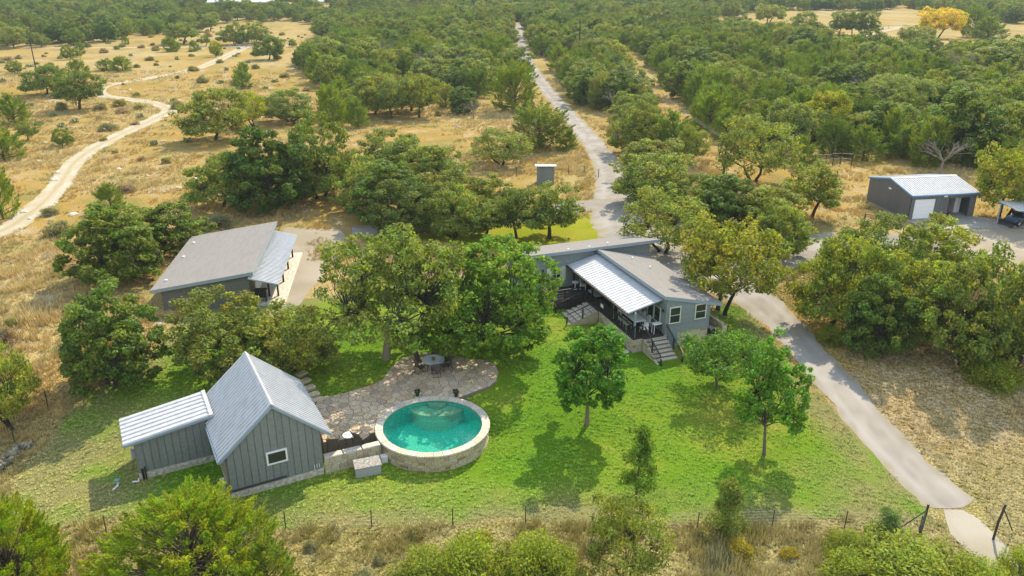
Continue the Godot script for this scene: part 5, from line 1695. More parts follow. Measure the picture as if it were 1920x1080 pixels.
	for q in [[-0.65, -0.72], [-0.65, 0.72], [1.3, -0.72], [1.3, 0.72]]:
		var wl := Shape.new()
		wl.lathe([Vector2(0.2, -0.14), Vector2(0.36, -0.14), Vector2(0.4, -0.08), Vector2(0.4, 0.08), Vector2(0.36, 0.14), Vector2(0.2, 0.14)], 18, Transform3D(Basis(Vector3.RIGHT, PI / 2), Vector3(q[0], 0.4, q[1])))
		var tw := obj("wheel", wl, mat("rubber"), v)
		var hb := Shape.new()
		hb.lathe([Vector2(0, -0.1), Vector2(0.2, -0.12), Vector2(0.2, 0.12), Vector2(0, 0.1)], 14, Transform3D(Basis(Vector3.RIGHT, PI / 2), Vector3(q[0], 0.4, q[1])))
		obj("rim", hb, mat("grey_paint"), tw)
	var bl := Shape.new()
	for k in 5:
		var a := -0.6 + k * 0.3
		bl.box(Vector3(-0.02, -0.08, -0.95), Vector3(0.02, 0.08, 0.95), Transform3D(Basis(Vector3.BACK, a), Vector3(-1.75 + absf(a) * -0.12, 0.12 + k * 0.14, 0)))
	bl.beam(Vector3(-1.7, 0.35, -0.4), Vector3(-0.9, 0.5, -0.4), 0.08, 0.08)
	bl.beam(Vector3(-1.7, 0.35, 0.4), Vector3(-0.9, 0.5, 0.4), 0.08, 0.08)
	obj("blade", bl, mat("dark_metal"), v)

# small shed by the drive, and what shows on the skyline
func build_far_places() -> void:
	var p := Vector3(4.38, 1, -103.14)
	var t := thing("small_shed", "small grey shed with a flat pale metal roof beside the drive", "shed", p, -1)
	var s := Shape.new()
	s.box(Vector3(-1.12, 0, -1.5), Vector3(1.12, 2.3, 0))
	var wall := obj("wall", s, mat("siding_dark"), t)
	clad(wall, PackedVector2Array([Vector2(-1.12, 0.02), Vector2(1.12, 0.02), Vector2(1.12, 2.3), Vector2(-1.12, 2.3)]), Transform3D(), 0.32, true, mat("siding_dark"), "board")
	metal_roof(t, Vector3(-1.42, 2.5, 0.3), Vector3(2.84, 0, 0), Vector3(0, -0.22, -2.0), 0.3, mat("galvanised"))
	var b := Vector3(-175.43, 1.02, -550.76)
	var barn := thing("far_barn", "long white roofed barn on the skyline at the top left", "barn", b, 3)
	var w := 21.0
	var body := Shape.new()
	body.box(Vector3(-w, 0, -12), Vector3(w, 3.4, -5))
	obj("wall", body, mat("dark_metal"), barn)
	for x in 8:
		var q := Shape.new()
		q.beam(Vector3(-w + 0.4 + x * 5.9, -0.5, 0), Vector3(-w + 0.4 + x * 5.9, 3.4, 0), 0.3, 0.3)
		obj("post", q, mat("dark_metal"), barn)
	var f := Shape.new()
	f.box(Vector3(-w, -0.5, -5), Vector3(w, 1.3, -4.7))
	obj("stall_front", f, mat("dark_metal"), barn)
	metal_roof(barn, Vector3(-w - 0.5, 6.2, -6), Vector3(w * 2 + 1, 0, 0), Vector3(0, -2.7, 6.8), 1.3, mat("white_roof"), 0.08)
	metal_roof(barn, Vector3(-w - 0.5, 6.2, -6), Vector3(w * 2 + 1, 0, 0), Vector3(0, -2.7, -6.8), 1.3, mat("white_roof"), 0.08)
	var br := thing("brick_shed", "small red brick building at the right of the far barn", "shed", Vector3(-126.23, 1.66, -544.23), 0)
	var q := Shape.new()
	q.box(Vector3(-5, -0.5, -6), Vector3(5, 3.2, 0))
	obj("wall", q, mat("brick_red", 0.24, 0.1, 0.07, 0.9), br)
	var rf := Shape.new()
	rf.hexa([Vector3(-5.3, 3.2, 0.3), Vector3(5.3, 3.2, 0.3), Vector3(5.3, 3.2, -6.3), Vector3(-5.3, 3.2, -6.3), Vector3(-5.3, 3.5, 0.3), Vector3(5.3, 3.5, 0.3), Vector3(5.3, 4.4, -6.3), Vector3(-5.3, 4.4, -6.3)])
	obj("roof", rf, mat("trim_grey"), br)
	var dr := Shape.new()
	dr.box(Vector3(-3.5, -0.2, -0.02), Vector3(-0.5, 2.4, 0.06))
	obj("door", dr, mat("dark_metal"), br)
	var cars := [[505, 13, "white far parked car below the flagpole, left of two", "white_plastic"], [532, 13, "white and blue far parked car beside the flagpole, right of two", "grey_paint"]]
	for k in cars:
		var at := Vector3(-159.02, 1.34, -557.64) if k[0] == 505 else Vector3(-148.99, 1.45, -555.45)
		var car := thing("parked_car", k[2], "car", at, 5, "cars parked by the far barn")
		var cb := Shape.new()
		cb.soft_box(Vector3(-2.2, 0.35, -0.9), Vector3(2.2, 0.95, 0.9), 0.15)
		obj("body", cb, mat(k[3]), car)
		var cc := Shape.new()
		cc.hexa([Vector3(-1.6, 0.95, 0.8), Vector3(1.2, 0.95, 0.8), Vector3(1.2, 0.95, -0.8), Vector3(-1.6, 0.95, -0.8), Vector3(-1.2, 1.6, 0.65), Vector3(0.6, 1.6, 0.65), Vector3(0.6, 1.6, -0.65), Vector3(-1.2, 1.6, -0.65)])
		obj("cabin", cc, mat("glass"), car)
		for x in [-1.4, 1.4]:
			for z in [-0.85, 0.85]:
				var wl := Shape.new()
				wl.lathe([Vector2(0, -0.12), Vector2(0.35, -0.12), Vector2(0.35, 0.12), Vector2(0, 0.12)], 12, Transform3D(Basis(Vector3.RIGHT, PI / 2), Vector3(x, 0.35, z)))
				obj("wheel", wl, mat("rubber"), car)
	var fp := thing("flagpole", "thin pale pole by the cars at the far barn", "pole", Vector3(-147.71, 1.47, -541.56))
	var fs := Shape.new()
	fs.bar(Vector3(0, 0, 0), Vector3(0, 9, 0), 0.12, 6)
	obj("pole", fs, mat("white_plastic"), fp)
	var hs := thing("far_house", "white far house showing among the trees on the skyline at the top right", "house", Vector3(119.61, 1.76, -542.07), 10)
	var hb := Shape.new()
	hb.box(Vector3(-7, -1, -8), Vector3(7, 3.5, 0))
	obj("wall", hb, mat("trim_white"), hs)
	var hr := Shape.new()
	hr.hexa([Vector3(-7.5, 3.5, 0.5), Vector3(7.5, 3.5, 0.5), Vector3(7.5, 3.5, -8.5), Vector3(-7.5, 3.5, -8.5), Vector3(-7.4, 6.2, -3.6), Vector3(7.4, 6.2, -3.6), Vector3(7.4, 6.2, -4.4), Vector3(-7.4, 6.2, -4.4)])
	obj("roof", hr, mat("white_roof"), hs)

func build_poles_and_fences() -> void:
	var a := Vector3(19.7, 0.93, -245.37)
	var t := thing("utility_pole", "tall dark utility pole standing in the woodland right of the drive", "utility pole", a)
	var s := Shape.new()
	s.tube([Vector3(0, -1, 0), Vector3(0.1, 11.6, 0)], [0.26, 0.2], 8)
	obj("pole", s, mat("pole_wood"), t)
	var x := Shape.new()
	x.beam(Vector3(-1.0, 10.9, 0.15), Vector3(1.2, 10.9, 0.15), 0.14, 0.16)
	obj("cross_arm", x, mat("pole_wood"), t)
	var b := Vector3(28.88, 1, -107.71)
	var u := thing("utility_pole", "short dark utility pole with a transformer among the oaks right of the drive", "utility pole", b)
	var s2 := Shape.new()
	s2.tube([Vector3(0, -1, 0), Vector3(0.05, 4.6, 0)], [0.18, 0.14], 8)
	obj("pole", s2, mat("pole_wood"), u)
	var c := Shape.new()
	c.beam(Vector3(0, 4.1, 0), Vector3(1.0, 4.3, 0), 0.09, 0.1)
	for k in 3: c.bar(Vector3(0.4 + k * 0.28, 4.2, 0), Vector3(0.4 + k * 0.28, 4.55, 0), 0.05)
	obj("cross_arm", c, mat("grey_paint"), u)
	var can := Shape.new()
	can.lathe([Vector2(0, 1.9), Vector2(0.25, 1.9), Vector2(0.27, 2.0), Vector2(0.27, 2.65), Vector2(0.2, 2.75), Vector2(0, 2.78)], 14, Transform3D(Basis(), Vector3(0.42, 0, 0.1)))
	obj("transformer", can, mat("grey_paint"), u)
	var f1 := Vector3(-13.76, 1.09, -323.26)
	var far := [[Vector3(-122.83, 2.3, -213.57), "thin weathered utility pole in the open field at the far left"], [Vector3(-135.18, 0.56, -339.56), "thin utility pole behind the field trees at the top left"]]
	for k in far:
		var o := thing("utility_pole", k[1], "utility pole", k[0])
		var q := Shape.new()
		q.tube([Vector3(0, -0.5, 0), Vector3(0, 7.5, 0)], [0.16, 0.11], 7)
		obj("pole", q, mat("pole_wood"), o)
		var r := Shape.new()
		r.beam(Vector3(-0.8, 7.1, 0.1), Vector3(0.8, 7.1, 0.1), 0.1, 0.12)
		obj("cross_arm", r, mat("pole_wood"), o)
	var wires := thing("power_line", "thin sagging power lines running from the tall pole to the transformer pole", "power line", a)
	for k in 3:
		var p0 := Vector3(-0.9 + k, 11.0, 0.15)
		var p1 := b - a + Vector3(0.4 + k * 0.28, 4.5, 0)
		var pts := []
		for j in 13:
			var e := j / 12.0
			pts.append(p0.lerp(p1, e) - Vector3(0, 3.2 * e * (1 - e) * 4 * 0.5, 0))
		var q := Shape.new()
		q.tube(pts, [0.016], 4)
		obj("wire", q, mat("wire"), wires)
	fence("long low wire fence on thin posts across the foot of the lawn", [Vector3(-21.46, 0, -34.62), Vector3(-17.23, 0, -34.62), Vector3(-12.07, 0, -34.97), Vector3(-7.51, 0, -35.14), Vector3(-3.18, 0, -35.23), Vector3(0.72, 0, -35.45), Vector3(5.3, 0, -35.28), Vector3(9.86, 0, -34.92), Vector3(13.91, 0, -35.14), Vector3(17.76, 0, -35.06), Vector3(21.52, 0, -34.62)], 1.15, 6)
	var gl := thing("gate_post", "braced dark fence post with loose wire left of the white caliche track", "gate post", Vector3(21.59, 0, -34.58))
	var g1 := Shape.new()
	g1.tube([Vector3(0, -0.2, 0), Vector3(0.12, 1.85, -0.05)], [0.06], 8)
	obj("post", g1, mat("dark_metal"), gl)
	var g2 := Shape.new()
	g2.bar(Vector3(0.1, 1.5, -0.04), Vector3(-1.5, 0.15, 0.1), 0.03)
	obj("brace", g2, mat("dark_metal"), gl)
	for k in 3:
		var q := Shape.new()
		q.bar(Vector3(0.1, 1.6 - k * 0.2, -0.04), Vector3(-0.55 + k * 0.12, 0.1, 0.5), 0.012, 4)
		obj("wire", q, mat("wire"), gl)
	var gr := thing("gate_post", "braced dark fence post standing right of the white caliche track", "gate post", Vector3(25.19, 0, -34.11))
	var g3_ := Shape.new()
	g3_.tube([Vector3(0, -0.2, 0), Vector3(0.02, 1.1, 0), Vector3(0.2, 2.2, -0.05)], [0.065], 8)
	obj("post", g3_, mat("dark_metal"), gr)
	var g4 := Shape.new()
	g4.bar(Vector3(0.16, 1.9, -0.04), Vector3(1.25, 0.2, -0.5), 0.035)
	obj("brace", g4, mat("dark_metal"), gr)
	fence("wire fence at the left edge of the lawn by the stone pile", [Vector3(-31.18, 0, -40.43), Vector3(-31.17, 0.12, -43.13), Vector3(-30.92, 0.61, -46.73), Vector3(-29.52, 0.82, -48.3), Vector3(-28.58, 1, -50.67)], 1.2, 5, 0.035)
	fence("thin wire fence with a braced end post beside the drive by the small shed", [Vector3(0.58, 1, -107.71), Vector3(7.81, 1, -108.91), Vector3(9.92, 1, -108.61), Vector3(11.73, 1, -106.83)], 1.2, 4, 0.05)
	# dark pipe fences
	var runs := [["dark pipe fence in the golden grass below the dense woodland", [Vector3(39.05, 1, -113.64), Vector3(41.35, 1, -113.64), Vector3(43.42, 1, -113.64), Vector3(44.83, 1, -113.31), Vector3(46.27, 1, -114.3), Vector3(47.47, 1, -114.63), Vector3(48.83, 1, -113.97)], 1.7], ["short dark pipe fence in the dry yard left of the workshop", [Vector3(38.9, 1, -85.11), Vector3(39.9, 1, -84.53), Vector3(40.14, 1, -82.09), Vector3(40.78, 1, -79.95)], 1.5], ["dark pipe fence in the far right field by the golden tree", [Vector3(171.57, -0.21, -390.1), Vector3(174.38, -0.23, -390.32), Vector3(180.97, -0.26, -390.68), Vector3(185.98, -0.27, -390.82)], 1.6]]
	for k in runs:
		var pts: Array = k[1]
		var pf := thing("pipe_fence", k[0], "fence", pts[0])
		for p: Vector3 in pts:
			var q := Shape.new()
			q.bar(p - pts[0] - Vector3(0, 0.2, 0), p - pts[0] + Vector3(0, k[2], 0), 0.06, 6)
			obj("post", q, mat("black_metal"), pf)
		for h in [0.55, 1.0]:
			var q := Shape.new()
			for j in pts.size() - 1: q.bar(pts[j] - pts[0] + Vector3(0, k[2] * h * 0.94, 0), pts[j + 1] - pts[0] + Vector3(0, k[2] * h * 0.94, 0), 0.04, 6)
			obj("rail", q, mat("black_metal"), pf)
	var farm := thing("pipe_fence", "grey gate and fence across the end of the farm track by the dark round oak", "fence", Vector3(-98.18, 0.3, -290.1))
	var gp := [Vector3(-98.18, 0.3, -290.1), Vector3(-95.69, 0.28, -292.18), Vector3(-93.52, 0.27, -294.23), Vector3(-90.12, 0.27, -294.15)]
	for p: Vector3 in gp:
		var q := Shape.new()
		q.bar(p - gp[0], p - gp[0] + Vector3(0, 1.6, 0), 0.08, 6)
		obj("post", q, mat("grey_paint"), farm)
	for h in [0.5, 0.9, 1.3]:
		var q := Shape.new()
		for j in 3: q.bar(gp[j] - gp[0] + Vector3(0, h, 0), gp[j + 1] - gp[0] + Vector3(0, h, 0), 0.05, 6)
		obj("rail", q, mat("grey_paint"), farm)

func build_small_things() -> void:
	# long pile of field stones by the left fence, and the dark one in the thicket
	var piles := [[Vector3(-30.79, 0, -39.78), Vector3(-30.26, 0.09, -42.81), 120, "long heap of field stones by the fence at the left edge of the lawn", 0.17], [Vector3(-23.17, 1, -102.6), Vector3(-20.58, 1, -103.69), 40, "heap of dark stones at the foot of the thicket above the carport", 0.35]]
	for k in piles:
		var a: Vector3 = k[0]; var b: Vector3 = k[1]
		var t := thing("stone_pile", k[3], "stone pile", a)
		for j in k[2]:
			var s := Shape.new()
			var r: float = k[4] * rng.randf_range(0.6, 1.3)
			var tone := rng.randf_range(0.08, 0.75)
			s.col = Color(tone, tone * 0.97, tone * 0.93)
			var at := (b - a) * rng.randf_range(-0.1, 1.05) + Vector3(rng.randf_range(-1, 1) * r * 1.6, rng.randf_range(0.0, 1.0) * r * 1.5, rng.randf_range(-1, 1) * r * 1.6)
			var bs := Basis(rdir(), rng.randf() * TAU)
			s.soft_box(Vector3(-r, -r * 0.55, -r * 0.7), Vector3(r, r * 0.55, r * 0.7), r * 0.35, Transform3D(bs, at))
			obj("stone", s, mat("limestone"), t)
	# loose pale rocks in the dry field
	var area := PackedVector2Array([Vector2(-44.43, -64.36), Vector2(-40.26, -64.36), Vector2(-40.83, -94.51), Vector2(-22.23, -102.05), Vector2(-35.01, -166.9), Vector2(-75.72, -184.71), Vector2(-107.26, -197.19), Vector2(-87.51, -137.36)])
	var rock := Shape.new()
	rock.soft_box(Vector3(-0.3, -0.12, -0.22), Vector3(0.3, 0.12, 0.22), 0.09)
	var rm := rock.mesh(mat("coping"))
	var where := scatter(area, 3.2, 40)
	var span := Rect2(area[0], Vector2.ZERO)
	for q in area: span = span.expand(q)
	for k in where.size():
		var o := put("field_rock", rm)
		o.transform = Transform3D(Basis(Vector3.UP, rng.randf() * TAU).scaled(Vector3.ONE * rng.randf_range(0.6, 1.8)), on_land(where[k], 0.03))
		tag(o, "pale flat rock lying in the dry grass, " + place_words(where[k], span) + " of the left field", "rock", "pale rocks in the left field")
	var tyre := thing("pale_tank", "pale tank half hidden behind the oaks right of the house", "tank", Vector3(27.15, 1, -82.64), 20)
	var s := Shape.new()
	s.lathe([Vector2(0, -1.1), Vector2(0.35, -1.0), Vector2(0.45, -0.8), Vector2(0.45, 0.8), Vector2(0.35, 1.0), Vector2(0, 1.1)], 16, Transform3D(Basis(Vector3.BACK, PI / 2), Vector3(0, 0.75, 0)))
	obj("tank", s, mat("white_plastic"), tyre)
	for x in [-0.6, 0.6]:
		var q := Shape.new()
		q.box(Vector3(x - 0.08, -0.1, -0.35), Vector3(x + 0.08, 0.42, 0.35))
		obj("leg", q, mat("dark_metal"), tyre)

func build_trees() -> void:
	var ol := Color(0.212, 0.267, 0.049)
	kind_of("oak_big", broad_tree(101, 10.8, 10.3, 0.1, 210, 98, 0.175, ol, 1, 0.0, 1.0, 0.22, 0.3, Color(0.26, 0.21, 0.15)), 10.8, 10.3)
	kind_of("round_tree", broad_tree(102, 8.8, 10.6, -0.05, 240, 108, 0.19, Color(0.155, 0.265, 0.026), 1, 0.0, 1.0, 0.24, 0.2), 8.8, 10.6)
	kind_of("oak_a", broad_tree(103, 7.4, 9.2, 0.06, 95, 170, 0.19, ol, 1, 0.25, 1.0, 0.22, 0.1, Color(0.05, 0.042, 0.035)), 7.4, 9.2)
	kind_of("oak_b", broad_tree(104, 7.6, 8.6, 0.02, 100, 170, 0.19, ol * 0.93, 2, 0.0, 1.0, 0.22, 0.08, Color(0.055, 0.045, 0.036)), 7.6, 8.6)
	kind_of("oak_c", broad_tree(105, 6.4, 8.0, 0.03, 85, 180, 0.18, ol * 1.06, 3, 0.0, 1.0, 0.22, 0.08, Color(0.06, 0.048, 0.04)), 6.4, 8.0)
	kind_of("oak_dense", broad_tree(106, 7.2, 7.2, -0.04, 115, 190, 0.18, Color(0.140, 0.208, 0.034), 2, 0.0, 1.0, 0.24, 0.0), 7.2, 7.2)
	kind_of("oak_loose", broad_tree(107, 7.0, 8.0, 0.1, 85, 120, 0.16, Color(0.202, 0.267, 0.045), 2, -0.2, 1.0, 0.24, 0.26, Color(0.045, 0.036, 0.03)), 7.0, 8.0)
	kind_of("oak_small", broad_tree(108, 6.2, 6.6, 0.18, 68, 160, 0.17, ol * 0.95, 1, 0.3, 1.0, 0.22, 0.12, Color(0.07, 0.055, 0.045), 0.03), 6.2, 6.6)
	kind_of("oak_wide", broad_tree(109, 8.6, 9.6, 0.14, 100, 150, 0.19, Color(0.222, 0.259, 0.041), 2, 0.2, 0.95, 0.22, 0.18, Color(0.05, 0.04, 0.034)), 8.6, 9.6)
	kind_of("young_a", broad_tree(110, 7.2, 4.6, 0.15, 100, 150, 0.155, Color(0.12, 0.275, 0.024), 1, 0.0, 1.1, 0.26, 0.3, Color(0.2, 0.16, 0.12), 0.018), 7.2, 4.6)
	kind_of("young_b", broad_tree(111, 7.0, 4.5, 0.13, 90, 105, 0.15, Color(0.13, 0.28, 0.025), 1, 0.15, 1.1, 0.26, 0.36, Color(0.15, 0.12, 0.09), 0.017), 7.0, 4.5)
	kind_of("mimosa", broad_tree(112, 4.2, 5.6, 0.34, 80, 95, 0.13, Color(0.115, 0.235, 0.028), 1, -0.4, 0.8, 0.24, 0.36, Color(0.12, 0.1, 0.08), 0.022), 4.2, 5.6)
	var ju := Color(0.168, 0.240, 0.034)
	kind_of("juniper_a", juniper(121, 6.0, 6.0, 150, 110, 0.18, ju, 0.0, 0.42), 6.0, 6.0)
	kind_of("juniper_b", juniper(122, 5.6, 5.2, 130, 110, 0.17, ju * 1.05, 0.1, 0.52), 5.6, 5.2)
	kind_of("juniper_c", juniper(123, 4.6, 4.6, 105, 110, 0.16, ju * 1.1, 0.1, 0.45), 4.6, 4.6)
	kind_of("juniper_front", juniper(124, 6.2, 8.6, 620, 120, 0.125, Color(0.225, 0.315, 0.016), 0.2, 0.5), 6.2, 8.6)
	kind_of("bush_a", bush(131, 1.8, 3.2, 34, 90, 0.1, Color(0.251, 0.250, 0.091)), 1.8, 3.2)
	kind_of("bush_b", bush(132, 3.2, 3.6, 64, 125, 0.085, Color(0.235, 0.305, 0.045)), 3.2, 3.6)
	kind_of("sapling_a", sapling(133, 4.5, 2.8, 46, 80, 0.1, Color(0.165, 0.275, 0.03)), 4.5, 2.5)
	kind_of("sapling_b", sapling(134, 3.2, 2.3, 70, 60, 0.08, Color(0.185, 0.267, 0.052)), 3.2, 2.3)
	kind_of("bare", bare_tree(135, 5.0, 5.5), 5.0, 5.5)
	kind_of("cactus", prickly_pear(136), 0.8, 1.6)
	T("oak_big", -9.23, -52.98, 10.84, 10.29, "tall olive green live oak with a pale trunk left of the round patio", 20)
	T("round_tree", -2.1, -54.76, 9.23, 10.42, "huge round bright leafed shade tree between the patio and the house porch", 0)
	T("oak_b", -20.45, -51.14, 5.7, 7.25, "live oak overhanging the back of the gable cottage", 130, "olive")
	T("oak_c", -15.65, -51.47, 4.92, 6.9, "live oak between the gable cottage and the carport porch", 70, "olive")
	T("oak_dense", -27.62, -49.12, 7.25, 6.94, "dark green dense oak at the left edge of the lawn behind the cottage addition", 200)
	T("oak_dense", -36.05, -69.19, 6.84, 8.87, "bright dense bushy tree against the back left corner of the carport", 20, "bright")
	T("oak_dense", -34.8, -77.24, 4.82, 7.59, "bright dense bushy tree behind the upper left edge of the carport roof", 140, "bright")
	T("bush_a", -32.7, -84.91, 1.71, 3.65, "pale grey green shrub behind the far corner of the carport roof", 0, "grey")
	T("young_a", 4.84, -45.03, 7.33, 4.67, "young bright green shade tree alone in the middle of the lawn", 0)
	T("young_b", 15.45, -41.93, 7.25, 3.86, "young bright green shade tree on the lawn beside the gravel drive", 120)
	T("mimosa", 14.32, -49.53, 4.36, 5.97, "low spreading feathery tree near the foot of the porch steps", 30)
	T("sapling_a", 6.98, -37.59, 4.5, 2.53, "thin dark narrow sapling on the lawn near the wire fence", 0)
	T("juniper_front", -15.17, -30.16, 5.24, 8.93, "very large bright juniper in front of the gable cottage at the bottom", 60, "bright")
	T("juniper_front", -23.42, -29.64, 5.49, 6.3, "large bright juniper in the bottom left corner", 200, "bright")
	T("juniper_b", -11.55, -29.99, 3.45, 2.79, "small bright juniper right of the very large bottom juniper", 90, "bright")
	T("oak_loose", 5.49, -31.24, 5.03, 3.92, "open grey green oak sapling at the bottom below the wire fence", 40, "olive")
	T("sapling_b", 11.35, -34.62, 3.27, 2.43, "thin wispy sapling beside the wire fence under the young lawn tree", 50, "olive")
	T("bush_b", -1.81, -30.69, 3.79, 4.13, "tall loose brush at the bottom below the pool fence", 10, "bright")
	T("bush_b", -4.1, -30.34, 3.31, 3.33, "loose grey tinged brush at the bottom left of the tall loose brush", 80, "olive")
	T("bush_b", 0.77, -30.51, 3.78, 3.86, "loose brush at the bottom between the tall brush and the open oak sapling", 170, "bright")
	T("bush_b", 2.29, -29.99, 3.45, 3.05, "low loose brush at the foot of the open oak sapling", 230, "olive")
	T("sapling_b", 19.49, -34.11, 1.93, 2.07, "wispy grey green brush just left of the braced gate post", 120, "grey")
	T("bush_b", 19.28, -31.06, 2.88, 5.47, "wide bright brush at the bottom right below the gate post", 10, "bright")
	T("bush_b", 17.02, -32.97, 1.83, 2.34, "small olive brush below the fence left of the gate", 100, "olive")
	T("bush_b", 22.09, -29.99, 2.68, 3.81, "bright brush covering the end of the white caliche track", 60, "bright")
	T("bush_b", 24.75, -31.06, 2.26, 2.34, "bright brush in the bottom right corner beyond the white track", 200, "bright")
	T("bush_b", 16.6, -30.87, 2.09, 3.11, "bright brush at the bottom right, left of the wide bright brush", 270, "bright")
	T("oak_loose", -32.12, -44.69, 6.09, 4.81, "loose olive brushy tree on the left edge above the stone pile", 10, "tawny")
	T("bush_a", -38.54, -54.94, 2.22, 2.43, "bare greyish brush on the left edge of the dry field", 0, "twig")
	T("oak_a", -34.39, -92.67, 6.62, 8.6, "live oak at the left end of the dark thicket above the carport", 10)
	T("oak_dense", -28.54, -91.77, 9.46, 10.1, "tall dark oak in the middle of the thicket above the carport", 60, "dark")
	T("oak_b", -23.63, -96.42, 9.84, 8.91, "broad live oak at the right end of the thicket above the carport", 90)
	T("oak_dense", -27.45, -100.72, 6.41, 8.24, "live oak behind the middle of the thicket above the carport", 190)
	T("oak_a", -48.81, -132.11, 8.53, 11.26, "lone spreading live oak with a leaning dark trunk in the dry field", 40, "olive")
	T("oak_loose", -45.79, -143.56, 6.52, 5.89, "small yellow green tree right of the lone spreading oak", 0, "yellow")
	T("oak_c", -40.83, -149.05, 6.07, 9.84, "soft grey green oak behind the yellow green field tree", 0, "grey")
	T("oak_b", -16.41, -107.71, 5.84, 9.34, "live oak at the upper left of the grove above the round shade tree", 110)
	T("oak_a", -11.25, -103.42, 5.86, 10.19, "broad live oak at the top of the grove above the round shade tree", 210)
	T("oak_dense", -13.19, -87.5, 6.57, 9.08, "dark live oak at the lower left of the grove above the round shade tree", 20)
	T("oak_b", -7.44, -88.33, 5.59, 9.15, "live oak in the middle of the grove above the round shade tree", 300, "olive")
	T("oak_c", -2.48, -90.02, 4.44, 6.95, "live oak at the right of the grove in front of the small shed", 15, "olive")
	T("oak_c", -16.41, -91.77, 6.14, 7.58, "live oak at the left edge of the grove above the round shade tree", 40)
	T("oak_b", -11.15, -82.09, 5.97, 8.01, "low live oak at the foot of the grove, left of the three small trunked oaks", 250, "dark")
	T("oak_c", -6.1, -81.01, 5.57, 6.78, "low live oak at the foot of the grove, next to the small trunked oaks", 190)
	T("oak_small", -2.73, -81.73, 4.11, 5.24, "small trunked oak at the edge of the yellow lawn, leftmost of three", 10)
	T("oak_small", 0.45, -81.01, 5.45, 4.86, "small trunked oak at the edge of the yellow lawn, second of three", 130, "dark")
	T("oak_small", 3.95, -80.83, 5.84, 6.99, "small spreading oak at the edge of the yellow lawn nearest the drive", 250)
	T("oak_loose", -1.39, -114.63, 5.24, 9.11, "open pale oak with visible limbs above the small shed", 10, "olive")
	T("juniper_a", 4.19, -125.51, 6.63, 10.07, "round dark juniper beside the drive above the small shed", 0, "olive")
	T("juniper_a", 0.64, -162.67, 9.42, 9.62, "bushy bright juniper on the left verge of the drive", 80, "bright")
	T("juniper_c", 9.23, -125.51, 2.93, 2.18, "tiny juniper on the left verge of the drive", 20)
	T("oak_small", -17.68, -154.27, 8.31, 7.72, "lone oak with a slender visible trunk in the field left of the drive", 60, "olive")
	T("oak_small", -22.68, -152.93, 7.47, 6.05, "soft green oak just left of the slender trunked field oak", 160, "grey")
	T("juniper_c", -27.4, -143.77, 4.87, 4.19, "small dark juniper in the field above the grove", 10)
	T("juniper_b", -34.34, -163.5, 5.76, 6.44, "juniper at the left of the field above the grove", 40)
	T("oak_b", -30.79, -174.39, 5.55, 7.98, "grey green oak at the field edge above the small dark juniper", 90, "grey")
	T("oak_a", -100.85, -177.4, 6.5, 9.72, "dark oak of a leaning pair beside the dirt track, the left one", 10, "dark")
	T("oak_small", -85.68, -161.18, 7.71, 9.31, "dark oak of a leaning pair beside the dirt track, the right one", 70, "dark")
	T("juniper_c", -104.72, -199.8, 4.38, 5.43, "round juniper behind the leaning oak pair", 0, "olive")
	T("juniper_c", -104.84, -213.97, 2.67, 5.24, "olive shrubby juniper in the open field, left of a pair", 0, "olive")
	T("juniper_c", -100.35, -213.17, 3.59, 5.22, "olive shrubby juniper in the open field, right of a pair", 90, "bright")
	T("juniper_b", -89.97, -146.12, 5.31, 5.99, "green juniper at the left edge below the dark oak pair", 0, "bright")
	T("juniper_b", -75.07, -117.34, 5.11, 5.52, "green tree on the left edge of the dry field, the upper one", 50, "bright")
	T("juniper_b", -57.96, -87.91, 6.77, 3.65, "bright green tree on the left edge beside the dirt track", 90, "bright")
	T("oak_a", -71.58, -245.2, 6.93, 9.75, "dark round oak beside the gate of the farm track", 0, "dark")
	T("oak_a", -58.06, -236.52, 6.41, 6.08, "small oak right of the dark round oak by the farm track", 30, "grey")
	T("oak_b", -101.56, -306.45, 7.44, 10.16, "oak behind the gate of the farm track, left of a pair", 0)
	T("oak_c", -95.32, -310.42, 7.53, 11.07, "oak behind the gate of the farm track, right of a pair", 80)
	T("juniper_c", -113.97, -279.41, 4.62, 6.07, "round green bush tree beside the farm road", 0, "olive")
	T("juniper_c", -107.07, -281.54, 3.45, 3.6, "small bush tree beside the farm road", 0)
	T("oak_small", -90.78, -255.24, 4.86, 3.6, "small lone yellow green tree near the farm track gate", 0, "yellow")
	T("oak_small", -121.34, -309.72, 7.88, 11.44, "lone oak in the field above the farm road", 0)
	T("oak_small", -133.67, -373.5, 7.62, 8.04, "thin lone oak in the far field below the white roofed barn", 0, "grey")
	T("oak_b", 18.91, -121.67, 7.25, 7.83, "live oak at the top of the grove right of the drive bend", 0, "olive")
	T("oak_a", 18.87, -106.25, 5.28, 9.51, "broad live oak in the grove right of the drive bend", 60, "olive")
	T("oak_c", 16.52, -94.04, 6.13, 9.55, "lower live oak in the grove right of the drive junction", 120)
	T("oak_loose", 15.33, -76.59, 6.63, 9.04, "tawny oak with dark trunks beside the drive behind the house", 10, "tawny")
	T("oak_b", 21.66, -87.5, 5.07, 7.26, "live oak left of the utility pole with the transformer", 200)
	T("oak_dense", 23.51, -82.83, 6.24, 8.07, "live oak below the utility pole with the transformer", 40)
	T("oak_c", 27.79, -82.09, 5.57, 8.01, "live oak at the right of the grove below the transformer pole", 330, "olive")
	T("oak_wide", 17.83, -62.37, 8.91, 8.85, "large open oak with twin trunks at the right corner of the house", 0, "tawny")
	T("oak_c", 25.99, -75.01, 5.68, 6.23, "live oak over the gravel between the house and the workshop drive", 200)
	T("oak_b", 30.71, -68.09, 4.9, 6.32, "live oak at the upper left edge of the big grove right of the house drive", 150, "bright")
	T("oak_loose", 32.25, -105.38, 8.86, 10.44, "sunlit oak with a leaning trunk right of the transformer pole", 30, "olive")
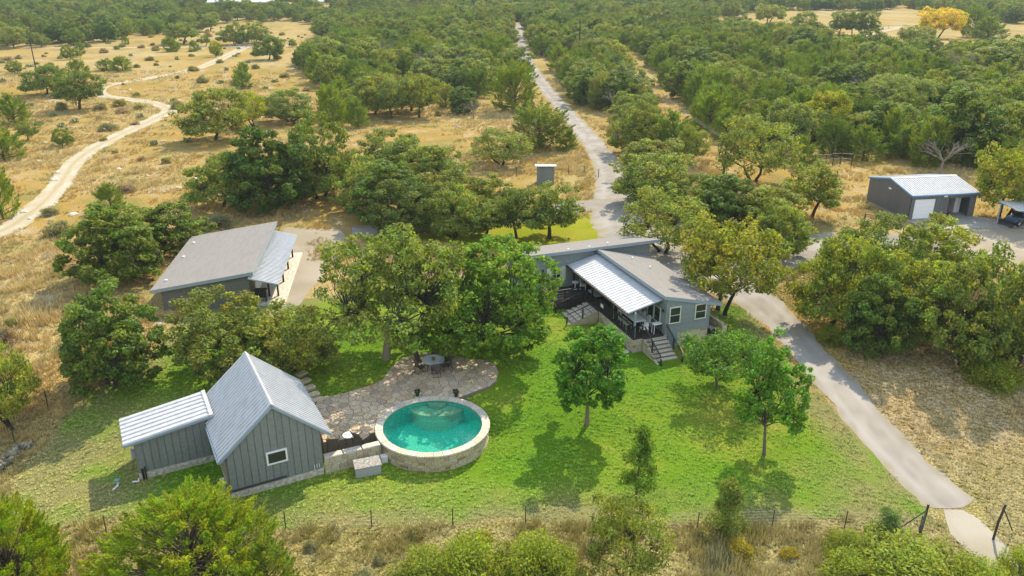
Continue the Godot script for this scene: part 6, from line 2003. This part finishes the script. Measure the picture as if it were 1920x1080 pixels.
	T("oak_small", 34.15, -87.91, 6.53, 6.81, "lone open oak in the dry yard left of the workshop", 300, "olive")
	T("juniper_c", 41.63, -113.31, 4.36, 3.97, "juniper behind the dark pipe fence above the lone open oak", 10)
	T("oak_loose", 26.09, -114.63, 5.84, 4.94, "thin oak between the drive grove and the transformer pole", 0, "olive")
	T("oak_a", 26.12, -59.7, 7.87, 6.88, "live oak at the left of the big grove right of the house drive", 0, "bright")
	T("oak_b", 32.46, -64.95, 6.93, 7.71, "live oak at the top left of the big grove right of the house drive", 80)
	T("oak_c", 38.85, -69.57, 5.57, 7.42, "live oak in front of the workshop door", 160, "bright")
	T("oak_a", 31.52, -58.16, 7.13, 7.24, "live oak in the middle of the big grove right of the house drive", 240, "bright")
	T("oak_dense", 27.63, -54.96, 6.19, 5.28, "low dark oak at the bottom of the big grove right of the house drive", 20)
	T("oak_b", 33.31, -53.37, 8.42, 7.53, "broad oak with a dark trunk at the right of the big grove", 300)
	T("oak_c", 36.71, -52.52, 7.74, 6.26, "oak on the right edge of the frame below the gravel yard", 30)
	T("oak_dense", 36.51, -55.59, 4.23, 5.33, "dark oak behind the right edge oak in the big grove", 130, "dark")
	T("bush_b", 34.1, -50.5, 2.32, 4.17, "brush under the right end of the big grove", 0, "bright")
	T("bush_b", 25.14, -57.01, 1.84, 2.51, "brush at the foot of the leftmost oak of the big grove", 0, "olive")
	T("oak_wide", 56.26, -88.33, 8.94, 8.54, "sunlit oak with a dark leaning trunk right of the workshop", 0, "bright")
	T("oak_b", 67.02, -102.05, 6.41, 6.25, "oak on the right edge behind the sunlit workshop oak", 0, "bright")
	T("bare", 58.49, -107.71, 4.98, 5.54, "bare grey dead tree behind the workshop roof", 0)
	T("oak_a", 60.84, -132.09, 6.24, 9.85, "pale silvery oak in front of the dense woodland above the workshop", 0, "grey")
	T("oak_a", 51.95, -135.27, 7.67, 8.27, "yellow topped oak in front of the dense woodland above the pipe fence", 0, "yellow")
	T("oak_dense", 65.84, -117.34, 10.06, 11.83, "large dark oak in the woodland behind the bare tree", 0)
	T("oak_a", 73.33, -117.34, 8.55, 9.46, "dark oak on the right edge of the woodland", 0)
	T("juniper_b", 52.17, -118.04, 4.98, 5.23, "juniper at the front of the woodland right of the pipe fence", 0)
	T("juniper_a", 48.63, -120.92, 5.48, 5.67, "dark juniper at the front of the woodland above the pipe fence", 0, "dark")
	T("juniper_b", 58.19, -118.75, 4.77, 5.74, "juniper at the front of the woodland left of the bare tree", 100)
	T("oak_wide", 171.04, -338.11, 12.98, 18.05, "bright golden yellow tree in the far right field", 0, "gold")
	T("oak_wide", 140.64, -293.38, 7.3, 11.22, "low spreading oak left of the golden tree in the far field", 40)
	T("oak_small", 135.37, -348.37, 10.05, 8.41, "upright dark tree of a far field row, leftmost", 0, "dark")
	T("oak_small", 138.74, -342.89, 10.31, 8.71, "upright dark tree of a far field row, in the middle", 90, "dark")
	T("oak_small", 141.66, -336.71, 10.93, 9.84, "upright dark tree of a far field row, rightmost", 180, "dark")
	T("oak_a", 124.35, -361.87, 9.12, 11.47, "round grey green oak at the left of the far right field", 0, "grey")
	T("oak_wide", 121.44, -400.58, 10.02, 15.18, "dark oak with a thick trunk at the edge of the far right field", 0)
	T("juniper_a", 188.72, -343.47, 11.96, 13.09, "green juniper right of the golden tree", 0)
	T("juniper_b", 181.78, -321.09, 8.53, 12.26, "low juniper to the right below the golden tree", 0)
	T("oak_a", 130.48, -217.3, 9.14, 18.24, "wide pale oak on the right edge below the golden tree", 0, "grey")

	# grey brush and prickly pear dotted over the left field
	rng.seed = 77
	var track := []
	var area := PackedVector2Array([Vector2(-39.41, -55.87), Vector2(-36.98, -59.86), Vector2(-43.74, -76.92), Vector2(-40.39, -93.35), Vector2(-35.8, -96.91), Vector2(-50.25, -120.91), Vector2(-55.02, -124.68), Vector2(-43.36, -133.01), Vector2(-24.79, -133.07), Vector2(-9.8, -148.37), Vector2(-7.83, -200.92), Vector2(-40.15, -181.04), Vector2(-81.73, -358.25), Vector2(-148.22, -404.22), Vector2(-154.46, -291.57), Vector2(-156.34, -253.93)])
	var where := scatter(area, 3.8, 210)
	var span := Rect2(area[0], Vector2.ZERO)
	for q in area: span = span.expand(q)
	for k in where.size():
		var p := where[k]
		var spot := ", " + place_words(p, span) + " of the field"
		if rng.randf() < 0.09:
			var h := rng.randf_range(2.2, 4.4)
			T(["oak_small", "juniper_c", "oak_c"][rng.randi() % 3], p.x, p.y, h, h * rng.randf_range(0.9, 1.2), "small lone green tree in the dry left field" + spot, rng.randf() * 360, "", "small trees in the left field")
		elif rng.randf() < 0.28: T("cactus", p.x, p.y, 0.8 * rng.randf_range(0.8, 1.3), 1.6 * rng.randf_range(0.8, 1.5), "clump of grey green prickly pear" + spot, rng.randf() * 360, "", "prickly pear in the left field")
		else:
			var w := rng.randf_range(0.9, 3.6)
			var tint: String = ["grey", "grey", "twig", "olive", ""][rng.randi() % 5]
			T("bush_a", p.x, p.y, w * rng.randf_range(0.45, 0.7), w, ("large " if w > 2.6 else "small " if w < 1.6 else "") + "%s shrub in the dry left grass%s" % [{"grey": "grey green", "twig": "bare greyish", "olive": "olive green", "": "green"}[tint], spot], rng.randf() * 360, tint, "%s shrubs in the left field" % {"grey": "grey green", "twig": "bare greyish", "olive": "olive green", "": "green"}[tint])
	var verge := PackedVector2Array([Vector2(-13.56, -34.62), Vector2(20.71, -34.2), Vector2(19.11, -30.69), Vector2(-12.4, -30.69)])
	for p in scatter(verge, 1.7, 16):
		var w := rng.randf_range(0.8, 1.7)
		T("bush_a", p.x, p.y, w * 0.6, w, "low olive weed clump in the rough grass below the wire fence", rng.randf() * 360, ["olive", "yellow", "grey"][rng.randi() % 3], "weed clumps below the wire fence")

func build_woods() -> void:
	rng.seed = 99
	var drive := []
	for p: Vector3 in smooth_line([Vector3(3.17, -385.7, 5), Vector3(3.02, -316.28, 5), Vector3(4.05, -252.54, 5), Vector3(7.11, -211.15, 5), Vector3(9.45, -180.95, 5), Vector3(11.2, -154.6, 5), Vector3(12.6, -135.41, 5)], 3.0): drive.append(p)
	for p: Vector3 in smooth_line([Vector3(34.11, -266.61, 6), Vector3(33.65, -221.65, 6), Vector3(31.24, -176.97, 5), Vector3(29.35, -145.54, 5), Vector3(27.13, -122.79, 4)], 3.0): drive.append(p)
	var taken := []
	for n in get_children():
		if n is Node3D and n.has_meta("category") and n.get_meta("category") == "tree": taken.append(Vector3(n.position.x, n.position.z, 3.6))
	var clear := [drive, taken]
	var regions := [
		["left of the drive", PackedVector2Array([Vector2(-35.01, -166.9), Vector2(-30.86, -181.98), Vector2(-26.82, -207.08), Vector2(-9.2, -175.91), Vector2(-3.76, -192.81), Vector2(5.92, -229.64), Vector2(3.9, -306.36), Vector2(3.07, -405.51), Vector2(-98.99, -435.95), Vector2(-81.73, -358.25), Vector2(-51.33, -250.11), Vector2(-60.02, -233.42)]), 5.0],
		["right of the drive", PackedVector2Array([Vector2(6.37, -404.3), Vector2(44.7, -382.61), Vector2(35.81, -266.55), Vector2(31.49, -185.67), Vector2(26.62, -128.76), Vector2(23.66, -117.35), Vector2(20.24, -132.21), Vector2(17.66, -157.91), Vector2(13.71, -211.67), Vector2(7.07, -276.43)]), 4.3],
		["above the workshop", PackedVector2Array([Vector2(42.61, -304.19), Vector2(51.52, -370.42), Vector2(88.95, -380.26), Vector2(93.02, -332.81), Vector2(106.35, -277.58), Vector2(123.17, -252.82), Vector2(139.17, -243.53), Vector2(165.33, -250.29), Vector2(77.05, -110.76), Vector2(67.83, -107.71), Vector2(61.66, -111.39), Vector2(53.62, -117.35), Vector2(42.58, -117.35), Vector2(33.64, -133.08), Vector2(34.25, -157.74), Vector2(38.68, -221.74)]), 4.7],
		["at the top left", PackedVector2Array([Vector2(-185.9, -285.42), Vector2(-159.77, -294.64), Vector2(-150.35, -310.7), Vector2(-143.31, -420.27), Vector2(-142.39, -434.14), Vector2(-98.18, -420.2), Vector2(-112.66, -498.5), Vector2(-336.69, -525.83)]), 7.0],
		["beyond the left field", PackedVector2Array([Vector2(-35.19, -148.03), Vector2(-32.66, -185.68), Vector2(-23.83, -182.67), Vector2(-6.23, -157.71), Vector2(-7.7, -145.56), Vector2(-16.58, -157.49), Vector2(-23.76, -137.72), Vector2(-29.24, -137.69)]), 7.0]]
	var all := []
	for r in regions:
		for p: Vector2 in scatter(r[1], r[2], 900, clear):
			if noise_b.get_noise_2d(p.x * 3.0, p.y * 3.0) > -0.42: all.append([p, r[0]])
	all.sort_custom(func(a, b): return a[0].y > b[0].y)
	var oaks := 0; var junipers := 0
	var spans := {}
	for r in regions:
		var b := Rect2(r[1][0], Vector2.ZERO)
		for q in r[1]: b = b.expand(q)
		spans[r[0]] = b
	var far := {}
	var tints := []
	for e in all:
		var p: Vector2 = e[0]
		var part: String = e[1]
		var patch := noise.get_noise_2d(p.x * 2.2 + 30, p.y * 2.2)
		var is_oak := rng.randf() < (0.52 if part != "at the top left" else 0.7) + patch * 1.4
		var h := rng.randf_range(3.8, 8.0) * (1.0 if is_oak else 0.92)
		var turn := rng.randf() * 360
		var size: String = "low " if h < 4.6 else "tall " if h > 6.3 else ""
		var where: String = place_words(p, spans[part]) + " of the woodland " + part
		if is_oak and oaks < 230:
			oaks += 1
			var tint: String = ["grey", "olive", "", "grey", "tawny", "dark"][rng.randi() % 6]
			if rng.randf() < 0.05:
				T("bare", p.x, p.y, h * 0.85, h * 0.8, size + "bare grey tree, " + where, turn, "", "bare trees in the woodland " + part)
				continue
			T(["oak_a", "oak_b", "oak_c", "oak_dense"][rng.randi() % 4], p.x, p.y, h, h * rng.randf_range(1.05, 1.45), size + "%s live oak, %s" % [{"grey": "silvery green", "olive": "olive green", "": "green", "tawny": "tawny green", "dark": "dark green"}[tint], where], turn, tint, "live oaks in the woodland " + part)
		elif not is_oak and junipers < 270:
			junipers += 1
			var tint: String = ["", "", "bright", "olive", "dark", "twig" if rng.randf() < 0.4 else ""][rng.randi() % 6]
			T(["juniper_a", "juniper_b", "juniper_c"][rng.randi() % 3], p.x, p.y, h, h * rng.randf_range(0.85, 1.15), size + "%s juniper, %s" % [{"": "deep green", "bright": "bright green", "olive": "olive green", "dark": "dark green", "twig": "grey half bare"}[tint], where], turn, tint, "junipers in the woodland " + part)
		else:
			var key: String = (["oak_a", "oak_b", "oak_dense"] if is_oak else ["juniper_a", "juniper_b", "juniper_c"])[rng.randi() % 3]
			plant_far(far, key, p, h, turn)
	# the country beyond, out to the skyline
	var belt := PackedVector2Array([Vector2(-400.22, -434.82), Vector2(-246.51, -434.88), Vector2(-218.53, -456.96), Vector2(-201.28, -553.34), Vector2(-210.92, -636.32), Vector2(-126.97, -596.83), Vector2(-87.91, -435.55), Vector2(0, -395.1), Vector2(11.02, -437.24), Vector2(42.08, -392.28), Vector2(82.37, -383.41), Vector2(148.22, -513.29), Vector2(216.51, -506.97), Vector2(261.98, -572.76), Vector2(240.29, -423.31), Vector2(295.08, -300.93), Vector2(1242.46, -1031.01), Vector2(-1246.78, -1079.1)])
	var gaps := [[Vector3(0, 0, 0)]]
	for p: Vector2 in scatter(belt, 8.0, 9000, [taken]):
		if p.y > -560 and absf(p.x + 175) < 42 and p.y < -540: continue
		if noise.get_noise_2d(p.x * 0.5, p.y * 0.5) < -0.28: continue
		var is_oak := rng.randf() < 0.65
		plant_far(far, (["oak_a", "oak_b", "oak_dense"] if is_oak else ["juniper_a", "juniper_b", "juniper_c"])[rng.randi() % 3], p, rng.randf_range(5.5, 9.0), rng.randf() * 360)
	var belt2 := PackedVector2Array([Vector2(-900, -1250), Vector2(900, -1250), Vector2(1500, -2300), Vector2(-1500, -2300)])
	for p: Vector2 in scatter(belt2, 14.0, 9000):
		plant_far(far, ["oak_a", "oak_dense", "oak_b"][rng.randi() % 3], p, rng.randf_range(7.0, 11.0), rng.randf() * 360)
	for key: String in far:
		var parts: Array = trees[key][0]
		for k in 2:
			multi("distant_woodland", parts[1 - k], far[key][0], far[key][1] if k == 0 else far[key][2], "far off woodland of oak and juniper stretching to the skyline" if k == 0 else "trunks of the far off woodland", "woodland")

func place_words(p: Vector2, b: Rect2) -> String:   # where in its wood a tree stands, as seen from the yard
	var deep := (b.end.y - p.y) / b.size.y
	var side := p.x / -p.y
	var lo := minf(b.position.x / -b.end.y, b.position.x / -b.position.y); var hi := maxf(b.end.x / -b.end.y, b.end.x / -b.position.y)
	lo = maxf(lo, -0.66); hi = minf(hi, 0.66)
	var e := (side - lo) / (hi - lo)
	return ["front", "middle", "rear", "back"][clampi(int(deep * 4.0), 0, 3)] + " " + ["left end", "left", "centre", "right", "right end"][clampi(int(e * 5.0), 0, 4)] 

func plant_far(far: Dictionary, key: String, p: Vector2, h: float, turn: float) -> void:
	if not far.has(key): far[key] = [[], [], []]
	var k: Array = trees[key]
	var w := h * rng.randf_range(1.0, 1.4)
	far[key][0].append(Transform3D(Basis(Vector3.UP, deg_to_rad(turn)) * Basis.from_scale(Vector3(w / k[2], h / k[1], w / k[2])), on_land(p)))
	var g := rng.randf_range(0.8, 1.15)
	far[key][1].append(Color(g * rng.randf_range(0.9, 1.2), g, g * rng.randf_range(0.9, 1.5)))
	far[key][2].append(Color.WHITE)

func build_grass() -> void:
	rng.seed = 41
	var tuft := func(blades: int, h: float, spread: float, wide: float) -> ArrayMesh:
		var s := Shape.new()
		for k in blades:
			var a := rng.randf() * TAU
			var b := Vector3(cos(a), 0, sin(a)) * spread * sqrt(rng.randf())
			var tip := b + Vector3(cos(a) * spread * rng.randf_range(0.3, 1.0), h * rng.randf_range(0.6, 1.2), sin(a) * spread * rng.randf_range(0.3, 1.0))
			var side := Vector3(-sin(a), 0, cos(a)) * wide
			s.col = Color.WHITE * rng.randf_range(0.75, 1.2)
			s.tri(b - side, b + side, tip)
		return s.mesh(mat("grass", 1, 1, 1, 0.9))
	var dry: ArrayMesh = tuft.call(16, 0.42, 0.2, 0.022)
	var short: ArrayMesh = tuft.call(12, 0.075, 0.11, 0.018)
	mat("grass").backlight_enabled = true
	mat("grass").backlight = Color(0.4, 0.4, 0.2)
	var where := []; var tint := []
	var where2 := []; var tint2 := []
	var keep := lawn_edge
	for k in 190000:
		var z := -24.0 - 190.0 * pow(rng.randf(), 1.35)
		var x := rng.randf_range(-1, 1) * (-z * 0.8 + 22.0)
		var p := Vector2(x, z)
		var n := noise_b.get_noise_2d(x * 18.0, z * 18.0) + noise.get_noise_2d(x * 3.0, z * 3.0)
		if n < -0.22 or (p.x > 20 and p.y > -74 and n < 0.25): continue
		if off_limits(p): continue
		if Geometry2D.is_point_in_polygon(p, keep):
			continue
		var c := dry_colour(p) * rng.randf_range(0.8, 1.15)
		c.a = 1.0
		where.append(Transform3D(Basis(Vector3.UP, rng.randf() * TAU).scaled(Vector3.ONE * rng.randf_range(0.5, 1.3) * (0.7 + n)), on_land(p)))
		tint.append(c)
	var box := Rect2(keep[0], Vector2.ZERO)
	for p in keep: box = box.expand(p)
	for k in 80000:
		var p := box.position + Vector2(rng.randf(), rng.randf()) * box.size
		if not Geometry2D.is_point_in_polygon(p, keep) or off_limits(p): continue
		var n := noise_b.get_noise_2d(p.x * 30.0, p.y * 30.0)
		if n < -0.1 and rng.randf() < 0.6: continue
		var c := lawn_colour(p) * rng.randf_range(1.0, 1.3)
		c.a = 1.0
		where2.append(Transform3D(Basis(Vector3.UP, rng.randf() * TAU).scaled(Vector3.ONE * rng.randf_range(0.5, 1.1)), on_land(p, 0.03)))
		tint2.append(c)
	var where3 := []; var tint3 := []
	for k in 130000:
		var p := Vector2(rng.randf_range(-34, 42), rng.randf_range(-72, -27))
		if off_limits(p) or Geometry2D.is_point_in_polygon(p, keep) or absf(p.x) > -p.y * 0.7 + 3.0: continue
		var c := dry_colour(p) * rng.randf_range(0.75, 1.2)
		c.a = 1.0
		where3.append(Transform3D(Basis(Vector3.UP, rng.randf() * TAU).scaled(Vector3.ONE * rng.randf_range(0.6, 1.5)), on_land(p)))
		tint3.append(c)
	multi("short_dry_grass", short, where3, tint3, "short dry grass over the bare earth round the lawn", "grass")
	multi("dry_grass", dry, where, tint, "tufted dry golden grass over the fields", "grass")
	multi("lawn_grass", short, where2, tint2, "short grass blades of the mown lawn", "grass")

var kept_clear := []

func off_limits(p: Vector2) -> bool:   # no grass on roads, floors and in water
	if kept_clear.is_empty():
		for r in [[Vector3(3.17, -385.7, 4.6), Vector3(4.05, -252.54, 4.6), Vector3(9.45, -180.95, 4), Vector3(12.6, -135.41, 4), Vector3(13.69, -110.76, 4.6), Vector3(13.04, -100.72, 5), Vector3(12.23, -91.11, 6), Vector3(12.54, -83.95, 7), Vector3(14.63, -75.63, 7), Vector3(17.04, -70.61, 6.4), Vector3(19.75, -67.39, 5.4), Vector3(21.6, -63.69, 4.2), Vector3(22.52, -57.97, 3.4), Vector3(22.79, -51.69, 3.3), Vector3(23.15, -45.83, 3.3), Vector3(23.79, -40.98, 3.4), Vector3(24.45, -37.06, 3.5)], [Vector3(13.14, -93.35, 5.5), Vector3(10.28, -93.58, 4.6), Vector3(6.31, -91.77, 4), Vector3(0, -88.33, 4), Vector3(-5.95, -85.89, 4), Vector3(-11.71, -84.34, 4.2), Vector3(-17.29, -82.83, 5)], [Vector3(19.84, -67.74, 6), Vector3(24.99, -73.78, 6.5), Vector3(29.38, -77.57, 6.5), Vector3(34.64, -79.95, 6), Vector3(39.99, -79.43, 6), Vector3(45.49, -78.24, 6)], [Vector3(24.39, -36.59, 1.4), Vector3(24.35, -35.72, 2), Vector3(24.35, -34.62, 2.4), Vector3(24.45, -33.37, 2.2), Vector3(24.56, -32.1, 1.8)], [Vector3(-56.08, -80.3, 3), Vector3(-55.38, -84.91, 3), Vector3(-56.73, -93.35, 3), Vector3(-59.61, -103.42, 3), Vector3(-63.8, -115.63, 3), Vector3(-65.78, -126.25, 3), Vector3(-66.53, -139.37, 3), Vector3(-66.98, -154.15, 3), Vector3(-67.97, -161.27, 3), Vector3(-73.91, -168.54, 3), Vector3(-81.5, -173.28, 3), Vector3(-88.11, -176.81, 3), Vector3(-92.33, -183.32, 3)]]:
			var line := smooth_line(r, 1.6)
			for q: Vector3 in line: kept_clear.append(q)
		kept_clear.append(Vector3(-4.98, -43.6, 7.4))
		for q in [Vector3(-6, -50, 6), Vector3(-8.5, -46.5, 6), Vector3(-3.5, -50.5, 5), Vector3(-10, -44, 4.6), Vector3(-2, -50, 4)]: kept_clear.append(q)
		for q in [Vector3(-14.8, -42, 5.6), Vector3(-17.6, -45, 4), Vector3(13.5, -59, 8), Vector3(10.5, -57, 7), Vector3(11.5, -54, 3), Vector3(-26, -68, 14), Vector3(-19.8, -68, 9), Vector3(-16.5, -67, 9), Vector3(48, -86, 12), Vector3(52, -82, 9), Vector3(44, -80, 9), Vector3(47, -77, 9), Vector3(55, -77, 9), Vector3(4, -83, 9), Vector3(8, -84, 8), Vector3(0.5, -81, 9), Vector3(-4, -82, 9), Vector3(5, -79, 8)]: kept_clear.append(q)
		# sort into cells so that the test is quick
		for q: Vector3 in kept_clear:
			var r := q.z / 2
			for i in range(int(floorf((q.x - r) / 4)), int(floorf((q.x + r) / 4)) + 1):
				for j in range(int(floorf((q.y - r) / 4)), int(floorf((q.y + r) / 4)) + 1):
					clear_cells[Vector2i(i, j)] = clear_cells.get(Vector2i(i, j), []) + [q]
	for q: Vector3 in clear_cells.get(Vector2i((p / 4).floor()), []):
		if Vector2(q.x, q.y).distance_to(p) < q.z / 2: return true
	return false

var clear_cells := {}
